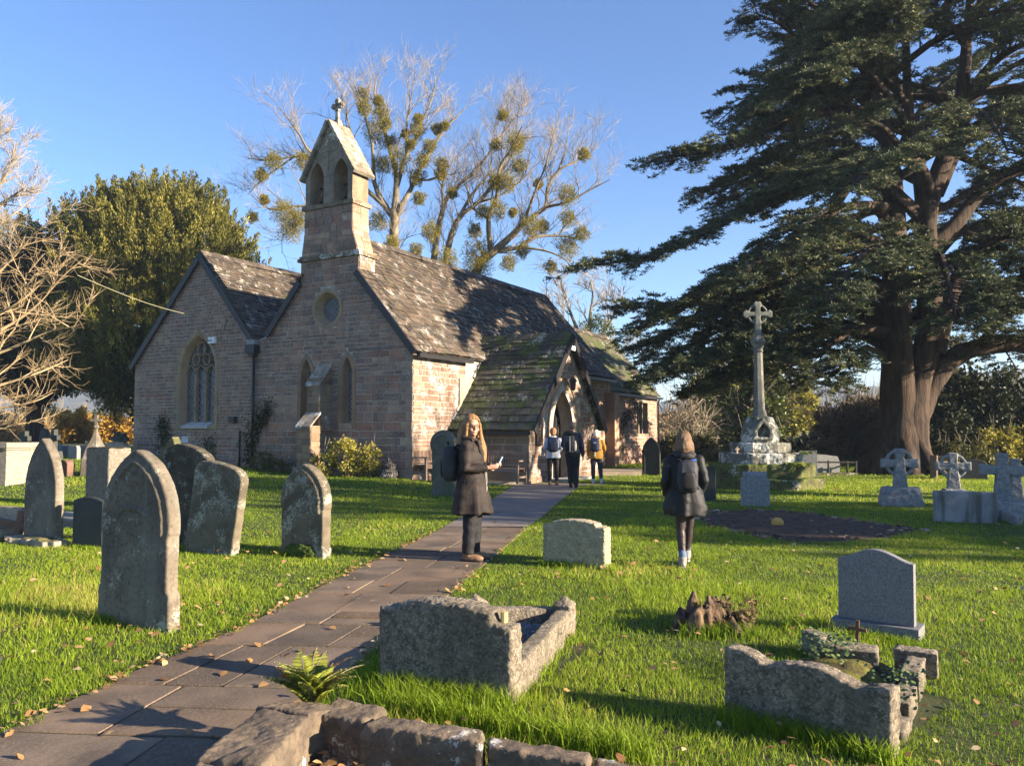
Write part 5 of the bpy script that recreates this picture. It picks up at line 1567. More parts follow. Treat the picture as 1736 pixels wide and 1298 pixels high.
mb.box((0, 0, h * .89), (.07, .07, h * .22)); mb.box((0, 0, h * .91), (.30, .069, .07)); mb.ell((0, 0, h * .8), (.09, .09, .06), n=8, m=6)
o = mb.build('stone_spire', M_gst); o.location = c; tag(o, 'slim stone spire topped by a small cross, rising behind the granite pillar', 'monument')
# ------------------------------------------------------------------ foreground wall, benches, rail
M_fstone = mat('wall_block', (0.19, 0.145, 0.10), (0.10, 0.078, 0.058), 5, 0.95, 0.9, 30, lichen=((0.46, 0.45, 0.41), 0.60, 7, 0.06), moss=((0.10, 0.11, 0.02), 0.10, 5), fine=((0.06, 0.05, 0.04), 25, .5), bdist=.02)
FW = empty('low_stone_wall', G(560, 1260), 'low wall of squared brown blocks with lichen, turning a corner at the bottom edge', 'wall')
def block(quad, z0, z1, seed, rough_a=.012, vox=.011):
    """block from its four top corners (photo pixels on the plane z1)"""
    t = [G(x, y, z1) for x, y in quad]
    mb = MB()
    R = random.Random(seed)
    c = sum(t, Vector()) / 4
    q = [c + (p - c) * .96 + Vector((0, 0, R.uniform(-.012, .012))) for p in t]
    low = [Vector((p.x, p.y, z0)) for p in t]
    mid = [Vector((p.x, p.y, z1 - .03)) for p in t]
    mb.loft([low, mid, q])
    off = Vector((seed * 3.1, 0, 0))
    o = part(mb, 'wall_block', M_fstone, FW); remesh(o, vox, 2, lambda co, no: rough_a * noise.noise((co + off) * 9) + .006 * noise.noise((co + off) * 30))
block([(330, 1278), (445, 1300), (528, 1215), (440, 1196)], -.05, .26, 1)
block([(432, 1197), (524, 1213), (585, 1192), (490, 1180)], -.05, .25, 2)
block([(530, 1206), (620, 1222), (655, 1196), (570, 1182)], -.05, .24, 3)
block([(270, 1390), (430, 1420), (452, 1304), (335, 1282)], -.05, .25, 4)
block([(612, 1228), (820, 1262), (822, 1240), (650, 1212)], -.05, .24, 5)
block([(826, 1266), (1000, 1297), (1004, 1274), (826, 1244)], -.05, .22, 6)
block([(1006, 1300), (1180, 1345), (1190, 1310), (1010, 1278)], -.05, .20, 7)
# inner face courses seen under the corner
def lowblock(quad, z0, z1, seed): block(quad, z0, z1, seed)
mb = MB()
a = G(470, 1400, 0.02); 
o = MB(); o.face([G(420, 1330, .02), G(1200, 1400, .02), G(1100, 1295, .02), G(620, 1230, .02), G(500, 1230, .02)])
pit = o.build('leaf_litter_bed', mat('brown_litter', (.07, .045, .03), (.035, .025, .018), 12, 1, 1, 40), fix=False); tag(pit, 'earth bed inside the low wall', kind='structure')

M_bench = mat('bench_teak', (0.30, 0.205, 0.145), (0.21, 0.145, 0.105), 8, 0.75, 0.4, 50, stretch=(1, 1, 1))
def bench(px, pyb, d, rz, label, L_=1.5):
    c = P(px, pyb, d); c.z = max(0, H(c.x, c.y)); c.z = HC + (ray(px, pyb).z) * d / ray(px, pyb).y
    root = empty('park_bench', c, label, 'bench', 'teak benches against the porch and nave walls'); root.rotation_euler = (0, 0, rz)
    def pc(nm, items):
        mb = MB()
        for ce, sz in items: mb.box(ce, sz)
        return mb.build(nm, M_bench, root)
    for s in (-1, 1):
        pc('leg', [((s * (L_ / 2 - .03), -.24, .31), (.06, .06, .62))]); pc('leg', [((s * (L_ / 2 - .03), .24, .45), (.06, .05, .92))])
        pc('armrest', [((s * (L_ / 2 - .03), -.02, .64), (.08, .58, .04)), ((s * (L_ / 2 - .03), 0, .18), (.04, .46, .05))])
    pc('seat', [((0, -.22 + k * .095, .42), (L_ - .1, .08, .025)) for k in range(5)] + [((0, -.25, .37), (L_ - .1, .035, .08)), ((0, .2, .37), (L_ - .1, .035, .06))])
    n = 17
    pc('backrest', [((0, .24, .50), (L_ - .1, .035, .06))] + [((-L_ / 2 + .09 + k * (L_ - .18) / (n - 1), .245, .69), (.035, .018, .34)) for k in range(n)])
    mb = MB(); k = 12
    for i in range(k):
        x0, x1 = -L_ / 2 + i * L_ / k, -L_ / 2 + (i + 1) * L_ / k
        z0, z1 = .86 + .07 * (1 - (2 * x0 / L_) ** 2), .86 + .07 * (1 - (2 * x1 / L_) ** 2)
        mb.mesh([(x0, .225, .82), (x1, .225, .82), (x1, .27, .82), (x0, .27, .82), (x0, .225, z0), (x1, .225, z1), (x1, .27, z1), (x0, .27, z0)], [(0, 3, 2, 1), (4, 5, 6, 7), (0, 1, 5, 4), (2, 3, 7, 6)] + ([(3, 0, 4, 7)] if i == 0 else []) + ([(1, 2, 6, 5)] if i == k - 1 else []))
    mb.build('top_rail', M_bench, root)
    return root
# bench against the porch west wall: faces -E
bz = -math.atan2(E.x, E.y)      # rotates local +y to E
bench(846, 818, 23.55, bz, 'slatted wooden bench against the porch side wall, right of the standing woman', 1.55)
# bench against the nave south wall: back to the wall (local +y = Nn)
bench(731, 812, 23.6, bz + math.pi / 2, 'slatted wooden bench against the sunlit nave wall, left of the mossy gravestone', 1.25)
# paved ledge by the west corner
mb = MB()
q = [G(575, 815, 0), G(735, 824, 0), G(900, 822, 0), PC + E * .1, C0 + E * PS0, C0 + Nn * 2.2, C0 + Nn * 2.6 - E * .5]
mb.loft([[Vector((p.x, p.y, -.05)) for p in q], [Vector((p.x, p.y, .09)) for p in q]])
o = mb.build('stone_ledge', M_dress); o.location.z = 0; tag(o, 'raised stone paving round the foot of the church corner', kind='structure')
# stone urn
up_ = WF(.55, .16, .4)
mb = MB(); mb.loft([[up_ + Vector((r * math.cos(a * math.pi / 6), r * math.sin(a * math.pi / 6), z)) for a in range(12)] for r, z in ((.24, 0), (.30, .12), (.27, .24), (.2, .3), (.23, .42), (.10, .50), (.03, .62))])
o = mb.build('stone_fragment', M_stone, None, True); remesh(o, .02, 1, weather(.02, 7)); tag(o, 'stack of worn carved stone fragments at the church corner', 'stone')
# handrail right of the path
hr = G(1105, 806)
root = empty('handrail', hr, 'black iron handrail with sloping ends beside the walkway', 'railing')
def HP(px, py, dd=0): r = P(px, py, hr.y + dd); return r - hr
mb = MB()
for px in (1092, 1101, 1113):
    t = HP(px, 755, 0); mb.tube([Vector((t.x, 0, -.05)), Vector((t.x, 0, t.z))], .035, 6)
a_, b_, c_, d_ = HP(1088, 766), HP(1097, 753), HP(1108, 753), HP(1117, 762)
mb.tube([a_, b_, c_, d_], .035, 6); mb.build('rail_frame', M_black, root)
# walkway ledge right of porch
mb = MB()
q = [G(1012, 800, 0), G(1100, 806, 0), G(1100, 800, 0), G(1030, 792, 0)]
a_ = G(1014, 806, 0); b_ = G(1112, 806, 0)
mb.loft([[Vector((p.x, p.y, -.05)) for p in (a_, b_, b_ + Vector((0, 2.2, 0)), a_ + Vector((0, 2.2, 0)))], [Vector((p.x, p.y, .14)) for p in (a_, b_, b_ + Vector((0, 2.2, 0)), a_ + Vector((0, 2.2, 0)))]])
o = mb.build('kerb', M_dress); tag(o, 'raised kerb and walkway to the right of the porch', kind='structure')
# tree stump
sc = G(1205, 1070)
mb = MB(); R = random.Random(31)
for k in range(30):
    a = R.uniform(0, 6.28); r = R.uniform(.02, .22); hh = R.uniform(.12, .26) * (1.3 if k % 5 == 0 else 1) * (1.1 - r)
    mb.tube([Vector((math.cos(a) * r * 1.5, math.sin(a) * r, -.05)), Vector((math.cos(a) * r * 1.25, math.sin(a) * r, hh * .7)), Vector((math.cos(a) * r * 1.15 + R.uniform(-.03, .03), math.sin(a) * r * .9, hh))], [.075, .045, .012], 6)
o = mb.build('tree_stump', mat('rotten_wood', (.19, .125, .075), (.028, .019, .013), 16, .95, 1.0, 40, stretch=(1, 1, .3), moss=((.07, .08, .02), .12, 8))); remesh(o, .011, 1, lambda co, no: .010 * noise.noise(Vector((co.x * 30, co.y * 30, co.z * 8)))); o.location = sc; tag(o, 'rotten splintered brown tree stump overgrown with weeds in the grass', 'stump')
# white cable from the left to the aisle gable
pa = WF(*pl(WF, 338, 537), .05); pb = P(165, 480, 20.0)
mb = MB(); pts = []
for k in range(13):
    t = k / 12; p = pa.lerp(pb + Vector((-.5, 0, .2)), t); p.z -= .12 * math.sin(math.pi * t); pts.append(p)
mb.tube(pts, .010, 4); o = mb.build('overhead_cable', mat('pale_cable', (.26, .25, .16), None)); tag(o, 'thin pale cable strung from the trees to the aisle gable', 'cable')
# soil patch with stones
mb = MB(); R = random.Random(14)
pts = [G(x, y, 0) for x, y in ((1180, 876), (1215, 868), (1290, 864), (1380, 872), (1460, 884), (1520, 892), (1560, 900), (1500, 912), (1420, 920), (1330, 918), (1250, 904), (1195, 888))]
cc_ = sum(pts, Vector()) / len(pts)
rim = [cc_ + (p - cc_) * 1.04 + Vector((0, 0, 0.004)) for p in pts]; inn = [cc_ + (p - cc_) * .8 + Vector((0, 0, .035)) for p in pts]
mb.loft([rim, inn], caps=False); mb.f.append(tuple(range(len(mb.v) - len(inn), len(mb.v)))); mb.c.append((1, 1, 1)); mb.m.append(0)
o = mb.build('bare_soil', mat('dark_earth', (.115, .075, .052), (.060, .040, .029), 5, 1, 1.0, 18, bdist=.06)); tag(o, 'patch of bare dark earth ringed by stones in the grass', kind='structure')
M_pebble = mat('patch_stone', (.30, .23, .18), (.16, .12, .10), 6, .95, .6, 40, use_col=True)
def inside(p, poly):
    c = False
    for i in range(len(poly)):
        a, b = poly[i], poly[i - 1]
        if (a.y > p.y) != (b.y > p.y) and p.x < (b.x - a.x) * (p.y - a.y) / (b.y - a.y) + a.x: c = not c
    return c
SOIL = [Vector(p) for p in pts]
n_st = 0; Rn = random.Random(40)
spots = []
for i in range(len(pts)):
    a, b = pts[i], pts[(i + 1) % len(pts)]
    for k in range(7):
        if Rn.random() < .6: q_ = a.lerp(b, Rn.random()); spots.append((q_ + (cc_ - q_) * Rn.uniform(-.05, .22), 1))
for k in range(150):
    p = cc_ + Vector((Rn.uniform(-2.6, 2.6), Rn.uniform(-2, 2), 0))
    if inside(p, SOIL): spots.append((p, 0))
mb = MB()
for p, e in spots:
    s = Rn.uniform(.02, .075) if e else Rn.uniform(.012, .05)
    w_ = Rn.choice([(.9, .72, .55), (.7, .68, .66), (1.5, 1.45, 1.4), (.6, .46, .36)])
    o_ = Rn.random() * 9
    X = Vector((math.cos(o_), math.sin(o_), 0)); Y = Vector((-X.y, X.x, 0))
    mb.ell(p + Vector((0, 0, s * .3)), (s * Rn.uniform(1, 1.9), s, s * .55), (X, Y, UP), 7, 5, w_, fn=lambda d: 1 + .3 * noise.noise(d * 2 + Vector((o_, 0, 0))))
for k in range(900):
    p = cc_ + Vector((Rn.uniform(-2.6, 2.6), Rn.uniform(-2, 2), 0))
    if not inside(p, SOIL): continue
    s = Rn.uniform(.010, .028); o_ = Rn.random() * 9; w_ = Rn.choice([(.36, .26, .2), (.5, .4, .3), (.26, .19, .15)])
    mb.ell(p + Vector((0, 0, .03)), (s * 1.4, s, s * .7), None, 6, 4, w_, fn=lambda d: 1 + .4 * noise.noise(d * 2 + Vector((o_, 0, 0))))
o = mb.build('loose_stones', M_pebble); tag(o, 'scatter of small stones round the bare earth', kind='stuff')
mb = MB(); yp = G(1318, 893); mb.ell((0, 0, .07), (.10, .08, .085), n=14, m=10, fn=lambda d: 1 + .12 * noise.noise(d * 3))
o = mb.build('yellow_stone', mat('ochre_stone', (.58, .33, .08), (.44, .25, .07), 9, .9, .5, 30), None, True); o.location = yp; tag(o, 'rounded ochre yellow boulder in the middle of the bare earth', 'stone')
mb = MB(); 
for ce, sz in (((0, 0, .32), (.05, .3, .9)), ((.12, .1, .2), (.05, .05, .5)), ((.5, .1, .55), (1.1, .06, .08)), ((.5, .1, .35), (1.1, .3, .04)), ((1.0, .1, .25), (.06, .3, .5))): mb.box(ce, sz)
o = mb.build('wooden_bench', M_wood); pw = G(1583, 812); o.location = pw; o.rotation_euler = (0, .05, .2); tag(o, 'weathered wooden seat end and rails at the foot of the cedar', 'bench')
# ------------------------------------------------------------------ foliage tools
NR = np.random.default_rng(7)
def unit(a): return a / np.maximum(np.linalg.norm(a, axis=-1, keepdims=True), 1e-9)
def leafq(C, D, L, Wd, seed=None):
    """diamond leaves: C base points, D directions -> (N,4,3)"""
    r = NR.normal(size=C.shape); D = unit(D); S = unit(np.cross(D, r))
    L = np.broadcast_to(np.asarray(L, float), C.shape[:1])[:, None]; Wd = np.broadcast_to(np.asarray(Wd, float), C.shape[:1])[:, None]
    m = C + D * L * 0.45
    return np.stack([C, m + S * Wd * .5, C + D * L, m - S * Wd * .5], axis=1)
def twigs(A, B, Cc, ra, rc):
    """3-sided twigs bent at B: polygons (N*6,4,3)"""
    out = []
    t1 = unit(B - A); t2 = unit(Cc - B)
    up = unit(np.cross(t1, NR.normal(size=A.shape))); w1 = np.cross(t1, up)
    up2 = unit(up - t2 * np.sum(up * t2, axis=1, keepdims=True)); w2 = np.cross(t2, up2)
    ra = np.broadcast_to(np.asarray(ra, float), A.shape[:1])[:, None]; rc = np.broadcast_to(np.asarray(rc, float), A.shape[:1])[:, None]
    rb = (ra + rc) / 2
    R0 = [A + (up * math.cos(a) + w1 * math.sin(a)) * ra for a in (0, 2.094, 4.189)]
    R1 = [B + (up2 * math.cos(a) + w2 * math.sin(a)) * rb for a in (0, 2.094, 4.189)]
    R2 = [Cc + (up2 * math.cos(a) + w2 * math.sin(a)) * rc for a in (0, 2.094, 4.189)]
    for P0, P1 in ((R0, R1), (R1, R2)):
        for k in range(3): out.append(np.stack([P0[k], P0[(k + 1) % 3], P1[(k + 1) % 3], P1[k]], axis=1))
    return np.concatenate(out)
def poly_at(pts, rads, t):
    """point, tangent, radius at parameter t in 0..1 along polyline"""
    x = t * (len(pts) - 1); i = min(int(x), len(pts) - 2); f = x - i
    return pts[i].lerp(pts[i + 1], f), (pts[i + 1] - pts[i]).normalized(), rads[i] + (rads[i + 1] - rads[i]) * f
def smoothline(pts, rads, n=3):
    """Catmull-Rom resample"""
    P_ = [pts[0] * 2 - pts[1]] + list(pts) + [pts[-1] * 2 - pts[-2]]; out, ro = [], []
    for i in range(1, len(P_) - 2):
        for k in range(n):
            t = k / n; a, b, c, d = P_[i - 1], P_[i], P_[i + 1], P_[i + 2]
            out.append(0.5 * ((2 * b) + (c - a) * t + (2 * a - 5 * b + 4 * c - d) * t * t + (3 * b - a - 3 * c + d) * t ** 3))
            ro.append(rads[i - 1] + (rads[min(i, len(rads) - 1)] - rads[i - 1]) * t)
    out.append(pts[-1]); ro.append(rads[-1]); return out, ro

M_bark_c = mat('cedar_bark', (0.088, 0.060, 0.043), (0.032, 0.024, 0.019), 7, 0.95, 1.0, 18, stretch=(1, 1, 0.12), bdist=.08)
M_bark_l = mat('pale_bark', (0.23, 0.19, 0.125), (0.14, 0.115, 0.08), 3, 0.9, 0.4, 20)
M_twig = mat('pale_twig', (0.28, 0.235, 0.17), None, rough=0.9)
M_twigg = mat('golden_twig', (0.37, 0.275, 0.155), None, rough=0.85)
M_twigd = mat('grey_twig', (0.20, 0.165, 0.12), None, rough=0.9)
L_cedar = leafmat('cedar_needles', (0.030, 0.048, 0.028), (0.105, 0.125, 0.055), .18, .6, .4, (0.22, 0.21, 0.08))
L_yew = leafmat('yew_leaves', (0.026, 0.034, 0.010), (0.185, 0.175, 0.030), .2, .6, .5, (0.34, 0.29, 0.06))
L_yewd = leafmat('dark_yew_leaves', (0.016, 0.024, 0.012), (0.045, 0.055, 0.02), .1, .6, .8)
L_mist = leafmat('mistletoe_leaves', (0.13, 0.12, 0.02), (0.34, 0.28, 0.055), .4, .6, 2)
L_gold = leafmat('golden_beech_leaves', (0.34, 0.19, 0.03), (0.62, 0.42, 0.09), .3, .6, 1.0)
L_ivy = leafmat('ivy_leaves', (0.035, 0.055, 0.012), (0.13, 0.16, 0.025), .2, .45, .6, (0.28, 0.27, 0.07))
L_shrub = leafmat('golden_shrub_leaves', (0.10, 0.11, 0.02), (0.38, 0.33, 0.05), .25, .5, 3.0, (0.50, 0.44, 0.10))
L_bush = leafmat('bush_leaves', (0.045, 0.055, 0.02), (0.16, 0.15, 0.045), .2, .55, 1.0)
L_brown = leafmat('brown_thicket', (0.06, 0.045, 0.03), (0.17, 0.13, 0.08), .2, .8, .8)
L_tan = leafmat('tan_hedge_leaves', (0.26, 0.17, 0.08), (0.45, 0.31, 0.15), .25, .8, .8)
L_climb = leafmat('climber_leaves', (0.012, 0.02, 0.01), (0.04, 0.06, 0.02), .15, .45, 3)

def localize(o, p):
    o.data.transform(Matrix.Translation(-Vector(p)))
def addpart(o, root, name=None):
    localize(o, root.location); o.parent = root
    return o

# ------------------------------------------------------------------ bare trees
def bare_tree(name, label, group, base, limbs, depth, jit, seed, matb, matt, nsec=9, lsec=3.0, nter=8, ntw=9, tw=0.9, rtw=.012, upb=.5, dj=3.0, sizes=1.0, thin=1.0):
    """limbs: pixel polylines [(px, py, r)...] at the distance depth"""
    R = random.Random(seed)
    root = empty(name, base, label, 'tree', group)
    mb = MB(); secs = []
    allp = []
    for L_ in limbs:
        off = R.uniform(-dj, dj) if not L_[0][2] > .34 else 0
        n = len(L_); pts, rs = [], []
        for i, (px, py, r) in enumerate(L_):
            r = r * thin
            dd = depth + off * (i / (n - 1)) + (R.uniform(-.3, .3) if i else 0)
            pts.append(P(px, py, dd)); rs.append(r)
        pts, rs = smoothline(pts, rs)
        mb.tube(pts, rs, 7, caps=False)
        allp.append((pts, rs))
    A, B, Cc, RA, RC = [], [], [], [], []
    for pts, rs in allp:
        L0 = sum((b - a).length for a, b in zip(pts[:-1], pts[1:]))
        m = max(3, int(nsec * L0 / 8.0))
        for k in range(m):
            t = .22 + .78 * (k + R.random()) / m
            p, tg, r = poly_at(pts, rs, min(.999, t))
            d = (tg * .8 + Vector((R.gauss(0, 1), R.gauss(0, 1), R.gauss(0, .7))).normalized() * .95 + Vector((0, 0, upb))).normalized()
            ln = lsec * sizes * R.uniform(.5, 1.15) * (1.15 - .5 * t)
            q = [p]; dd = d.copy()
            for j in range(4):
                dd = (dd + Vector((R.gauss(0, .16), R.gauss(0, .16), R.gauss(0, .12) + .06))).normalized(); q.append(q[-1] + dd * ln / 4)
            r0 = max(.014, min(r * .6, (.02 + ln * .018) * (.6 if thin < 1 else 1)))
            rr = [r0 * (1 - .78 * j / 4) for j in range(5)]
            mb.tube(q, rr, 5, caps=False)
            for kk in range(nter):
                tt = .15 + .85 * (kk + R.random()) / nter
                pp, tg2, r2 = poly_at(q, rr, min(.999, tt))
                d3 = (tg2 * .9 + Vector((R.gauss(0, 1), R.gauss(0, 1), R.gauss(0, .7))).normalized() * .85 + Vector((0, 0, upb * .7))).normalized()
                l3 = ln * .45 * R.uniform(.5, 1.2)
                b3 = pp + d3 * l3 * .5; c3 = b3 + (d3 + Vector((R.gauss(0, .25), R.gauss(0, .25), R.gauss(0, .2) + .12))).normalized() * l3 * .5
                A.append(pp); B.append(b3); Cc.append(c3); RA.append(max(rtw, r2 * .6)); RC.append(rtw * .7)
                for w in range(ntw):
                    u = R.uniform(.1, 1); s = pp.lerp(b3, u * 2) if u < .5 else b3.lerp(c3, u * 2 - 1)
                    d4 = (d3 * .9 + Vector((R.gauss(0, 1), R.gauss(0, 1), R.gauss(0, .8))).normalized() * .8 + Vector((0, 0, upb * .5))).normalized()
                    l4 = tw * R.uniform(.4, 1.1)
                    b4 = s + d4 * l4 * .5; c4 = b4 + (d4 + Vector((R.gauss(0, .25), R.gauss(0, .25), R.gauss(0, .2) + .08))).normalized() * l4 * .5
                    A.append(s); B.append(b4); Cc.append(c4); RA.append(rtw); RC.append(rtw * .45)
    f = lambda q: np.array([tuple(v) for v in q])
    if A:
        V = twigs(f(A), f(B), f(Cc), np.array(RA), np.array(RC))
        addpart(npmesh('twigs', V, 4, matt), root)
    o = mb.build('trunk', matb, None, True); addpart(o, root)
    return root
def ball(root, c, r, m, n=520, ll=.16, name='mistletoe_clump'):
    u = unit(NR.normal(size=(n, 3))); rr = r * NR.uniform(.1, 1, n) ** .6
    fz = 1 + .38 * np.sin(u[:, 0] * 5 + c.x) * np.sin(u[:, 2] * 4 + c.y)
    Cn = np.array(tuple(c)) + u * (rr * fz)[:, None] * np.array([1, 1, 1.08])
    D = u + NR.normal(size=(n, 3)) * .6
    o = npmesh(name, leafq(Cn, D, NR.uniform(.6, 1.3, n) * ll, ll * .32), 4, m, NR.uniform(0, 1, n)); addpart(o, root); return o
DT = 48.0
def Z(x, y): return 380 + x / 2.553, 100 + y / 2.553
def ZL(*a): return [(Z(x, y)[0], Z(x, y)[1], r) for x, y, r in a]
GT = 'leafless trees full of mistletoe behind the church'
t1 = bare_tree('mistletoe_tree', 'tall leafless tree behind the bellcote, its bare crown full of mistletoe balls', GT, Vector((P(668, 600, DT).x, DT, -.3)),
    [[(668, 745, .6), (668, 500, .5), (668, 409, .45), (668, 366, .42)],
     [(668, 368, .36), (654, 351, .3), (635, 311, .22), (631, 245, .15), (615, 182, .1), (600, 140, .05)],
     [(668, 366, .36), (672, 319, .3), (670, 288, .25), (654, 229, .18), (646, 194, .13), (635, 159, .08), (640, 125, .04)],
     [(672, 319, .26), (689, 264, .2), (709, 229, .15), (717, 202, .1), (733, 166, .07), (738, 128, .04)],
     [(670, 366, .33), (689, 335, .26), (705, 304, .2), (729, 257, .15), (756, 217, .1), (787, 186, .05)],
     [(705, 304, .15), (730, 305, .1), (764, 294, .05)],
     [(689, 264, .15), (690, 210, .1), (700, 150, .05), (705, 118, .03)],
     [(654, 351, .24), (600, 305, .2), (540, 272, .16), (500, 265, .12), (464, 272, .08), (420, 268, .04)],
     [(600, 305, .16), (530, 262, .12), (509, 230, .1), (486, 198, .06), (470, 178, .03)],
     [(600, 320, .18), (540, 345, .13), (500, 350, .1), (458, 355, .07), (425, 330, .03)],
     [(560, 340, .12), (500, 385, .08), (480, 400, .05), (478, 430, .02)],
     [(635, 311, .15), (600, 240, .1), (585, 180, .06), (575, 150, .03)],
     [(500, 265, .10), (450, 300, .07), (420, 330, .03)]], DT, 1, 3, M_bark_l, M_twig, nsec=12, lsec=3.0, nter=7, ntw=4, tw=.95, rtw=.0065, thin=.62)
t2 = bare_tree('mistletoe_tree', 'slender leafless tree with two stems and mistletoe, right of the bellcote above the nave ridge', GT, Vector((P(748, 600, DT + 3).x, DT + 3, -.3)),
    [[(742, 745, .5), (738, 520, .42), (736, 437, .35), (752, 350, .26), (772, 319, .2), (811, 284, .14), (850, 229, .08), (880, 190, .04)],
     [(748, 745, .5), (752, 520, .42), (757, 437, .35), (775, 374, .26), (811, 343, .2), (842, 304, .15), (870, 257, .1), (877, 205, .05), (880, 175, .03)],
     [(752, 350, .16), (750, 310, .1), (768, 270, .06), (770, 235, .03)],
     [(775, 374, .2), (800, 330, .15), (830, 290, .1), (835, 230, .05), (850, 180, .03)],
     [(811, 343, .13), (850, 330, .1), (900, 290, .06), (930, 230, .03)]], DT + 3, 1, 5, M_bark_l, M_twig, nsec=13, lsec=2.8, nter=7, ntw=5, tw=.95, rtw=.0065, thin=.62)
t3 = bare_tree('mistletoe_tree', 'wide leafless tree with heavy spreading limbs and mistletoe, nearest the nave cross', GT, Vector((P(806, 600, DT + 1).x, DT + 1, -.3)),
    [[(800, 745, .6), (803, 520, .5), (811, 452, .45), (834, 429, .40), (866, 401, .33), (889, 378, .27), (924, 351, .2), (928, 319, .16), (948, 288, .12), (987, 268, .07), (1012, 232, .03)],
     [(832, 429, .28), (828, 370, .24), (842, 335, .2), (846, 288, .15), (866, 253, .1), (885, 215, .05)],
     [(924, 351, .16), (960, 343, .12), (1006, 319, .07), (1034, 305, .03)],
     [(845, 425, .24), (881, 419, .2), (909, 402, .16), (948, 400, .1), (985, 405, .05)],
     [(881, 419, .14), (924, 425, .1), (955, 438, .06), (970, 455, .03)],
     [(889, 378, .16), (905, 330, .12), (925, 280, .08), (940, 220, .04)],
     [(948, 288, .09), (960, 250, .06), (965, 210, .03)],
     [(828, 370, .14), (800, 350, .1), (790, 300, .06)]], DT + 1, 1, 9, M_bark_l, M_twig, nsec=12, lsec=3.0, nter=7, ntw=4, tw=.95, rtw=.0065, thin=.62)
balls = [(600, 155, 28), (605, 210, 28), (668, 180, 18), (680, 235, 32), (655, 320, 45), (700, 280, 22), (835, 310, 32), (785, 325, 15), (808, 370, 20), (840, 260, 18), (920, 305, 20), (957, 290, 16), (750, 440, 50), (720, 360, 25), (680, 455, 30), (860, 440, 30), (890, 380, 25), (835, 510, 32), (940, 455, 25), (938, 500, 22), (845, 605, 24), (215, 440, 34), (160, 500, 24), (345, 440, 40), (175, 608, 16), (260, 660, 46), (285, 740, 46), (125, 683, 20), (320, 690, 35), (1265, 365, 42), (1275, 465, 32), (1225, 535, 38), (1175, 530, 30), (1205, 245, 18), (1175, 370, 20), (1557, 412, 24), (1485, 590, 40), (1360, 542, 18), (1490, 690, 32), (1548, 755, 28), (1485, 810, 46), (1120, 660, 28), (1180, 650, 38), (1250, 665, 16), (1330, 725, 40), (1380, 725, 24), (895, 750, 36), (1085, 740, 25), (1100, 840, 60), (1100, 900, 50), (1230, 880, 30), (1290, 830, 28), (1415, 900, 24), (830, 830, 26), (725, 800, 30), (665, 700, 34), (990, 580, 20), (965, 870, 44)]
for x, y, r in balls:
    px, py = Z(x, y); rt = t1 if px < 735 else (t2 if px < 800 and not (px > 790 and py > 400) else t3)
    d = DT + random.Random(x).uniform(-1.5, .5); c = P(px, py, d); rr = r / 2.553 * d / 1382 * 1.2
    ball(rt, c, rr, L_mist, int(1100 + 2800 * rr * rr), .11)

# left edge bare trees
bt = bare_tree('bare_tree', 'leafless tree with golden sunlit twigs reaching in from the left edge over the chest tomb', None, Vector((P(-190, 700, 17).x, 17, 0)),
    [[(-190, 800, .3), (-180, 700, .28), (-150, 620, .24)],
     [(-150, 640, .18), (-60, 590, .12), (10, 555, .08), (60, 520, .05), (105, 470, .03), (140, 440, .015)],
     [(-150, 660, .16), (-60, 620, .11), (20, 590, .07), (90, 560, .04), (140, 555, .015)],
     [(-160, 700, .14), (-60, 670, .10), (10, 650, .07), (70, 630, .04), (115, 610, .015)],
     [(-160, 720, .14), (-60, 700, .09), (10, 690, .06), (60, 680, .03), (90, 665, .012)],
     [(-150, 600, .16), (-70, 520, .10), (0, 460, .06), (45, 410, .03), (70, 385, .012)],
     [(-150, 580, .14), (-80, 470, .08), (-20, 400, .05), (20, 365, .02)],
     [(-160, 740, .1), (-80, 745, .07), (-10, 730, .04), (40, 715, .015)],
     [(-150, 620, .14), (-60, 560, .09), (20, 520, .05), (70, 480, .03), (95, 440, .012)]], 17, 1, 21, M_twigg, M_twigg, nsec=15, lsec=1.25, nter=6, ntw=4, tw=.40, rtw=.0034, upb=.2, dj=1.5, thin=.42)
bt2 = bare_tree('bare_tree', 'pale leafless crown at the upper left edge of the sky', None, Vector((P(-160, 700, 40).x, 40, 0)),
    [[(-160, 760, .5), (-150, 560, .4), (-130, 450, .3)], [(-130, 460, .22), (-70, 400, .15), (-20, 340, .09), (15, 290, .05), (30, 240, .03)],
     [(-130, 480, .2), (-60, 450, .12), (0, 420, .07), (35, 395, .03)], [(-130, 430, .18), (-90, 330, .1), (-40, 260, .06), (-5, 215, .03)], [(-130, 470, .2), (-50, 380, .12), (10, 340, .06), (40, 320, .03)]],
    40, 1, 23, M_bark_l, M_twig, nsec=12, lsec=2.2, nter=7, ntw=8, tw=.8, rtw=.010)

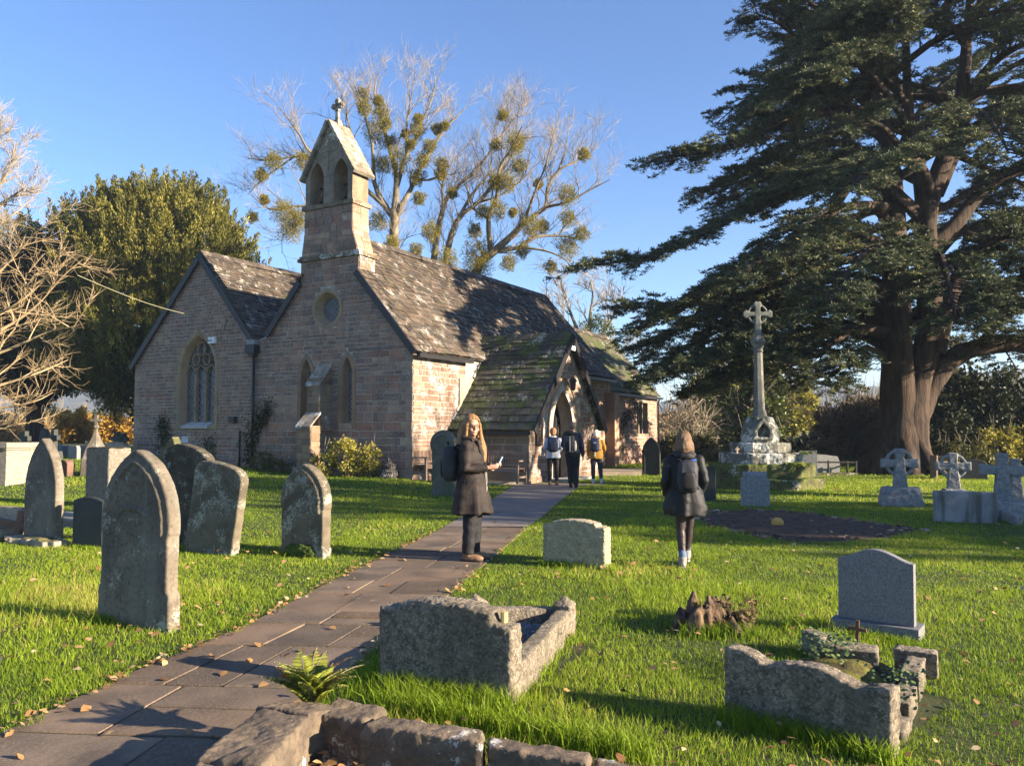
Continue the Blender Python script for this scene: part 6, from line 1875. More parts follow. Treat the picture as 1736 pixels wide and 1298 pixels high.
# ------------------------------------------------------------------ crowns of plumes and leaf clumps
def plume_tree(name, label, cat, c, lobes, leaf, nplume, nleaf, ph, seed, group=None, ls=(.20, .07), core=None, trunk=None, up=.9, out=.5):
    """lobes: [(dx, dy, z, rx, ry, rz)] ellipsoids; plumes of leaves stand on their skins"""
    g = np.random.default_rng(seed)
    root = empty(name, c, label, cat, group)
    cx = np.array([c.x, c.y, 0.0]); w = np.array([l[3] * l[5] for l in lobes]); w = w / w.sum()
    Cs, Ds, Ls, Vs = [], [], [], []
    idx = g.choice(len(lobes), size=nplume * 2, p=w)
    cnt = 0
    for i in idx:
        l = lobes[i]
        u = unit(g.normal(size=3)); 
        p = np.array(l[:3]) + u * np.array(l[3:]) * g.uniform(.86, 1.06)
        inside_ = False
        for j, m in enumerate(lobes):
            if j != i and np.sum(((p - np.array(m[:3])) / np.array(m[3:])) ** 2) < .62: inside_ = True; break
        if inside_ or p[2] < .2: continue
        cnt += 1
        if cnt > nplume: break
        hh = ph * g.uniform(.6, 1.4)
        d = unit(np.array([u[0] * out, u[1] * out, up + .3 * u[2]]) + g.normal(size=3) * .15)
        n = int(nleaf * g.uniform(.7, 1.3))
        t = g.uniform(0, 1, n) ** .8
        rad_ = hh * .20 * (1 - t * .85)
        off = unit(g.normal(size=(n, 3))) * rad_[:, None]
        Cs.append(p + cx + d * (t * hh)[:, None] + off); Ds.append(d * 1.0 + off * 2.2 / hh + g.normal(size=(n, 3)) * .35)
        Ls.append(np.full(n, ls[0]) * g.uniform(.7, 1.3, n)); Vs.append(np.clip(g.normal(.5, .15) + g.normal(0, .18, n), 0, 1))
    C = np.concatenate(Cs); D = np.concatenate(Ds); L = np.concatenate(Ls); V = np.concatenate(Vs)
    addpart(npmesh('crown', leafq(C, D, L, L * (ls[1] / ls[0])), 4, leaf, V), root)
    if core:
        # inner limbs and inner leaves, shade put into their darker colour
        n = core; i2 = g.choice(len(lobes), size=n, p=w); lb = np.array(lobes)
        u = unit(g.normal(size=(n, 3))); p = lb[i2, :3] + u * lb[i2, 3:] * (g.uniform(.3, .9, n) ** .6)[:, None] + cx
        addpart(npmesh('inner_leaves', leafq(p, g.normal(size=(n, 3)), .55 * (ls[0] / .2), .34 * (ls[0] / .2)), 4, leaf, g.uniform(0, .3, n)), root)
    if trunk:
        mb = MB(); Rt = random.Random(seed)
        mb.tube([(c.x, c.y, -.3), (c.x, c.y, trunk[1] * .4), (c.x + .2, c.y, trunk[1])], [trunk[0], trunk[0] * .8, trunk[0] * .4], 8)
        for k in range(8):
            a = k * .8; l = lobes[k % len(lobes)]
            mb.tube([(c.x, c.y, trunk[1] * .35), (c.x + l[0] * .6 + math.cos(a), c.y + l[1] * .6 + math.sin(a), l[2] * .75), (c.x + l[0] + math.cos(a) * l[3] * .5, c.y + l[1] + math.sin(a) * l[4] * .5, l[2])], [trunk[0] * .4, trunk[0] * .25, .05], 6)
        addpart(mb.build('trunk', M_bark_c, None, True), root)
    return root
def bush(name, label, cat, px0, px1, pyt, pyb, d, leaf, n, ls, seed, thick=1.2, group=None, nl=7, stems=True, stemmat=None, twn=0, base_z=None, fine=True):
    """a shrub filling a pixel window at distance d"""
    g = np.random.default_rng(seed)
    a = P(px0, pyb, d); b = P(px1, pyt, d)
    c = Vector(((a.x + b.x) / 2, d, H((a.x + b.x) / 2, d) if base_z is None else base_z)); w = b.x - a.x; zt = b.z; zb = max(a.z, c.z - .1)
    root = empty(name, c, label, cat, group)
    Cs, Vs, U = [], [], []
    lob = []
    for k in range(nl):
        x = a.x + w * (k + .5) / nl + g.normal() * w * .04; hh = (zt - zb) * g.uniform(.62, 1.0) * (1 - .35 * abs((k + .5) / nl - .5) * 2)
        lob.append((x, d + g.uniform(-.3, .3) * thick, zb + hh * .5, w / nl * g.uniform(.75, 1.15), thick * g.uniform(.6, .9), hh * .52))
    lb = np.array(lob); wt = lb[:, 3] * lb[:, 5]; wt = wt / wt.sum()
    # clumps on lobes
    nc = max(20, n // 30); i = g.choice(nl, size=nc, p=wt); u = unit(g.normal(size=(nc, 3)))
    cc2 = lb[i, :3] + u * lb[i, 3:] * g.uniform(.6, 1.05, nc)[:, None]
    j = g.integers(0, nc, n); cr = min(.5, w / nl * .4) * g.uniform(.4, 1.0, nc)
    pts = cc2[j] + g.normal(size=(n, 3)) * cr[j][:, None] * .55
    ok = pts[:, 2] > c.z - .05; pts = pts[ok]; D = (u[j] + g.normal(size=(n, 3)) * .8 + np.array([0, 0, .3]))[ok]
    v = np.clip(g.normal(.5, .22, nc)[j] + g.normal(0, .15, n), 0, 1)[ok]
    L = ls * g.uniform(.6, 1.4, len(pts))
    addpart(npmesh('foliage', leafq(pts, D, L, L * .6), 4, leaf, v), root)
    if stems:
        mb = MB(); Rs = random.Random(seed)
        for k in range(nl * 3):
            l = lob[k % nl]; x0 = l[0] + Rs.uniform(-.2, .2) * l[3]
            mb.tube([(x0, l[1], c.z - .05), (x0 + Rs.uniform(-.3, .3) * l[3], l[1] + Rs.uniform(-.2, .2), c.z + (zt - c.z) * .45), (x0 + Rs.uniform(-.7, .7) * l[3], l[1] + Rs.uniform(-.3, .3) * thick, c.z + (zt - c.z) * Rs.uniform(.7, 1.02))], [.012 + .01 * (zt - zb), .01 + .005 * (zt - zb), .006], 4, caps=False)
        addpart(mb.build('stems', stemmat or M_twigd), root)
    if twn:
        i = g.choice(nl, size=twn, p=wt); u = unit(g.normal(size=(twn, 3)) + np.array([0, -.3, .5]))
        A = lb[i, :3] + u * lb[i, 3:] * g.uniform(.2, .8, twn)[:, None]; l3 = (zt - zb) * g.uniform(.10, .28, twn)[:, None]
        B = A + (u + g.normal(size=(twn, 3)) * .4) * l3 * .5; Cc = B + (u + g.normal(size=(twn, 3)) * .5 + np.array([0, 0, .2])) * l3 * .5
        ok = (A[:, 2] > c.z) & (B[:, 2] > c.z)
        addpart(npmesh('twigs', twigs(A[ok], B[ok], Cc[ok], .012 + .0002 * d, .004 + .0001 * d), 4, stemmat or M_twigd), root)
    return root

YD = 46.0
def lobe(px, py, rpx, rpy, d, ry=None, c=None):
    p = P(px, py, d); k = d / 1382
    return (p.x - c.x, p.y - c.y, p.z, rpx * k, ry or rpx * k, rpy * k)
yc = Vector((P(275, 700, YD).x, YD, .3))
plume_tree('yew_tree', 'huge dense yew with an olive green crown of upright plumes, left behind the church', 'tree', yc,
    [lobe(*a, c=yc) for a in ((260, 540, 120, 195, YD), (200, 510, 80, 150, YD - 1), (315, 490, 90, 140, YD - .5), (385, 525, 48, 105, YD), (165, 545, 55, 110, YD - .5), (285, 430, 70, 90, YD), (225, 430, 50, 75, YD - .3), (335, 430, 44, 75, YD), (408, 545, 28, 85, YD + .5), (125, 585, 45, 90, YD), (180, 610, 90, 65, YD - 1.5), (260, 615, 115, 70, YD - 2))],
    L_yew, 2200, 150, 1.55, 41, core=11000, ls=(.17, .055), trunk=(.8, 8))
yd = Vector((P(60, 700, 50).x, 50, .3))
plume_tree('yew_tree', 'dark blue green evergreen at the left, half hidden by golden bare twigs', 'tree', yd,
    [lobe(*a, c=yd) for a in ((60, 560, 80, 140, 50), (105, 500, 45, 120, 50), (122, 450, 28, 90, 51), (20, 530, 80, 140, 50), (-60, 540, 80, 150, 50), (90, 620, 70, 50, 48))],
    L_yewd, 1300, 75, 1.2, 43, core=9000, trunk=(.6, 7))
bush('beech_hedge', 'golden orange beech hedge glowing in the sun beneath the left yew', 'hedge', 58, 232, 684, 764, 62, L_gold, 20000, .24, 51, thick=1.0, nl=9)
bush('shrub', 'pale tan leafless shrub at the left edge behind the chest tomb', 'shrub', -60, 66, 688, 760, 56, L_tan, 2500, .16, 52, nl=5, stemmat=M_twigg, twn=1500)
bush('hedge', 'dim hedge closing the churchyard beyond the left graves', 'hedge', -500, 215, 672, 762, 80, L_yewd, 16000, .4, 53, thick=1.5, nl=14)

# ------------------------------------------------------------------ cedar
CD = 29.5
cb_ = Vector((P(1528, 800, CD).x, CD, -.05))
cedar = empty('cedar_tree', cb_, 'enormous old cedar with several red brown stems and dark layered branches filling the right side', 'tree')
stems = [
    [(1528, 815, 1.35), (1527, 785, 1.05), (1526, 745, .84), (1524, 690, .76), (1521, 600, .62), (1519, 500, .55), (1517, 400, .48), (1512, 310, .42), (1502, 230, .34), (1480, 160, .26), (1455, 60, .2), (1440, -60, .12), (1430, -160, .05)],
    [(1540, 800, 1.0), (1543, 740, .72), (1554, 650, .56), (1576, 560, .52), (1573, 450, .5), (1570, 370, .45), (1582, 320, .40), (1606, 255, .36), (1628, 180, .3), (1640, 60, .2), (1650, -80, .12), (1655, -170, .05)],
    [(1568, 380, .33), (1560, 300, .30), (1548, 230, .25), (1540, 180, .2), (1535, 60, .15), (1530, -60, .08)],
    [(1550, 720, .5), (1572, 665, .46), (1610, 612, .42), (1660, 588, .38), (1740, 583, .34), (1850, 600, .25), (1980, 640, .12)],
    [(1585, 600, .42), (1610, 500, .38), (1650, 440, .34), (1700, 400, .28), (1790, 360, .2), (1900, 330, .1)],
    [(1572, 420, .34), (1620, 380, .3), (1670, 320, .26), (1740, 280, .2), (1850, 230, .1)],
    [(1590, 330, .25), (1640, 230, .2), (1720, 180, .16), (1800, 140, .1)],
]
# limbs: (px, py, distance, radius)
limbs = [
    [(1512, 500, 29.5, .2), (1460, 480, 28.5, .17), (1390, 500, 27.8, .13), (1280, 565, 27, .09), (1170, 615, 26.5, .04), (1100, 640, 26.3, .02)],
    [(1510, 570, 29.5, .18), (1430, 555, 28.5, .14), (1340, 590, 28, .10), (1250, 635, 27.6, .04), (1190, 660, 27.4, .02)],
    [(1512, 450, 29.5, .2), (1440, 440, 30, .16), (1340, 475, 30, .12), (1210, 530, 30, .08), (1080, 590, 29.6, .03)],
    [(1512, 325, 29.5, .38), (1480, 298, 29.3, .36), (1440, 284, 29, .33), (1405, 300, 28.6, .28), (1360, 322, 28.2, .22), (1290, 345, 27.8, .16), (1200, 392, 27.2, .10), (1100, 435, 26.6, .06), (985, 452, 26, .02)],
    [(1450, 288, 29, .22), (1420, 340, 28.6, .2), (1380, 390, 28.0, .16), (1300, 450, 27.4, .1), (1200, 500, 27, .06), (1080, 560, 26.5, .02)],
    [(1512, 425, 29.5, .22), (1470, 404, 29, .2), (1400, 414, 28.5, .17), (1330, 438, 28, .12), (1240, 480, 27.5, .08), (1150, 520, 27, .04), (1060, 520, 26.5, .02)],
    [(1508, 380, 29.5, .2), (1482, 356, 29.2, .18), (1430, 382, 29, .14), (1370, 415, 29, .1), (1280, 500, 29, .07), (1180, 580, 29, .03), (1120, 620, 29, .02)],
    [(1512, 530, 29.5, .22), (1480, 488, 29.4, .19), (1420, 512, 29.4, .15), (1340, 535, 29, .11), (1260, 560, 28.5, .07), (1180, 610, 28, .02)],
    [(1506, 240, 29.6, .24), (1450, 200, 29.4, .2), (1380, 190, 29, .15), (1300, 215, 28.5, .1), (1210, 255, 28, .06), (1125, 266, 27.6, .02)],
    [(1490, 175, 29.6, .2), (1430, 120, 29.6, .15), (1370, 80, 29.4, .1), (1320, 40, 29.2, .06), (1278, 22, 29, .02)],
    [(1508, 290, 29.6, .2), (1440, 245, 29.8, .16), (1360, 250, 30, .12), (1270, 290, 30, .08), (1185, 330, 30, .02)],
    [(1500, 220, 29.6, .18), (1440, 150, 30, .13), (1370, 135, 30.4, .09), (1300, 160, 30.6, .05), (1285, 190, 31, .02)],
    [(1512, 470, 29.5, .18), (1440, 440, 31, .14), (1370, 470, 32, .1), (1290, 540, 33, .06), (1230, 600, 33, .02)],
    [(1512, 560, 29.5, .16), (1450, 560, 28, .12), (1400, 590, 27, .08), (1340, 620, 26, .05), (1290, 600, 25.5, .02)],
    [(1512, 350, 29.5, .2), (1440, 350, 27.5, .15), (1370, 380, 26, .11), (1290, 440, 25, .07), (1220, 480, 24.5, .03)],
    [(1480, 150, 29.6, .16), (1430, 60, 29, .12), (1380, 10, 28.6, .08), (1330, -30, 28.4, .04)],
    [(1519, 450, 29.5, .2), (1500, 420, 27, .16), (1470, 430, 25, .12), (1430, 470, 23.5, .07), (1400, 520, 22.6, .03)],
    [(1575, 460, 29.5, .2), (1590, 430, 27, .16), (1600, 450, 25, .12), (1610, 490, 23.5, .07), (1620, 540, 22.8, .03)],
    [(1580, 330, 29.5, .2), (1560, 280, 27, .16), (1520, 260, 25, .12), (1480, 280, 23.5, .07), (1440, 320, 22.8, .03)],
    [(1610, 250, 29.5, .2), (1640, 200, 27, .15), (1660, 190, 25, .11), (1690, 220, 23.5, .06), (1710, 260, 22.8, .03)],
    [(1640, 400, 29.5, .2), (1700, 420, 28, .15), (1760, 460, 27, .1), (1830, 520, 26, .05)],
    [(1700, 400, 29.5, .18), (1740, 370, 27, .13), (1780, 400, 25, .08), (1820, 450, 24, .04)],
    [(1660, 588, 29.5, .2), (1700, 540, 28, .15), (1760, 520, 27, .1), (1850, 540, 26, .05)],
    [(1590, 540, 29.5, .16), (1640, 500, 31, .12), (1710, 480, 32, .08), (1800, 500, 33, .04)],
    [(1630, 180, 29.6, .2), (1680, 110, 29, .15), (1750, 70, 28, .1), (1850, 60, 27, .05)],
    [(1640, 80, 29.6, .15), (1600, 30, 28, .1), (1560, 0, 27, .07), (1500, 0, 26, .03)],
    [(1640, 60, 29.6, .15), (1690, 20, 28.5, .1), (1740, 0, 27.5, .06), (1800, 10, 27, .03)],
    [(1455, 60, 29.6, .12), (1500, 20, 28, .09), (1520, 10, 26.5, .06), (1500, 40, 25.5, .03)],
    [(1512, 310, 29.6, .18), (1540, 220, 31, .14), (1600, 140, 33, .1), (1640, 100, 34.5, .05)],
    [(1520, 380, 29.6, .18), (1480, 330, 32, .14), (1420, 300, 34, .1), (1340, 320, 35.5, .05)],
    [(1575, 450, 29.6, .18), (1620, 400, 32, .14), (1670, 380, 34, .1), (1740, 400, 36, .05)],
    [(1540, 180, 29.6, .15), (1500, 110, 31, .12), (1440, 70, 32, .08), (1380, 80, 33, .04)],
    [(1535, 60, 29.6, .12), (1570, 0, 30, .1), (1620, -30, 30.5, .07), (1700, -40, 31, .04)],
    [(1480, 120, 29.6, .12), (1460, 90, 27.5, .1), (1420, 100, 26, .07), (1370, 140, 25, .04)],
    [(1606, 255, 29.6, .15), (1660, 280, 30.5, .12), (1730, 310, 31, .08), (1800, 350, 31, .04)],
    [(1508, 610, 29.5, .12), (1470, 590, 28.6, .1), (1430, 620, 27.8, .06), (1390, 650, 27.2, .02)],
]
mb = MB(); Rc = random.Random(77)
for s in stems:
    pts, rs = smoothline([P(x, y, CD + Rc.uniform(-.15, .15)) for x, y, r in s], [r * .86 for x, y, r in s], 4)
    mb.tube(pts, rs, 14, caps=False)
# buttress roots
for k in range(7):
    a = k * .9; b0 = cb_ + Vector((0, 0, 1.2)); mb.tube([b0 + Vector((math.cos(a) * .5, math.sin(a) * .5, 0)), cb_ + Vector((math.cos(a) * 1.0, math.sin(a) * 1.0, .35)), cb_ + Vector((math.cos(a) * 1.7, math.sin(a) * 1.7, -.1))], [.35, .3, .1], 7)
LP = []
for l in limbs:
    pts, rs = smoothline([P(x, y, d) for x, y, d, r in l], [r for x, y, d, r in l], 3)
    mb.tube(pts, rs, 8, caps=False); LP.append((pts, rs, 1.0))
for s in stems[3:]:
    pts, rs = smoothline([P(x, y, CD) for x, y, r in s], [r for x, y, r in s], 3); LP.append((pts, rs, .8))
# procedural limbs all round the crown, long and drooping low, short near the top
for k in range(34):
    z0 = 5.0 + 13.5 * ((k + Rc.random()) / 34); st = stems[k % 3] if z0 > 9 else stems[k % 2]
    best = min(st, key=lambda q: abs(P(q[0], q[1], CD).z - z0)); b0 = P(best[0], best[1], CD)
    a = Rc.uniform(-.2, math.pi + .2) if Rc.random() < .6 else Rc.choice((Rc.uniform(-.7, 0), Rc.uniform(math.pi, math.pi + .7)))
    if z0 > 13.5: a = Rc.uniform(0, 6.28)
    ln = max(3.0, 9.5 - abs(z0 - 7) * .42) * Rc.uniform(.7, 1.05)
    if math.cos(a) < -.3 and z0 < 8: ln *= .7
    q = [b0 + Vector((math.cos(a) * ln * t, math.sin(a) * ln * t, ln * (.24 * math.sin(t * 2.7) - .10 * t * t))) for t in (0, .2, .4, .6, .8, 1)]
    r_ = [.17, .14, .10, .07, .045, .02]
    mb.tube(q, r_, 6, caps=False); LP.append((q, r_, .9))
for k in range(9):
    a = .25 + 2.6 * k / 8; z0 = Rc.uniform(4.2, 6.2); b0 = P(1525, 700, CD); b0.z = z0; ln = Rc.uniform(8, 9.5)
    q = [b0 + Vector((math.cos(a) * ln * t, math.sin(a) * ln * t, ln * (.20 * math.sin(t * 2.7) - .22 * t * t))) for t in (0, .2, .4, .6, .8, 1)]
    mb.tube(q, [.2, .16, .11, .08, .05, .02], 6, caps=False); LP.append((q, [.2, .16, .11, .08, .05, .02], .9))
# procedural limbs higher up and around, above the frame and to the right
for k in range(22):
    st = stems[k % 3]; i = Rc.randint(len(st) - 4, len(st) - 1)
    b0 = P(st[i][0], st[i][1], CD); a = Rc.uniform(0, 6.28); ln = Rc.uniform(3.0, 6.5)
    q = [b0 + Vector((math.cos(a) * ln * t, math.sin(a) * ln * t, ln * (.28 * math.sin(t * 2.6) - .06 * t))) for t in (0, .25, .5, .75, 1)]
    mb.tube(q, [.15, .12, .08, .05, .02], 6, caps=False); LP.append((q, [.15, .12, .08, .05, .02], .9))
tr = mb.build('trunk', M_bark_c, None, True); 
nv = len(tr.data.vertices)
for v in tr.data.vertices:      # fluted, ivy-stemmed bark
    c = v.co
    if abs(c.y - CD) < 2.0 and c.z < 9: 
        dd = .07 * noise.noise(Vector((c.x * 4, c.y * 4, c.z * .5))); v.co = c + v.normal * dd
addpart(tr, cedar)
A, B, Cc, RA, RC = [], [], [], [], []
TC, TD = [], []
for pts, rs, dens in LP:
    L0 = sum((b - a).length for a, b in zip(pts[:-1], pts[1:]))
    n = int(L0 / .17 * (1.45 if dens == 1.0 else .95))
    for k in range(n):
        t = .30 + .70 * (k + Rc.random()) / n
        if Rc.random() > .42 + .8 * t: continue
        p, tg, r = poly_at(pts, rs, min(.999, t))
        side = Rc.choice((-1, 1)); hx = tg.cross(UP)
        if hx.length < .1: hx = Vector((1, 0, 0))
        hx.normalize()
        d = (tg * Rc.uniform(.3, .9) + hx * side * Rc.uniform(.5, 1.0) + UP * Rc.uniform(-.12, .25)).normalized()
        ln = (1.0 - .62 * t) * Rc.uniform(1.2, 3.4) * (.75 if r < .02 else 1)
        b = p + d * ln * .5 + UP * .04 * ln; c = p + d * ln - UP * Rc.uniform(.02, .22) * ln
        A.append(p); B.append(b); Cc.append(c); RA.append(.012 + .012 * ln); RC.append(.006)
        m = int(ln / .16)
        for j in range(m):
            u = .22 + .78 * (j + Rc.random()) / m
            s = p.lerp(b, u * 2) if u < .5 else b.lerp(c, u * 2 - 1)
            hx2 = d.cross(UP).normalized() * Rc.choice((-1, 1))
            d2 = (d * Rc.uniform(.5, 1) + hx2 * Rc.uniform(.3, 1.1) + UP * Rc.uniform(-.25, .2)).normalized()
            l2 = Rc.uniform(.2, .65) * (1.15 - .5 * u)
            e = s + d2 * l2 - UP * .05
            A.append(s); B.append(s.lerp(e, .5)); Cc.append(e); RA.append(.008); RC.append(.004)
            for w in range(int(2 + l2 * 7)):
                v_ = Rc.uniform(.15, 1.05); TC.append(s.lerp(e, v_)); TD.append(d2)
f = lambda q: np.array([tuple(v) for v in q])
TC, TD = f(TC), f(TD)
pass
addpart(npmesh('branches', twigs(f(A), f(B), f(Cc), np.array(RA), np.array(RC)), 4, M_bark_c), cedar)
nn = 9
print('tufts', len(TC))
C_ = np.repeat(TC, nn, 0) + NR.normal(size=(len(TC) * nn, 3)) * np.array([.035, .035, .012]); D_ = np.repeat(TD, nn, 0) * .5 + NR.normal(size=(len(TC) * nn, 3)) * np.array([.8, .8, .35]) + np.array([0, 0, .22])
v_ = np.clip(np.repeat(NR.uniform(.1, .85, len(TC)), nn) + NR.normal(0, .12, len(TC) * nn), 0, 1)
addpart(npmesh('foliage', leafq(C_, D_, NR.uniform(.09, .18, len(C_)), .030), 4, L_cedar, v_), cedar)

# ------------------------------------------------------------------ background on the right
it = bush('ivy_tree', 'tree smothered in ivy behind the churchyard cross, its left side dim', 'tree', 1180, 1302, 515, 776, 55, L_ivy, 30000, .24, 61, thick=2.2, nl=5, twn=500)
bush('ivy_tree', 'bright yellow green ivy clad tree with sunlight put into its leaf colour, just right of the churchyard cross', 'tree', 1286, 1370, 575, 778, 56, leafmat('sunlit_tint_ivy', (0.14, 0.15, 0.025), (0.50, 0.45, 0.07), .3, .5, 2), 24000, .24, 62, thick=1.6, nl=4, twn=300)  # sunlit look painted in with a lighter leaf colour than the other ivy
bush('thicket', 'grey brown leafless thicket between the ivy tree and the cedar trunk', 'shrub', 1384, 1512, 645, 792, 40, L_brown, 12000, .15, 63, thick=2.0, nl=7, twn=2600)
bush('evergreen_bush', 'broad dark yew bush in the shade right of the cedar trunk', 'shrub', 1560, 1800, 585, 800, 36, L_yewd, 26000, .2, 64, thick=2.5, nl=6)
bush('laurel_shrub', 'light green leafy branches low beside the second wheel cross', 'shrub', 1590, 1668, 722, 800, 29.5, L_bush, 2600, .13, 65, thick=.8, nl=4)
bush('laurel_shrub', 'yellow green leafy branches at the right edge above the crosses', 'shrub', 1668, 1790, 700, 790, 32, L_shrub, 3500, .13, 66, thick=.8, nl=4)
bush('hedge', 'leafy yellow green bushes between the chancel and the ivy tree', 'shrub', 1112, 1206, 706, 790, 44, L_bush, 14000, .16, 67, thick=1.5, nl=6, twn=600)
bush('bare_bush', 'spindly leafless bush standing over the hedge beyond the chancel', 'shrub', 1120, 1200, 640, 775, 46, L_brown, 150, .1, 68, nl=4, twn=500, stemmat=M_twig)
bush('far_hedge', 'sunlit tan hedge far off in the valley beyond the chancel', 'hedge', 1050, 1500, 690, 745, 95, L_tan, 16000, .5, 69, thick=6, nl=16)
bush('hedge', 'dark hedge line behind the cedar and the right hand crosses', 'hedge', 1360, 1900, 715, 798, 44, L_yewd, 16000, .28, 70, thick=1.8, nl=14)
bush('hedge', 'low shaded hedge behind the churchyard cross, between the chancel bushes and the thicket', 'hedge', 1196, 1340, 754, 796, 41, L_bush, 12000, .15, 81, thick=1.0, nl=8)
bt3 = bare_tree('bare_tree', 'sparse leafless tree with ivy on its stems, just past the chancel roof', None, Vector((P(1000, 700, 62).x, 62, -.5)),
    [[(1000, 745, .4), (1000, 640, .3), (998, 580, .25)], [(998, 600, .2), (975, 550, .14), (960, 510, .08), (950, 480, .04)], [(998, 590, .2), (1000, 540, .14), (1005, 500, .08), (1000, 470, .04)],
     [(1000, 600, .18), (1025, 560, .12), (1045, 530, .07), (1055, 510, .03)], [(1000, 620, .15), (1035, 600, .1), (1060, 590, .05)], [(975, 560, .1), (955, 540, .06), (940, 520, .03)]],
    62, 1, 33, M_bark_l, M_twig, nsec=9, lsec=3.0, nter=6, ntw=6, tw=1.1, rtw=.018)
for x, y, r in ((998, 560, 16), (985, 575, 14), (1012, 545, 12), (1030, 560, 14), (1004, 590, 20), (970, 590, 18), (1040, 590, 14)): ball(bt3, P(x, y, 62), r * 62 / 1382, L_ivy, 500, .22, name='ivy_clump')

# ------------------------------------------------------------------ planting against the church
def wall_leaves(name, label, cat, fr, segs, leaf, n, ls, seed, spread=.22, out=.12):
    g = np.random.default_rng(seed); Rw = random.Random(seed)
    uz = [pl(fr, x, y) for x, y in segs]; pts = [fr(u, z, out) for u, z in uz]
    c = Vector((pts[0].x, pts[0].y, H(pts[0].x, pts[0].y))); root = empty(name, c, label, cat)
    mb = MB(); mb.tube([Vector((pts[0].x, pts[0].y, c.z - .05))] + pts, [.035] + [.025] * (len(pts) - 1) + [.008], 5)
    for k in range(14):
        p, tg, r = poly_at(pts, [.02] * len(pts), Rw.uniform(.1, .99)); mb.tube([p, p + fr.u * Rw.uniform(-.35, .35) + UP * Rw.uniform(-.1, .35)], [.010, .004], 4)
    addpart(mb.build('stems', M_twigd), root)
    t = g.uniform(0, 1, n); C = np.array([tuple(poly_at(pts, [0] * len(pts), min(.999, a))[0]) for a in t])
    cl = np.sin(t * 40 + seed) * .5 + .5
    C = C + g.normal(size=(n, 3)) * np.array([spread, spread * .3, spread]) * (0.5 + cl)[:, None]
    D = g.normal(size=(n, 3)) + np.array([0, -.6, .2])
    addpart(npmesh('foliage', leafq(C, D, g.uniform(.6, 1.3, n) * ls, ls * .6), 4, leaf, g.uniform(0, 1, n)), root)
wall_leaves('climbing_plant', 'dark climbing plant trained up beside the valley downpipe', 'climber', WF, [(428, 790), (430, 750), (438, 725), (450, 705), (460, 688)], L_climb, 900, .10, 71, .16)
wall_leaves('climbing_plant', 'dark green shrub climbing left of the aisle window sill', 'climber', WF, [(286, 770), (284, 745), (280, 725), (280, 710)], L_climb, 700, .09, 72, .14)
wall_leaves('climbing_plant', 'sparse rose bush under the aisle window', 'climber', WF, [(358, 790), (360, 765), (358, 745)], L_climb, 350, .08, 73, .15)
wall_leaves('climbing_plant', 'dark creeper growing up the chancel wall', 'climber', CF, [(1048, 780), (1050, 745), (1055, 715), (1062, 700), (1075, 692)], L_climb, 800, .10, 74, .26)
def shrub_at(px0, px1, pyt, pyb, fr, out, leaf, n, ls, seed, label, nl=5):
    u, z = pl(fr, (px0 + px1) / 2, pyb, out); d = fr(u, z, out).y
    return bush('golden_shrub', label, 'shrub', px0, px1, pyt, pyb, d, leaf, n, ls, seed, thick=.45, nl=nl)
shrub_at(545, 642, 736, 806, WF, .7, L_shrub, 4200, .07, 75, 'golden variegated shrub growing right of the buttress')
shrub_at(436, 496, 757, 803, WF, .6, L_bush, 2600, .06, 76, 'rounded green and bronze shrub left of the buttress', 4)

# ------------------------------------------------------------------ far hills
M_hill = mat('wooded_hill', (0.085, 0.075, 0.05), (0.05, 0.05, 0.03), 0.02, 1, .8, .08, bdist=8)
mb = MB(); xs = np.linspace(-1400, 2200, 90); rows = [(600, 0), (800, .35), (1000, .75), (1200, 1.0), (1400, 1.05)]
vs = []
for y, k in rows:
    for x in xs:
        px_ = W0 / 2 + 1382 * x / 1200
        hgt_ = 66 + 22 * math.sin(px_ / 260 + 1) + 10 * math.sin(px_ / 90) + 5 * noise.noise(Vector((x / 60, y / 60, 0)))
        vs.append((x, y, -2 + (hgt_ + (4 * noise.noise(Vector((x / 14, y, 3))) if k > .9 else 0)) * k))
nx_ = len(xs)
mb.mesh(vs, [(j * nx_ + i, j * nx_ + i + 1, (j + 1) * nx_ + i + 1, (j + 1) * nx_ + i) for j in range(len(rows) - 1) for i in range(nx_ - 1)])
o = mb.build('hills', M_hill, None, True, fix=False); tag(o, 'blue wooded hillside far across the valley', kind='structure')
# haze: pale air between here and the hills
mb = MB(); mb.box((300, 700, 50), (4200, 1600, 104))
hz, nt, out = nt_new('haze_air'); pv = nt.nodes.new('ShaderNodeVolumePrincipled'); pv.inputs['Color'].default_value = (0.62, 0.78, 1.0, 1); pv.inputs['Density'].default_value = 0.0004; pv.inputs['Anisotropy'].default_value = 0.1
nt.links.new(pv.outputs[0], out.inputs['Volume'])
HAZE = True
if HAZE:
    o = mb.build('haze', hz, None, False); tag(o, 'thin bluish haze lying over the valley', kind='stuff')

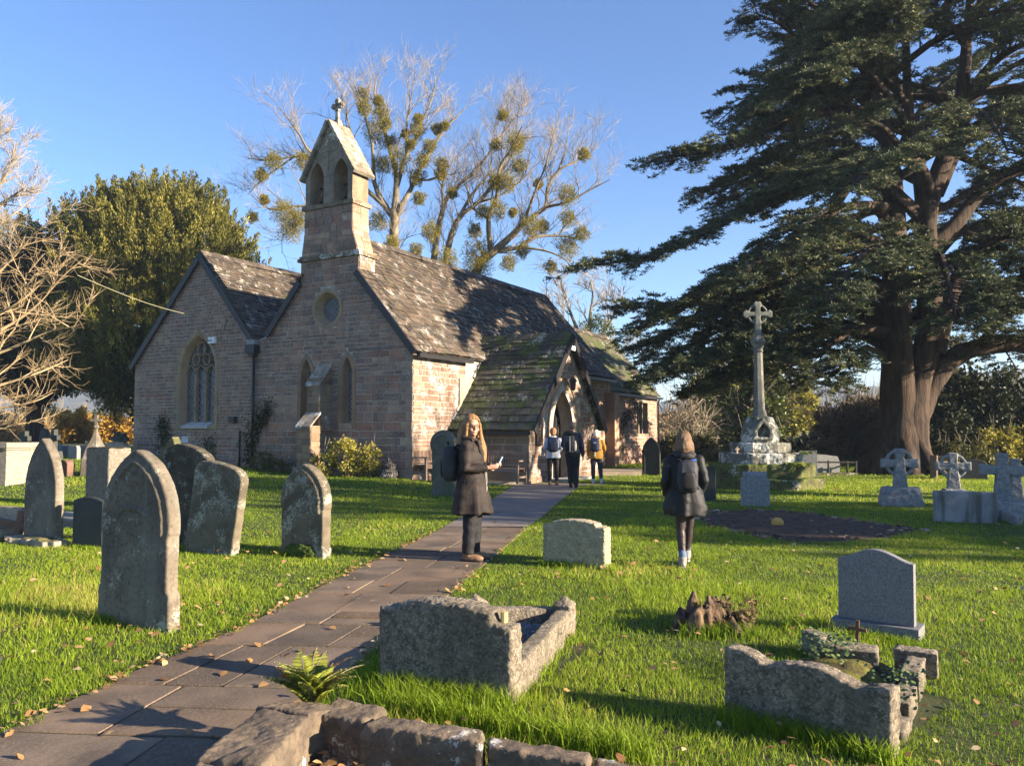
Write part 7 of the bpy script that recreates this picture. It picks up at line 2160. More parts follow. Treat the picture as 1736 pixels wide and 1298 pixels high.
# ------------------------------------------------------------------ trees standing outside the picture to the right, whose shade falls across the grass
SH = bare_tree('bare_tree', 'leafless tree to the right of the picture', None, Vector((21, 15, 0)),
    [[(W0 / 2 + 21 / 15 * 1382, 745, .4)] + [(W0 / 2 + 21 / 15 * 1382 + dx, y, r) for dx, y, r in ((0, 500, .35), (10, 300, .3))]] +
    [[(W0 / 2 + 21 / 15 * 1382 + 10, 480 - k * 25, .2), (W0 / 2 + 21 / 15 * 1382 + dx * .5, 330 - k * 20, .13), (W0 / 2 + 21 / 15 * 1382 + dx, 180 - k * 20, .05)] for k, dx in enumerate((-330, 300, -180, 200, -60, 90))],
    15, 1, 91, M_bark_l, M_twig, nsec=14, lsec=2.4, nter=6, ntw=4, tw=.8, rtw=.012, dj=3)
yo = Vector((26, 5.2, 0))
plume_tree('yew_tree', 'churchyard yew to the right of the picture', 'tree', yo, [(0, .6, 4.2, 2.8, 3.3, 2.6), (1.5, -1.2, 5.6, 2.2, 2.0, 1.6), (-1, 2.2, 6.2, 1.8, 1.6, 1.5), (.5, 3.8, 4.6, 1.7, 1.5, 1.8), (3.0, 0.5, 8.2, 2.6, 2.2, 1.9), (2.5, 3.5, 9.2, 2.0, 1.8, 2.0), (4.5, 2.0, 11.2, 1.8, 1.7, 1.5)], L_yew, 620, 60, 1.1, 92, trunk=(.4, 4), core=1100)
# ------------------------------------------------------------------ grass blades
def fpath(x, y):
    """inside the path? vectorised"""
    l = np.interp(y, [p.y for p in PATHL], [p.x for p in PATHL]); r = np.interp(y, [p.y for p in PATHR], [p.x for p in PATHR])
    e = .035 * np.sin(y * 9) + .02 * np.sin(y * 23 + 1)
    return (x > l + e + .02) & (x < r - e - .02) & (y < PATH_END + 1.5)
g = np.random.default_rng(99)
def vnoise(x, y, s, seed=0):
    return np.array([noise.noise(Vector((a * s, b * s, seed))) for a, b in zip(x, y)])
# coarse noise grid for clumps
gxs, gys = np.linspace(-22, 26, 240), np.linspace(1, 46, 225)
GN = np.array([[.8 * noise.noise(Vector((a * 1.1, b * 1.1, 2))) + .6 * noise.noise(Vector((a * 4, b * 4, 5))) + .9 * noise.noise(Vector((a * .35, b * .35, 9))) for a in gxs] for b in gys])
def gnoise(x, y):
    i = np.clip(((x - gxs[0]) / (gxs[1] - gxs[0])).astype(int), 0, len(gxs) - 1); j = np.clip(((y - gys[0]) / (gys[1] - gys[0])).astype(int), 0, len(gys) - 1)
    return GN[j, i]
Hn = np.vectorize(H)
def inpoly(x, y, poly):
    c = np.zeros(len(x), bool)
    for i in range(len(poly)):
        a, b = poly[i], poly[i - 1]
        if a.y == b.y: continue
        m = ((a.y > y) != (b.y > y)) & (x < (b.x - a.x) * (y - a.y) / (b.y - a.y) + a.x); c ^= m
    return c
wallpoly = [G(262, 1400, .1), G(330, 1278, .2), G(440, 1194, .2), G(490, 1178, .2), G(660, 1192, .2), G(650, 1212, .2), G(1010, 1278, .2), G(1190, 1310, .2), G(1300, 1600, .1)]
def rect_poly(root, x0, x1, y0, y1):
    M_ = Matrix.Translation(root.location) @ root.rotation_euler.to_matrix().to_4x4()
    return [M_ @ Vector(q) for q in ((x0, y0, 0), (x1, y0, 0), (x1, y1, 0), (x0, y1, 0))]
excl = [wallpoly, SOIL, rect_poly(KG, -wk / 2, wk / 2, .05, GL), rect_poly(BG, -wk2 / 2 + .1, wk2 / 2 - .05, .1, 1.15)]
chp = [C0 + E * -.05, C0 + E * NL, C0 + Nn * AW + E * 11, C0 + Nn * AW - E * .05]
excl.append([PC, PC + E * PWID, PC + E * PWID + Nn * 3, PC + Nn * 3]); excl.append(chp)
bands = [(2.0, 3.6, 6000, .0034, .050), (3.6, 5.5, 4800, .0040, .044), (5.5, 8, 2900, .0052, .042), (8, 12, 2500, .0062, .034), (12, 18, 1100, .0095, .036), (18, 28, 400, .017, .042), (28, 46, 120, .032, .05)]
VS, AT = [], []
for y0, y1, dens, wd_, hh in bands:
    xm = .66 * y1 + .6
    n = int(dens * (y1 - y0) * 2 * xm)
    x = g.uniform(-xm, xm, n); y = g.uniform(y0, y1, n)
    k = (np.abs(x) < .66 * y + .6) & ~fpath(x, y)
    for e in excl: k &= ~inpoly(x, y, e)
    x, y = x[k], y[k]
    nz = gnoise(x, y)
    z = np.array([H(a, b) for a, b in zip(x, y)]) if y1 > 12 else np.zeros(len(x))
    n = len(x)
    h = hh * g.uniform(.5, 1.35, n) * (1 + .55 * np.clip(nz, -1, 1))
    # long tufts here and there
    long_ = (nz > .45) & (g.random(n) < .25); h[long_] *= 1.7
    az = g.uniform(0, 2 * np.pi, n); lean = g.uniform(.1, .9, n) * h
    dx, dy = np.cos(az) * lean, np.sin(az) * lean
    fa = g.uniform(0, np.pi, n); w = wd_ * g.uniform(.6, 1.3, n)
    sx, sy = np.cos(fa) * w / 2, np.sin(fa) * w / 2
    b = np.stack([x, y, z - .004], 1)
    def pt(f, s, up): return b + np.stack([dx * f + sx * s, dy * f + sy * s, h * up], 1)
    VS.append(np.stack([pt(0, -1, 0), pt(0, 1, 0), pt(.32, .85, .55), pt(.32, -.85, .55)], 1))
    v = np.clip(.5 + .28 * nz + g.normal(0, .17, n), 0, .93); dead = g.random(n) < .035; v[dead] = 1.4
    AT.append(v)
    VS.append(np.stack([pt(.32, -.85, .55), pt(.32, .85, .55), pt(1.0, .12, .98), pt(1.0, -.12, .98)], 1)); AT.append(v)
# long grass at the feet of stones and walls
def tuft(cx, cy, n, r, hh, ax=None):
    a = g.normal(size=(n, 2)) * r
    x, y = cx + a[:, 0], cy + a[:, 1]; h = hh * g.uniform(.5, 1.3, n); az = g.uniform(0, 6.28, n); ln = h * g.uniform(.2, .9, n)
    dx, dy = np.cos(az) * ln, np.sin(az) * ln; fa = g.uniform(0, 3.14, n); w = .0055 * max(1, cy / 6)
    sx, sy = np.cos(fa) * w / 2, np.sin(fa) * w / 2
    z = np.full(n, H(cx, cy)); b = np.stack([x, y, z], 1)
    def pt(f, s, up): return b + np.stack([dx * f + sx * s, dy * f + sy * s, h * up], 1)
    v = np.clip(g.normal(.45, .15, n), 0, .9)
    VS.append(np.stack([pt(0, -1, 0), pt(0, 1, 0), pt(.3, .8, .6), pt(.3, -.8, .6)], 1)); AT.append(v)
    VS.append(np.stack([pt(.3, -.8, .6), pt(.3, .8, .6), pt(1, .1, .95), pt(1, -.1, .95)], 1)); AT.append(v)
for (p, q, n, hh) in ((G(640, 1172), G(872, 1207), 26, .13), (G(872, 1207), G(968, 1075), 14, .07), (G(1226, 1216), G(1512, 1294), 26, .10), (G(163, 1054), G(290, 1056), 14, .08), (G(472, 942), G(560, 944), 12, .07), (G(270, 930), G(395, 934), 14, .08), (G(921, 958), G(1037, 965), 14, .08), (G(640, 1196), G(1100, 1290), 34, .14), (G(1424, 1068), G(1560, 1097), 12, .06), (G(125, 928), G(170, 932), 6, .06), (G(1160, 1078), G(1280, 1078), 14, .11), (G(660, 1120), G(600, 1180), 8, .10)):
    for k in range(n):
        c = p.lerp(q, (k + g.random()) / n); tuft(c.x, c.y - .03, 42, .045, hh)
V = np.concatenate(VS); print('blades', len(V) // 2)
o = npmesh('grass', V, 4, M_grassblade, np.concatenate(AT)); tag(o, 'mown green grass with longer tufts round the stones', kind='stuff')

# fallen leaves: more along the path edges
M_leaf = leafmat('fallen_leaf', (0.16, 0.075, 0.03), (0.42, 0.26, 0.11), .2, .7, 20, (0.50, 0.40, 0.24))
LX, LY, LZ, LS = [], [], [], []
def leaf_at(x, y, z, s): LX.append(x); LY.append(y); LZ.append(z); LS.append(s * .72)
Rl = random.Random(55)
for k in range(1000):
    y = 2.2 + 12 * Rl.random() ** 1.5; x = Rl.uniform(-.66, .66) * y
    if inpoly(np.array([x]), np.array([y]), wallpoly)[0]: continue
    onp = bool(fpath(np.array([x]), np.array([y]))[0])
    if onp and Rl.random() < .6: continue
    leaf_at(x, y, .026 if onp else .055 + Rl.uniform(-.01, .02), Rl.uniform(.022, .05))
for k in range(520):
    y = 2.6 + 10 * Rl.random() ** 1.3; l, r = path_x(y)
    if Rl.random() < .75: x = l + Rl.gauss(.02, .04)
    else: x = r - Rl.gauss(.0, .05)
    leaf_at(x, y, .027 + Rl.uniform(0, .02), Rl.uniform(.02, .042))
for k in range(260):
    p = G(Rl.uniform(455, 760), Rl.uniform(1235, 1330), .03); leaf_at(p.x, p.y, .04 + Rl.uniform(0, .04), Rl.uniform(.02, .045))
for k in range(60):
    q = rect_poly(KG, -wk / 2 + .1, wk / 2 - .1, .2, GL - .1); a = q[0] + (q[1] - q[0]) * Rl.random() + (q[3] - q[0]) * Rl.random(); leaf_at(a.x, a.y, .13, Rl.uniform(.015, .03))
n = len(LX); C = np.stack([LX, LY, LZ], 1); S = np.array(LS)
az = g.uniform(0, 6.28, n); U = np.stack([np.cos(az), np.sin(az), g.normal(0, .25, n)], 1); W_ = unit(np.stack([-np.sin(az), np.cos(az), g.normal(0, .35, n)], 1)); N_ = np.cross(U, W_)
# eight cornered curled leaf
ks = [(-1, 0, 0), (-.55, .5, .25), (0, .72, .35), (.5, .45, .2), (1.1, 0, .1), (.5, -.5, .3), (0, -.7, .42), (-.6, -.45, .2)]
VL = np.stack([C + U * (S * a)[:, None] + W_ * (S * b)[:, None] + N_ * (S * c)[:, None] * g.uniform(.2, 1.2, n)[:, None] for a, b, c in ks], 1)
o = npmesh('fallen_leaves', VL, 8, M_leaf, g.uniform(0, 1, n)); tag(o, 'brown and yellow fallen leaves scattered on grass and path', kind='stuff')

# fern on the wall
fc = G(530, 1188, .22)
fern = empty('fern', fc, 'bright green fern with some brown fronds growing out of the top of the low wall', 'fern')
L_fern = leafmat('fern_frond', (0.10, 0.13, 0.02), (0.30, 0.34, 0.05), .35, .5, 4, (0.30, 0.16, 0.06))
Rf = random.Random(8); Cl, Dl, Ll, Vl = [], [], [], []; mb = MB()
for k in range(34):
    a = Rf.uniform(0, 6.28); ln = Rf.uniform(.17, .33); up_ = Rf.uniform(1.4, 3.2); col_ = Rf.random()
    d = Vector((math.cos(a), math.sin(a) * .7, up_)).normalized(); q = [fc + Vector((Rf.uniform(-.04, .04), Rf.uniform(-.03, .03), 0))]
    for j in range(10):
        d = (d + Vector((math.cos(a) * .05, math.sin(a) * .05, -.09))).normalized(); q.append(q[-1] + d * ln / 10)
    mb.tube(q, [.0025] * 10 + [.001], 4)
    for j in range(1, 40):
        t = j / 40; p, tg, r = poly_at(q, [0] * 11, min(.999, t)); s = tg.cross(UP)
        if s.length < .05: s = Vector((1, 0, 0))
        s.normalize()
        for sg in (-1, 1):
            L_ = .052 * math.sin(math.pi * min(1, .16 + t * .88)) * (ln / .22)
            Cl.append(p); Dl.append(s * sg + tg * .45 - UP * .12); Ll.append(max(.006, L_)); Vl.append(1.5 if col_ > .86 else Rf.uniform(.3, .9))
addpart(mb.build('stems', M_twigd), fern)
Cl, Dl = f(Cl), f(Dl); addpart(npmesh('fronds', leafq(Cl, Dl, np.array(Ll), .011), 4, L_fern, np.array(Vl)), fern)
def ferns(c, n, ln0, label, seed):
    Rf = random.Random(seed); root = empty('fern', c, label, 'fern'); Cl, Dl, Ll = [], [], []
    for k in range(n):
        a = Rf.uniform(0, 6.28); ln = ln0 * Rf.uniform(.7, 1.2); d = Vector((math.cos(a), math.sin(a), Rf.uniform(.4, 1))).normalized(); q = [Vector(c)]
        for j in range(6): d = (d + Vector((0, 0, -.2))).normalized(); q.append(q[-1] + d * ln / 6)
        for j in range(1, 18):
            p, tg, r = poly_at(q, [0] * 7, j / 18); s = tg.cross(UP).normalized()
            for sg in (-1, 1): Cl.append(p); Dl.append(s * sg + tg * .4); Ll.append(.09 * math.sin(math.pi * (.15 + .8 * j / 18)))
    addpart(npmesh('fronds', leafq(f(Cl), f(Dl), np.array(Ll) * ln0 / .35, .03), 4, L_fern, NR.uniform(.1, .8, len(Cl))), root)
ferns(MC + Vector((.55, -1.35, .66)), 16, .35, 'fern growing on the right of the mossy monument steps', 3)
ferns(MC + Vector((1.0, -.75, .95)), 10, .28, 'small fern high on the right of the monument steps', 4)
# weeds round the stump
mb = MB(); Rw = random.Random(6); Cl, Dl = [], []
for k in range(46):
    a = sc + Vector((Rw.uniform(-.05, .32), Rw.uniform(-.12, .12), 0)); b = a + Vector((Rw.uniform(-.08, .12), Rw.uniform(-.05, .05), Rw.uniform(.12, .30)))
    mb.tube([a, a.lerp(b, .5) + Vector((.01, 0, 0)), b], [.004, .003, .002], 4)
    for j in range(9): Cl.append(a.lerp(b, Rw.uniform(.3, 1))); Dl.append(Vector((Rw.gauss(0, 1), Rw.gauss(0, 1), Rw.gauss(0, 1))))
wd_root = empty('weeds', sc, 'dry brown weeds and leaves growing over the right of the stump', 'weeds')
addpart(mb.build('stems', mat('dry_stem', (.20, .13, .07), None)), wd_root); addpart(npmesh('foliage', leafq(f(Cl), f(Dl), .045, .024), 4, leafmat('weed_leaf', (.07, .05, .02), (.20, .17, .06), .3), NR.uniform(0, 1, len(Cl))), wd_root)
# ------------------------------------------------------------------ people
def pmat(name, c, rough=.8, c2=None, bump=.25, bs=60, **k): return mat(name, c, c2, 8, rough, bump, bs, **k)
M_skin = mat('skin', (0.40, 0.225, 0.155), (0.35, 0.19, 0.13), 14, .5, .1, 80)
M_lip = mat('lips', (0.42, 0.13, 0.11), None, rough=.4)
M_eye = mat('eye', (0.03, 0.02, 0.015), None, rough=.2)
M_eyew = mat('eye_white', (0.7, 0.68, 0.64), None, rough=.3)
M_teeth = mat('teeth', (0.75, 0.72, 0.65), None, rough=.3)
def hair_mat(name, a, b): return mat(name, a, b, 30, .5, .8, 60, stretch=(6, 6, .6), bdist=.01)
V3 = Vector
def lathe_body(mb, rings, n=28):
    """rings: (z, cx, cy, rx, ry)"""
    mb.loft([[V3((cx + rx * math.cos(2 * math.pi * k / n), cy + ry * math.sin(2 * math.pi * k / n), z)) for k in range(n)] for z, cx, cy, rx, ry in rings])
def hand(mb, wrist, d, palm_n, curl=.6, s=1.0, side=1):
    """wrist point, direction of the hand, direction the palm faces; fingers are separate chains that curl towards the palm"""
    d = d.normalized(); pn = (palm_n - d * palm_n.dot(d)).normalized(); w = d.cross(pn) * side
    mb.ell(wrist + d * .045 * s, (.040 * s, .018 * s, .052 * s), (w, pn, d), 10, 8)
    mb.tube([wrist - d * .03, wrist + d * .03 * s], [.024 * s, .026 * s], 8)
    for i, (o_, ln) in enumerate(((-.028, .068), (-.010, .077), (.009, .072), (.027, .057))):
        p = wrist + d * .085 * s + w * o_ * s; q = [p]; dd = d.copy()
        for j in range(3):
            ang = curl * (.5 + .35 * j) + .06 * i
            dd2 = (d * math.cos(ang * (j + 1) * .75) + pn * math.sin(ang * (j + 1) * .75)).normalized()
            q.append(q[-1] + dd2 * ln * s * (.42, .33, .25)[j])
        mb.tube(q, [.0092 * s, .0088 * s, .008 * s, .0065 * s], 7)
    p = wrist + d * .028 * s - w * .030 * s; q = [p, p + (d * .6 - w * .75 + pn * .25).normalized() * .036 * s, p + (d * .6 - w * .75 + pn * .25).normalized() * .036 * s + (d * .9 - w * .2 + pn * .4).normalized() * .034 * s]
    mb.tube(q, [.0115 * s, .010 * s, .008 * s], 7)

def person(label, foot, heading, Ht, arms, legs, top, trouser, shoe, hair, head_turn=0.0, sleeves_m=None, face=False, voxel=.011, lean=0.0, socks=None, group=None):
    """heading: direction the body faces, as an angle from +X; local frame: x forward, y left, z up"""
    root = empty('person', foot, label, 'person', group)
    root.rotation_euler = (0, lean, heading)
    k = Ht / 1.70
    hc = V3((0.02, 0, 1.575)) * k
    for a in arms:
        for q in 'sew': a[q] = a[q] * k
    for l in legs:
        for q in 'hka': l[q] = l[q] * k
    Rz = Matrix.Rotation(head_turn, 3, 'Z')
    fx, fy = Rz @ V3((1, 0, 0)), Rz @ V3((0, 1, 0))
    # ---- body: one continuous skin
    mb = MB()
    mb.ell(hc + UP * .02 * k, (.094 * k, .076 * k, .112 * k), (fx, fy, UP), 20, 14)
    mb.ell(hc + fx * .022 * k - UP * .045 * k, (.070 * k, .056 * k, .075 * k), (fx, fy, UP), 16, 10)
    mb.ell(hc + fx * .062 * k - UP * .088 * k, (.026 * k, .026 * k, .020 * k), (fx, fy, UP), 10, 8)       # chin
    mb.tube([hc + fx * .088 * k + UP * .018 * k, hc + fx * .108 * k - UP * .018 * k, hc + fx * .094 * k - UP * .028 * k], [.009 * k, .014 * k, .012 * k], 8)   # nose
    for s in (-1, 1):
        mb.ell(hc + fy * s * .076 * k - UP * .005 * k - fx * .008 * k, (.020 * k, .010 * k, .030 * k), (fx, fy, UP), 8, 6)
        mb.ell(hc + fx * .066 * k + fy * s * .040 * k - UP * .030 * k, (.026 * k, .024 * k, .022 * k), (fx, fy, UP), 8, 6)     # cheeks
        mb.tube([hc + fx * .088 * k + fy * s * .014 * k + UP * .036 * k, hc + fx * .082 * k + fy * s * .050 * k + UP * .034 * k], .010 * k, 6)  # brow
    mb.tube([hc - UP * .06 * k - fx * .01, V3((0, 0, 1.40)) * k], [.052 * k, .056 * k], 12)
    lathe_body(mb, [(1.42 * k, 0, 0, .06 * k, .10 * k), (1.36 * k, 0, 0, .095 * k, .165 * k), (1.22 * k, 0.01, 0, .11 * k, .165 * k), (1.05 * k, 0, 0, .10 * k, .135 * k), (.92 * k, -.01, 0, .115 * k, .165 * k), (.84 * k, 0, 0, .10 * k, .15 * k)], 20)
    for a in arms:
        mb.tube([a['s'], a['s'].lerp(a['e'], .5), a['e'], a['e'].lerp(a['w'], .4), a['w']], [.055 * k, .048 * k, .040 * k, .042 * k, .026 * k], 10)
        hand(mb, a['w'], a['d'], a['n'], a.get('curl', .5), k, a.get('side', 1))
    for l in legs:
        h, kn, an = l['h'], l['k'], l['a']
        mb.tube([h, h.lerp(kn, .5), kn, kn.lerp(an, .35), an], [r_ * k * min(1.0, l.get('w', 1.0)) * .94 for r_ in (.095, .078, .055, .056, .036)], 12)
        mb.ell(an + l['t'] * .08 * k - UP * .04 * k, (.11 * k, .038 * k, .03 * k), (l['t'], V3((-l['t'].y, l['t'].x, 0)), UP), 10, 8)
    o = mb.build('body', M_skin, root); remesh(o, .0085 if face else .011, 2)
    # ---- face
    if face:
        for s in (-1, 1):
            e = hc + fx * .079 * k + fy * s * .031 * k + UP * .012 * k
            m_ = MB(); m_.ell(e - fx * .002, (.010 * k, .012 * k, .0065 * k), (fx, fy, UP), 10, 8); m_.build('eye', M_eyew, root, True)
            m_ = MB(); m_.ell(e + fx * .0045 * k, (.0055 * k, .0058 * k, .006 * k), (fx, fy, UP), 8, 6); m_.build('iris', M_eye, root, True)
        m_ = MB(); mc_ = hc + fx * .080 * k - UP * .052 * k
        m_.tube([mc_ + fy * t * .026 * k + fx * (.010 - .012 * t * t) * k + UP * (.008 * t * t - .004) * k for t in np.linspace(-1, 1, 7)], [.003, .005, .0058, .006, .0058, .005, .003], 6); m_.build('mouth', M_lip, root, True)
        m_ = MB(); m_.tube([mc_ + fy * t * .017 * k + fx * (.0155 - .010 * t * t) * k + UP * (.006 * t * t + .0005) * k for t in np.linspace(-1, 1, 5)], .0032, 5); m_.build('teeth', M_teeth, root, True)
    # ---- trousers
    mb = MB()
    for l in legs:
        h, kn, an = l['h'], l['k'], l['a']; lw = l.get('w', 1.0)
        cut = an.lerp(kn, l.get('cut', .0))
        mb.tube([h + UP * .06 * k, h.lerp(kn, .5), kn, kn.lerp(an, .4), cut], [.115 * k * lw, .098 * k * lw, .078 * k * lw, .074 * k * lw, .062 * k * l.get('hem', lw)], 14)
    lathe_body(mb, [(.98 * k, 0, 0, .12 * k, .165 * k), (.90 * k, 0, 0, .135 * k, .18 * k), (.80 * k, 0, 0, .12 * k, .16 * k)], 20)
    o = mb.build('trousers', trouser, root); remesh(o, voxel, 2, lambda co, no: .008 * noise.noise(V3((co.x * 9, co.y * 9, co.z * 13))) + .003 * noise.noise(co * 45))
    for l in legs:
        an, t = l['a'], l['t']; s_ = V3((-t.y, t.x, 0))
        if l.get('flex'):   # heel lifted: foot pitched
            t = (t * math.cos(l['flex']) - UP * math.sin(l['flex'])); 
        upv = s_.cross(t) * -1 if s_.cross(t).z < 0 else s_.cross(t)
        mb = MB()
        mb.tube([an + UP * .05 * k, an - UP * .02 * k], [.056 * k, .056 * k], 12)
        mb.ell(an + t * .055 * k - upv * .045 * k, (.140 * k, .050 * k, .045 * k), (t, s_, upv), 16, 10)
        mb.ell(an + t * .115 * k - upv * .050 * k, (.078 * k, .051 * k, .038 * k), (t, s_, upv), 14, 8)
        o = mb.build('boot', shoe, root); remesh(o, .008, 1)
        mb = MB(); mb.loft([[an + t * x * k - upv * z * k + s_ * y * k for x, y in ((-.085, -.03), (-.02, -.036), (.09, -.046), (.17, -.036), (.195, 0), (.17, .036), (.09, .046), (-.02, .036), (-.085, .03), (-.095, 0))] for z in (.072, .098)])
        sole = mb.build('sole', M_ink if socks is None else M_sill, o)
        if socks:
            mb = MB(); mb.tube([an - UP * .0, an + UP * .08 * k, an.lerp(l['k'], .27)], [.050 * k, .049 * k, .050 * k], 12); mb.build('sock', socks, root, True)
    # ---- top garment with sleeves
    mb = MB(); lathe_body(mb, [(z * k, cx * k, cy * k, rx * k, ry * k) for z, cx, cy, rx, ry in top['rings']], 32)
    for a in arms:
        w_ = a['e'].lerp(a['w'], .97)
        mb.ell(a['s'] + UP * .0, (.075 * k, .075 * k, .07 * k), n=12, m=8)
        mb.tube([a['s'], a['s'].lerp(a['e'], .5), a['e'], a['e'].lerp(w_, .5), w_], [.076 * k, .070 * k, .062 * k, .054 * k, .044 * k], 14)
    fold = top.get('fold', .010)
    def dsp(co, no):
        ang = math.atan2(co.y, co.x); low = max(0, (1.05 * k - co.z))
        return fold * noise.noise(V3((co.x * 8, co.y * 8, co.z * 12))) + .002 * noise.noise(co * 30) + low * top.get('pleat', .03) * noise.noise(V3((math.cos(ang) * 2.2, math.sin(ang) * 2.2, co.z * .8)))
    o = mb.build(top['name'], top['mat'], root); remesh(o, voxel, 2, dsp)
    # collar or hood
    if top.get('hood'):
        mb = MB(); mb.ell(V3((-.09, 0, 1.40)) * k, (.075 * k, .13 * k, .065 * k), n=14, m=8); mb.tube([V3((.06, .09, 1.37)) * k, V3((-.02, .12, 1.42)) * k, V3((-.08, .06, 1.45)) * k, V3((-.08, -.06, 1.45)) * k, V3((-.02, -.12, 1.42)) * k, V3((.06, -.09, 1.37)) * k], .036 * k, 8)
        o = mb.build('hood', top['mat'], root); remesh(o, .012, 2, lambda co, no: .008 * noise.noise(co * 16))
    # ---- hair
    mb = MB()
    ax = (fx, fy, UP)
    sc_ = hair.get('s', 1.0)
    mb.ell(hc + UP * .038 * k - fx * .020 * k, (.103 * k * sc_, .093 * k * sc_, .110 * k * sc_), ax, 20, 14)
    for q, rr in hair.get('locks', []):
        pts = [hc + (fx * a + fy * b + UP * c) * k for a, b, c in q]
        mb.tube(pts, [r * k for r in rr], 10)
    hm = mb.build('hair', hair['mat'], root)
    # cut the face free: pull hair vertices off the face
    def hd(co, no):
        return .006 * noise.noise(V3((co.x * 40, co.y * 40, co.z * 7))) + .003 * noise.noise(V3((co.x * 90, co.y * 90, co.z * 15)))
    remesh(hm, .009 if face else .012, 1, hd)
    if hair.get('open', True):
        for v in hm.data.vertices:
            r = v.co - hc; f_ = r.dot(fx) / k; u_ = r.z / k; s_ = r.dot(fy) / k
            if f_ > .02 and u_ < .098 - .35 * abs(s_) + .05 * (abs(s_) / .08) ** 2 * 0 and abs(s_) < .068 and u_ > -.14:
                v.co = v.co - fx * (f_ - .015) * k * (1.0 if u_ < .07 else .75)
    return root, hc, fx, fy, k

def backpack(label, root, heading, loc, size, m, m2, straps=True, extra=None):
    """pack on the back of a person: local x forward; loc is the pack centre"""
    c = Matrix.Rotation(heading, 3, 'Z') @ V3(loc) + Vector(root.location)
    b = empty('backpack', c, label, 'backpack', None); b.rotation_euler = (0, 0, heading)
    sx, sy, sz = size
    mb = MB(); mb.ell((0, 0, 0), (sx * .6, sy * .52, sz * .53), n=20, m=14, fn=lambda d: (1 / max(.001, (abs(d.x) ** 4 + abs(d.y) ** 4 + abs(d.z) ** 4) ** .25)) * .92)
    o = mb.build('pack_body', m, b); remesh(o, .012, 2, lambda co, no: .006 * noise.noise(co * 14))
    mb = MB(); mb.ell((-sx * .48, 0, -sz * .12), (sx * .28, sy * .36, sz * .30), n=16, m=10, fn=lambda d: (1 / max(.001, (abs(d.x) ** 4 + abs(d.y) ** 4 + abs(d.z) ** 4) ** .25)) * .9)
    o = mb.build('front_pocket', m2, b); remesh(o, .012, 1)
    mb = MB(); mb.tube([(-sx * .2, -.03, sz * .5), (-sx * .25, -.03, sz * .58), (-sx * .25, .03, sz * .58), (-sx * .2, .03, sz * .5)], .008, 6); mb.build('handle', m2, b, True)
    for s in (-1, 1):
        mb = MB(); mb.tube([(sx * .3, s * sy * .28, sz * .42), (sx * .62, s * sy * .40, sz * .50), (sx * 1.2, s * sy * .42, sz * .32), (sx * 1.35, s * sy * .46, -sz * .05), (sx * .6, s * sy * .56, -sz * .38)], [.018, .02, .018, .014, .010], 6)
        mb.build('strap', m2, b, True)
    if extra: extra(b, sx, sy, sz)
    return b

def A_(s, e, w, d, n, curl=.5, side=1): return dict(s=V3(s), e=V3(e), w=V3(w), d=V3(d), n=V3(n), curl=curl, side=side)
def L_(h, k, a, t=(1, 0, 0), **kw): return dict(h=V3(h), k=V3(k), a=V3(a), t=V3(t).normalized(), **kw)
M_coat = mat('charcoal_coat', (0.034, 0.026, 0.022), (0.018, 0.014, 0.013), 5, .7, .2, 40, spec=.2)
M_blk = mat('black_cloth', (0.016, 0.016, 0.018), (0.010, 0.010, 0.012), 6, .75, .3, 50)
M_blkshell = mat('black_shell', (0.012, 0.012, 0.014), (0.008, 0.008, 0.010), 6, .6, .2, 50, spec=.3)
M_tan = mat('tan_leather', (0.24, 0.15, 0.085), (0.17, 0.10, 0.055), 12, .8, .3, 60)
M_navy = mat('navy_cloth', (0.018, 0.028, 0.06), (0.012, 0.018, 0.04), 8, .6, .3, 50)
M_blondh = hair_mat('light_brown_hair', (0.33, 0.19, 0.08), (0.17, 0.09, 0.035))
# -- 1 standing woman with phone
f1 = G(797, 951); h1 = math.radians(-9)
o_sleeve = None
w1, hc1, fx1, fy1, k1 = person('smiling woman with long fair hair in a long dark coat, standing on the path', f1, h1, 1.72,
    [A_((.0, -.185, 1.36), (-.01, -.235, 1.09), (.235, -.13, 1.105), (1, .30, .12), (0, .7, .5), .75, 1), A_((.0, .185, 1.36), (.03, .23, 1.09), (.25, .06, 1.11), (1, -.25, .1), (0, -.6, .6), .7, -1)],
    [L_((0, -.09, .90), (.02, -.09, .49), (-.01, -.085, .10), (1, -.1, 0), w=1.08, hem=1.15), L_((0, .09, .90), (.04, .09, .49), (.03, .085, .10), (1, .12, 0), w=1.08, hem=1.15)],
    dict(name='coat', mat=M_coat, fold=.014, pleat=.10, rings=[(1.45, 0, 0, .07, .085), (1.40, 0, 0, .105, .16), (1.30, .01, 0, .145, .20), (1.15, .02, 0, .16, .20), (1.00, .01, 0, .165, .20), (.85, .01, 0, .19, .225), (.70, .01, 0, .215, .245), (.57, .01, 0, .235, .262)]),
    M_blk, M_tan, dict(mat=M_blondh, s=1.12, locks=[([(-.05, .06, .02), (-.06, .10, -.12), (.00, .12, -.26), (.06, .11, -.38), (.08, .10, -.46)], [.065, .065, .062, .050, .015]), ([(-.05, -.07, .03), (-.07, -.10, -.10), (-.04, -.13, -.20), (.00, -.12, -.30)], [.06, .06, .055, .02]), ([(-.09, 0, 0), (-.11, 0, -.12), (-.12, 0, -.26)], [.07, .075, .03]),
        ([(.045, .078, .04), (.04, .088, -.06), (.05, .10, -.2)], [.018, .022, .02]), ([(.045, -.078, .04), (.04, -.088, -.06), (.04, -.10, -.16)], [.018, .022, .02])]),
    head_turn=math.radians(-56), face=True, voxel=.010)
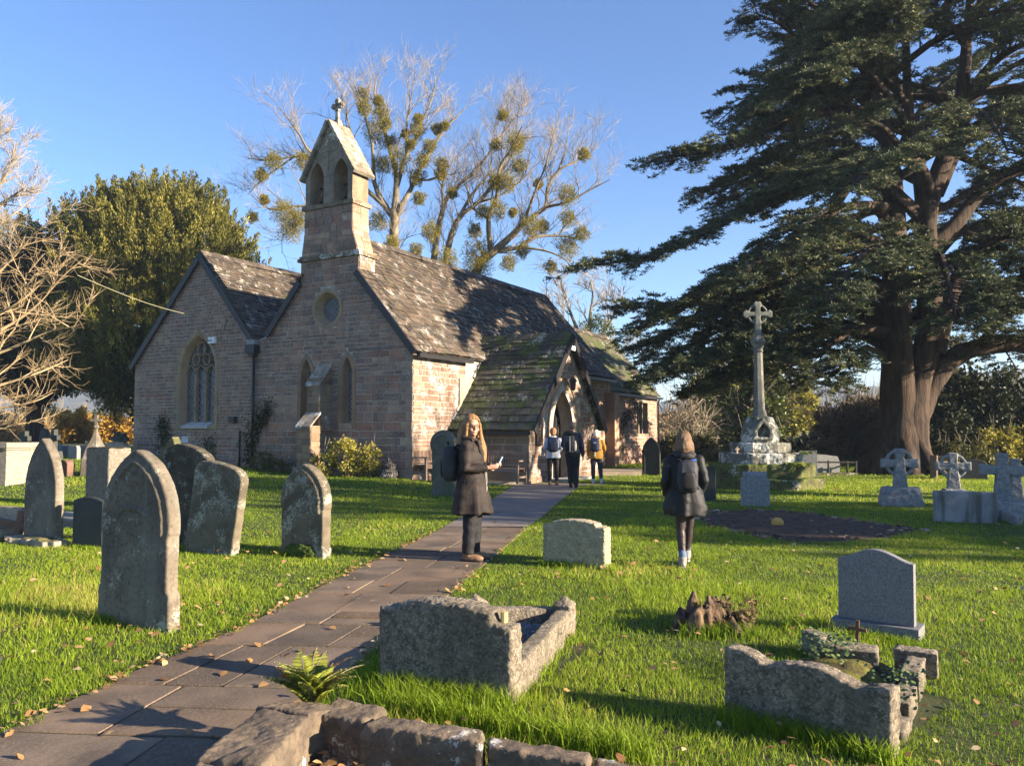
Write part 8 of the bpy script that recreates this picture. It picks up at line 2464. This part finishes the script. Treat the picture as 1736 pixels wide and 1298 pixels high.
# glasses
m_ = MB()
for s in (-1, 1):
    c_ = hc1 + fx1 * .103 * k1 + fy1 * s * .034 * k1 + UP * .012 * k1
    m_.tube([c_ + fy1 * .026 * k1 * math.cos(t * math.pi / 8) + UP * .019 * k1 * math.sin(t * math.pi / 8) for t in range(17)], .0028, 5, caps=False)
    m_.tube([c_ + fy1 * s * .026 * k1, c_ + fy1 * s * .044 * k1 - fx1 * .03, c_ + fy1 * s * .046 * k1 - fx1 * .11], .0026, 5)
m_.tube([hc1 + fx1 * .108 * k1 + fy1 * s * .009 + UP * .016 for s in (-1, 1)], .003, 5)
o = m_.build('glasses', M_ink, None); o.location = f1; o.rotation_euler = (0, 0, h1); tag(o, 'dark framed glasses on the smiling woman', 'glasses')
# open coat panels, collar, pocket flap and drawcord
def wp(root, h, p): return Matrix.Rotation(h, 3, 'Z') @ V3(p) + Vector(root.location)
m_ = MB(); m_.tube([V3((.10, -.08, 1.44)), V3((.13, -.09, 1.34)), V3((.16, -.04, 1.2))], [.030, .034, .02], 8); m_.tube([V3((.10, .08, 1.44)), V3((.13, .09, 1.34)), V3((.17, .05, 1.2))], [.030, .034, .02], 8); m_.tube([V3((.06, -.11, 1.44)), V3((-.06, -.09, 1.47)), V3((-.06, .09, 1.47)), V3((.06, .11, 1.44))], .034, 8)
o = m_.build('collar', M_coat, w1); remesh(o, .01, 1, lambda co, no: .006 * noise.noise(co * 20))
m_ = MB()
for s in (-.03, .03): m_.tube([V3((.19, s, 1.06)), V3((.20, s * .8, .9)), V3((.205, s * .7, .80))], .004, 5)
m_.build('drawcord', M_sill, w1)
# phone
ph = wp(w1, h1, (.362, -.035, 1.175)); m_ = MB()
a1 = (V3((.45, -.05, .9))).normalized(); b1 = V3((0, 1, 0)); c1 = a1.cross(b1).normalized()
m_.box((0, 0, 0), (.15, .072, .009), (a1, b1, c1)); o = m_.build('mobile_phone', mat('phone_case', (.40, .52, .66), None, rough=.25)); o.location = ph; o.rotation_euler = (0, 0, h1); tag(o, 'pale blue mobile phone held up by the smiling woman', 'phone')
M_pack1 = mat('charcoal_pack', (0.030, 0.032, 0.040), (0.018, 0.02, 0.026), 8, .6, .3, 50)
backpack('dark grey rucksack on the back of the smiling woman in the long coat', w1, h1, (-.235, 0, 1.16), (.17, .30, .44), M_pack1, M_blk)

# -- 2 walking woman in black
f2 = G(1162, 962); h2 = math.radians(86)
M_hair2 = hair_mat('streaked_brown_hair', (0.22, 0.13, 0.07), (0.07, 0.04, 0.022))
M_tights = mat('dark_tights', (0.040, 0.028, 0.030), None, rough=.5)
w2, hc2, fx2, fy2, k2 = person('woman in a black hooded parka and tights walking away across the grass', f2, h2, 1.53,
    [A_((0, -.175, 1.35), (-.05, -.245, 1.10), (.07, -.20, .90), (.3, .1, -1), (0, 1, 0), .6, 1), A_((0, .175, 1.35), (-.06, .245, 1.10), (.06, .22, .90), (.3, -.1, -1), (0, -1, 0), .6, -1)],
    [L_((0, -.08, .86), (.10, -.06, .49), (.22, -.05, .14), (1, 0, 0), flex=.15, w=.74, cut=.22, hem=.72), L_((0, .08, .86), (.03, .05, .48), (-.05, .04, .10), (1, 0, 0), w=.74, cut=.22, hem=.72)],
    dict(name='parka', mat=M_blkshell, hood=True, fold=.014, pleat=.08, rings=[(1.43, 0, 0, .07, .09), (1.38, 0, 0, .11, .17), (1.26, 0, 0, .145, .195), (1.10, 0, 0, .15, .19), (1.00, 0, 0, .155, .20), (.86, 0, 0, .19, .25), (.74, 0, 0, .205, .275), (.66, 0, 0, .20, .265)]),
    M_tights, mat('grey_boot', (.30, .26, .24), (.2, .17, .16), 14, .8), dict(mat=M_hair2, s=1.07, open=False, locks=[([(-.06, 0, 0), (-.085, 0, -.08), (-.09, 0, -.17)], [.09, .092, .05]), ([(-.03, .07, 0), (-.04, .085, -.1), (-.04, .09, -.19)], [.05, .045, .02]), ([(-.03, -.07, 0), (-.04, -.085, -.1), (-.04, -.09, -.19)], [.05, .045, .02])]),
    socks=mat('blue_sock', (.10, .15, .24), None), voxel=.011)
def ex2(b, sx, sy, sz):
    m_ = MB(); m_.tube([(sx * .3, -sy * .2, sz * .46), (sx * .5, -sy * .45, sz * .48)], .012, 6); m_.build('blue_loop', mat('blue_strap', (.03, .10, .42), None), b)
    m_ = MB(); m_.tube([(-sx * .4, .02, -sz * .46), (-sx * .3, .03, -sz * .62), (-sx * .2, .01, -sz * .78)], .006, 5); m_.tube([(-sx * .4, -.03, -sz * .46), (-sx * .3, -.05, -sz * .7)], .006, 5); m_.build('dangling_strap', M_blk, b)
backpack('small black rucksack on the back of the walking woman in black', w2, h2, (-.20, -.01, 1.04), (.14, .23, .38), M_pack1, M_blkshell, extra=ex2)

# -- 3 three visitors at the porch
hp = math.radians(62)
f3 = G(938, 823); 
person('visitor in a pale grey fleece and black trousers at the porch door', f3, math.radians(85), 1.62,
    [A_((0, -.18, 1.35), (-.03, -.24, 1.11), (.16, -.2, 1.05), (1, .3, 0), (0, 1, 0)), A_((0, .18, 1.35), (-.03, .24, 1.11), (.14, .18, 1.05), (1, -.3, 0), (0, -1, 0), side=-1)],
    [L_((0, -.09, .88), (.02, -.10, .48), (-.02, -.10, .10), w=.85), L_((0, .09, .88), (.03, .10, .48), (.0, .10, .10), w=.85)],
    dict(name='fleece', mat=mat('pale_fleece', (.52, .55, .60), (.42, .45, .50), 8, .95), hood=True, pleat=.03, rings=[(1.43, 0, 0, .07, .09), (1.38, 0, 0, .12, .17), (1.26, 0, 0, .15, .20), (1.05, 0, 0, .15, .20), (.90, 0, 0, .16, .215), (.82, 0, 0, .16, .215)]),
    M_blk, M_tan, dict(mat=hair_mat('auburn_hair', (.30, .15, .07), (.2, .1, .04)), s=1.1, open=False, locks=[([(-.05, 0, 0), (-.07, 0, -.09)], [.09, .07])]), group=None)
backpack('round navy rucksack on the visitor in the pale fleece', bpy.data.objects['person.002'], math.radians(85), (-.225, .0, 1.16), (.16, .31, .43), M_navy, mat('navy_pocket', (.015, .022, .05), None))
f4 = G(971, 827)
person('tall grey haired man in a dark navy jacket at the porch door', f4, math.radians(80), 1.78,
    [A_((0, -.19, 1.36), (-.04, -.25, 1.08), (.05, -.26, .82), (.2, -.1, -1), (0, 1, 0)), A_((0, .19, 1.36), (-.02, .25, 1.10), (.18, .2, 1.02), (1, -.3, 0), (0, -1, 0), side=-1)],
    [L_((0, -.09, .90), (.05, -.08, .48), (-.06, -.09, .10), w=1.05, hem=1.1), L_((0, .09, .90), (.08, .07, .50), (.10, .06, .12), w=1.05, hem=1.1)],
    dict(name='jacket', mat=mat('navy_jacket', (.020, .026, .045), (.012, .016, .028), 8, .7), pleat=.02, rings=[(1.45, 0, 0, .07, .08), (1.39, 0, 0, .12, .18), (1.26, 0, 0, .15, .21), (1.05, 0, 0, .145, .20), (.90, 0, 0, .15, .20)]),
    M_blk, mat('dark_boot', (.03, .022, .018), None), dict(mat=hair_mat('grey_brown_hair', (.17, .13, .10), (.09, .07, .06)), s=1.0, open=False))
def ex4(b, sx, sy, sz):
    m_ = MB(); m_.ell((-sx * .3, 0, sz * .55), (sx * .42, sy * .48, .07), n=12, m=8); m_.build('pack_lid', M_blk, b, True)
    m_ = MB(); m_.ell((-sx * .3, -sy * .50, -sz * .1), (.05, .045, .15), n=10, m=8); m_.build('water_bottle', mat('cream_bottle', (.52, .46, .36), None), b, True)
    m_ = MB(); m_.tube([(-sx * .75, -sy * .1, sz * .4), (-sx * .8, -sy * .1, -sz * .4)], .012, 5); m_.build('tool_strap', mat('grey_strap', (.4, .4, .4), None), b)
backpack('large grey and black trekking rucksack on the tall man', bpy.data.objects['person.003'], math.radians(80), (-.26, .06, 1.20), (.20, .32, .52), mat('grey_pack', (.06, .062, .066), (.03, .03, .032), 12, .7), M_blk, extra=ex4)
f5 = G(1011, 820)
person('white haired visitor in a mustard yellow jacket beside the tall man', f5, math.radians(82), 1.56,
    [A_((0, -.19, 1.34), (-.02, -.27, 1.12), (.12, -.25, 1.0), (.8, .2, -.4), (0, 1, 0)), A_((0, .19, 1.34), (-.03, .25, 1.08), (.04, .25, .88), (.1, -.1, -1), (0, -1, 0), side=-1)],
    [L_((0, -.09, .88), (.03, -.13, .48), (-.02, -.16, .10), w=.9, cut=.18), L_((0, .09, .88), (.03, .10, .48), (.04, .10, .10), w=.9, cut=.18)],
    dict(name='jacket', mat=mat('mustard_jacket', (.42, .22, .035), (.33, .165, .025), 8, .85), hood=True, pleat=.03, rings=[(1.43, 0, 0, .07, .09), (1.38, 0, 0, .12, .175), (1.26, 0, 0, .155, .215), (1.05, 0, 0, .155, .215), (.90, 0, 0, .165, .225), (.80, 0, 0, .17, .225)]),
    mat('slate_trousers', (.030, .032, .045), None), mat('white_trainer', (.5, .5, .55), None), dict(mat=hair_mat('white_hair', (.75, .68, .55), (.60, .52, .40)), s=1.06, open=False, locks=[([(-.05, 0, 0), (-.06, 0, -.07)], [.085, .07])]),
    socks=mat('pale_sock', (.35, .42, .6), None))
def ex5(b, sx, sy, sz):
    m_ = MB(); m_.tube([(-sx * .3, 0, -sz * .48), (-sx * .25, .01, -sz * .8)], .012, 5); m_.build('dangling_strap', mat('white_strap', (.6, .6, .6), None), b)
    m_ = MB(); m_.box((-sx * .82, 0, sz * .16), (.004, .07, .03)); m_.build('label_patch', mat('pale_patch', (.4, .42, .45), None), b)
backpack('blue rucksack with a dangling strap on the visitor in mustard yellow', bpy.data.objects['person.004'], math.radians(82), (-.225, .02, 1.14), (.16, .27, .42), mat('blue_pack', (.022, .035, .085), (.014, .022, .05), 8, .6), M_navy, extra=ex5)
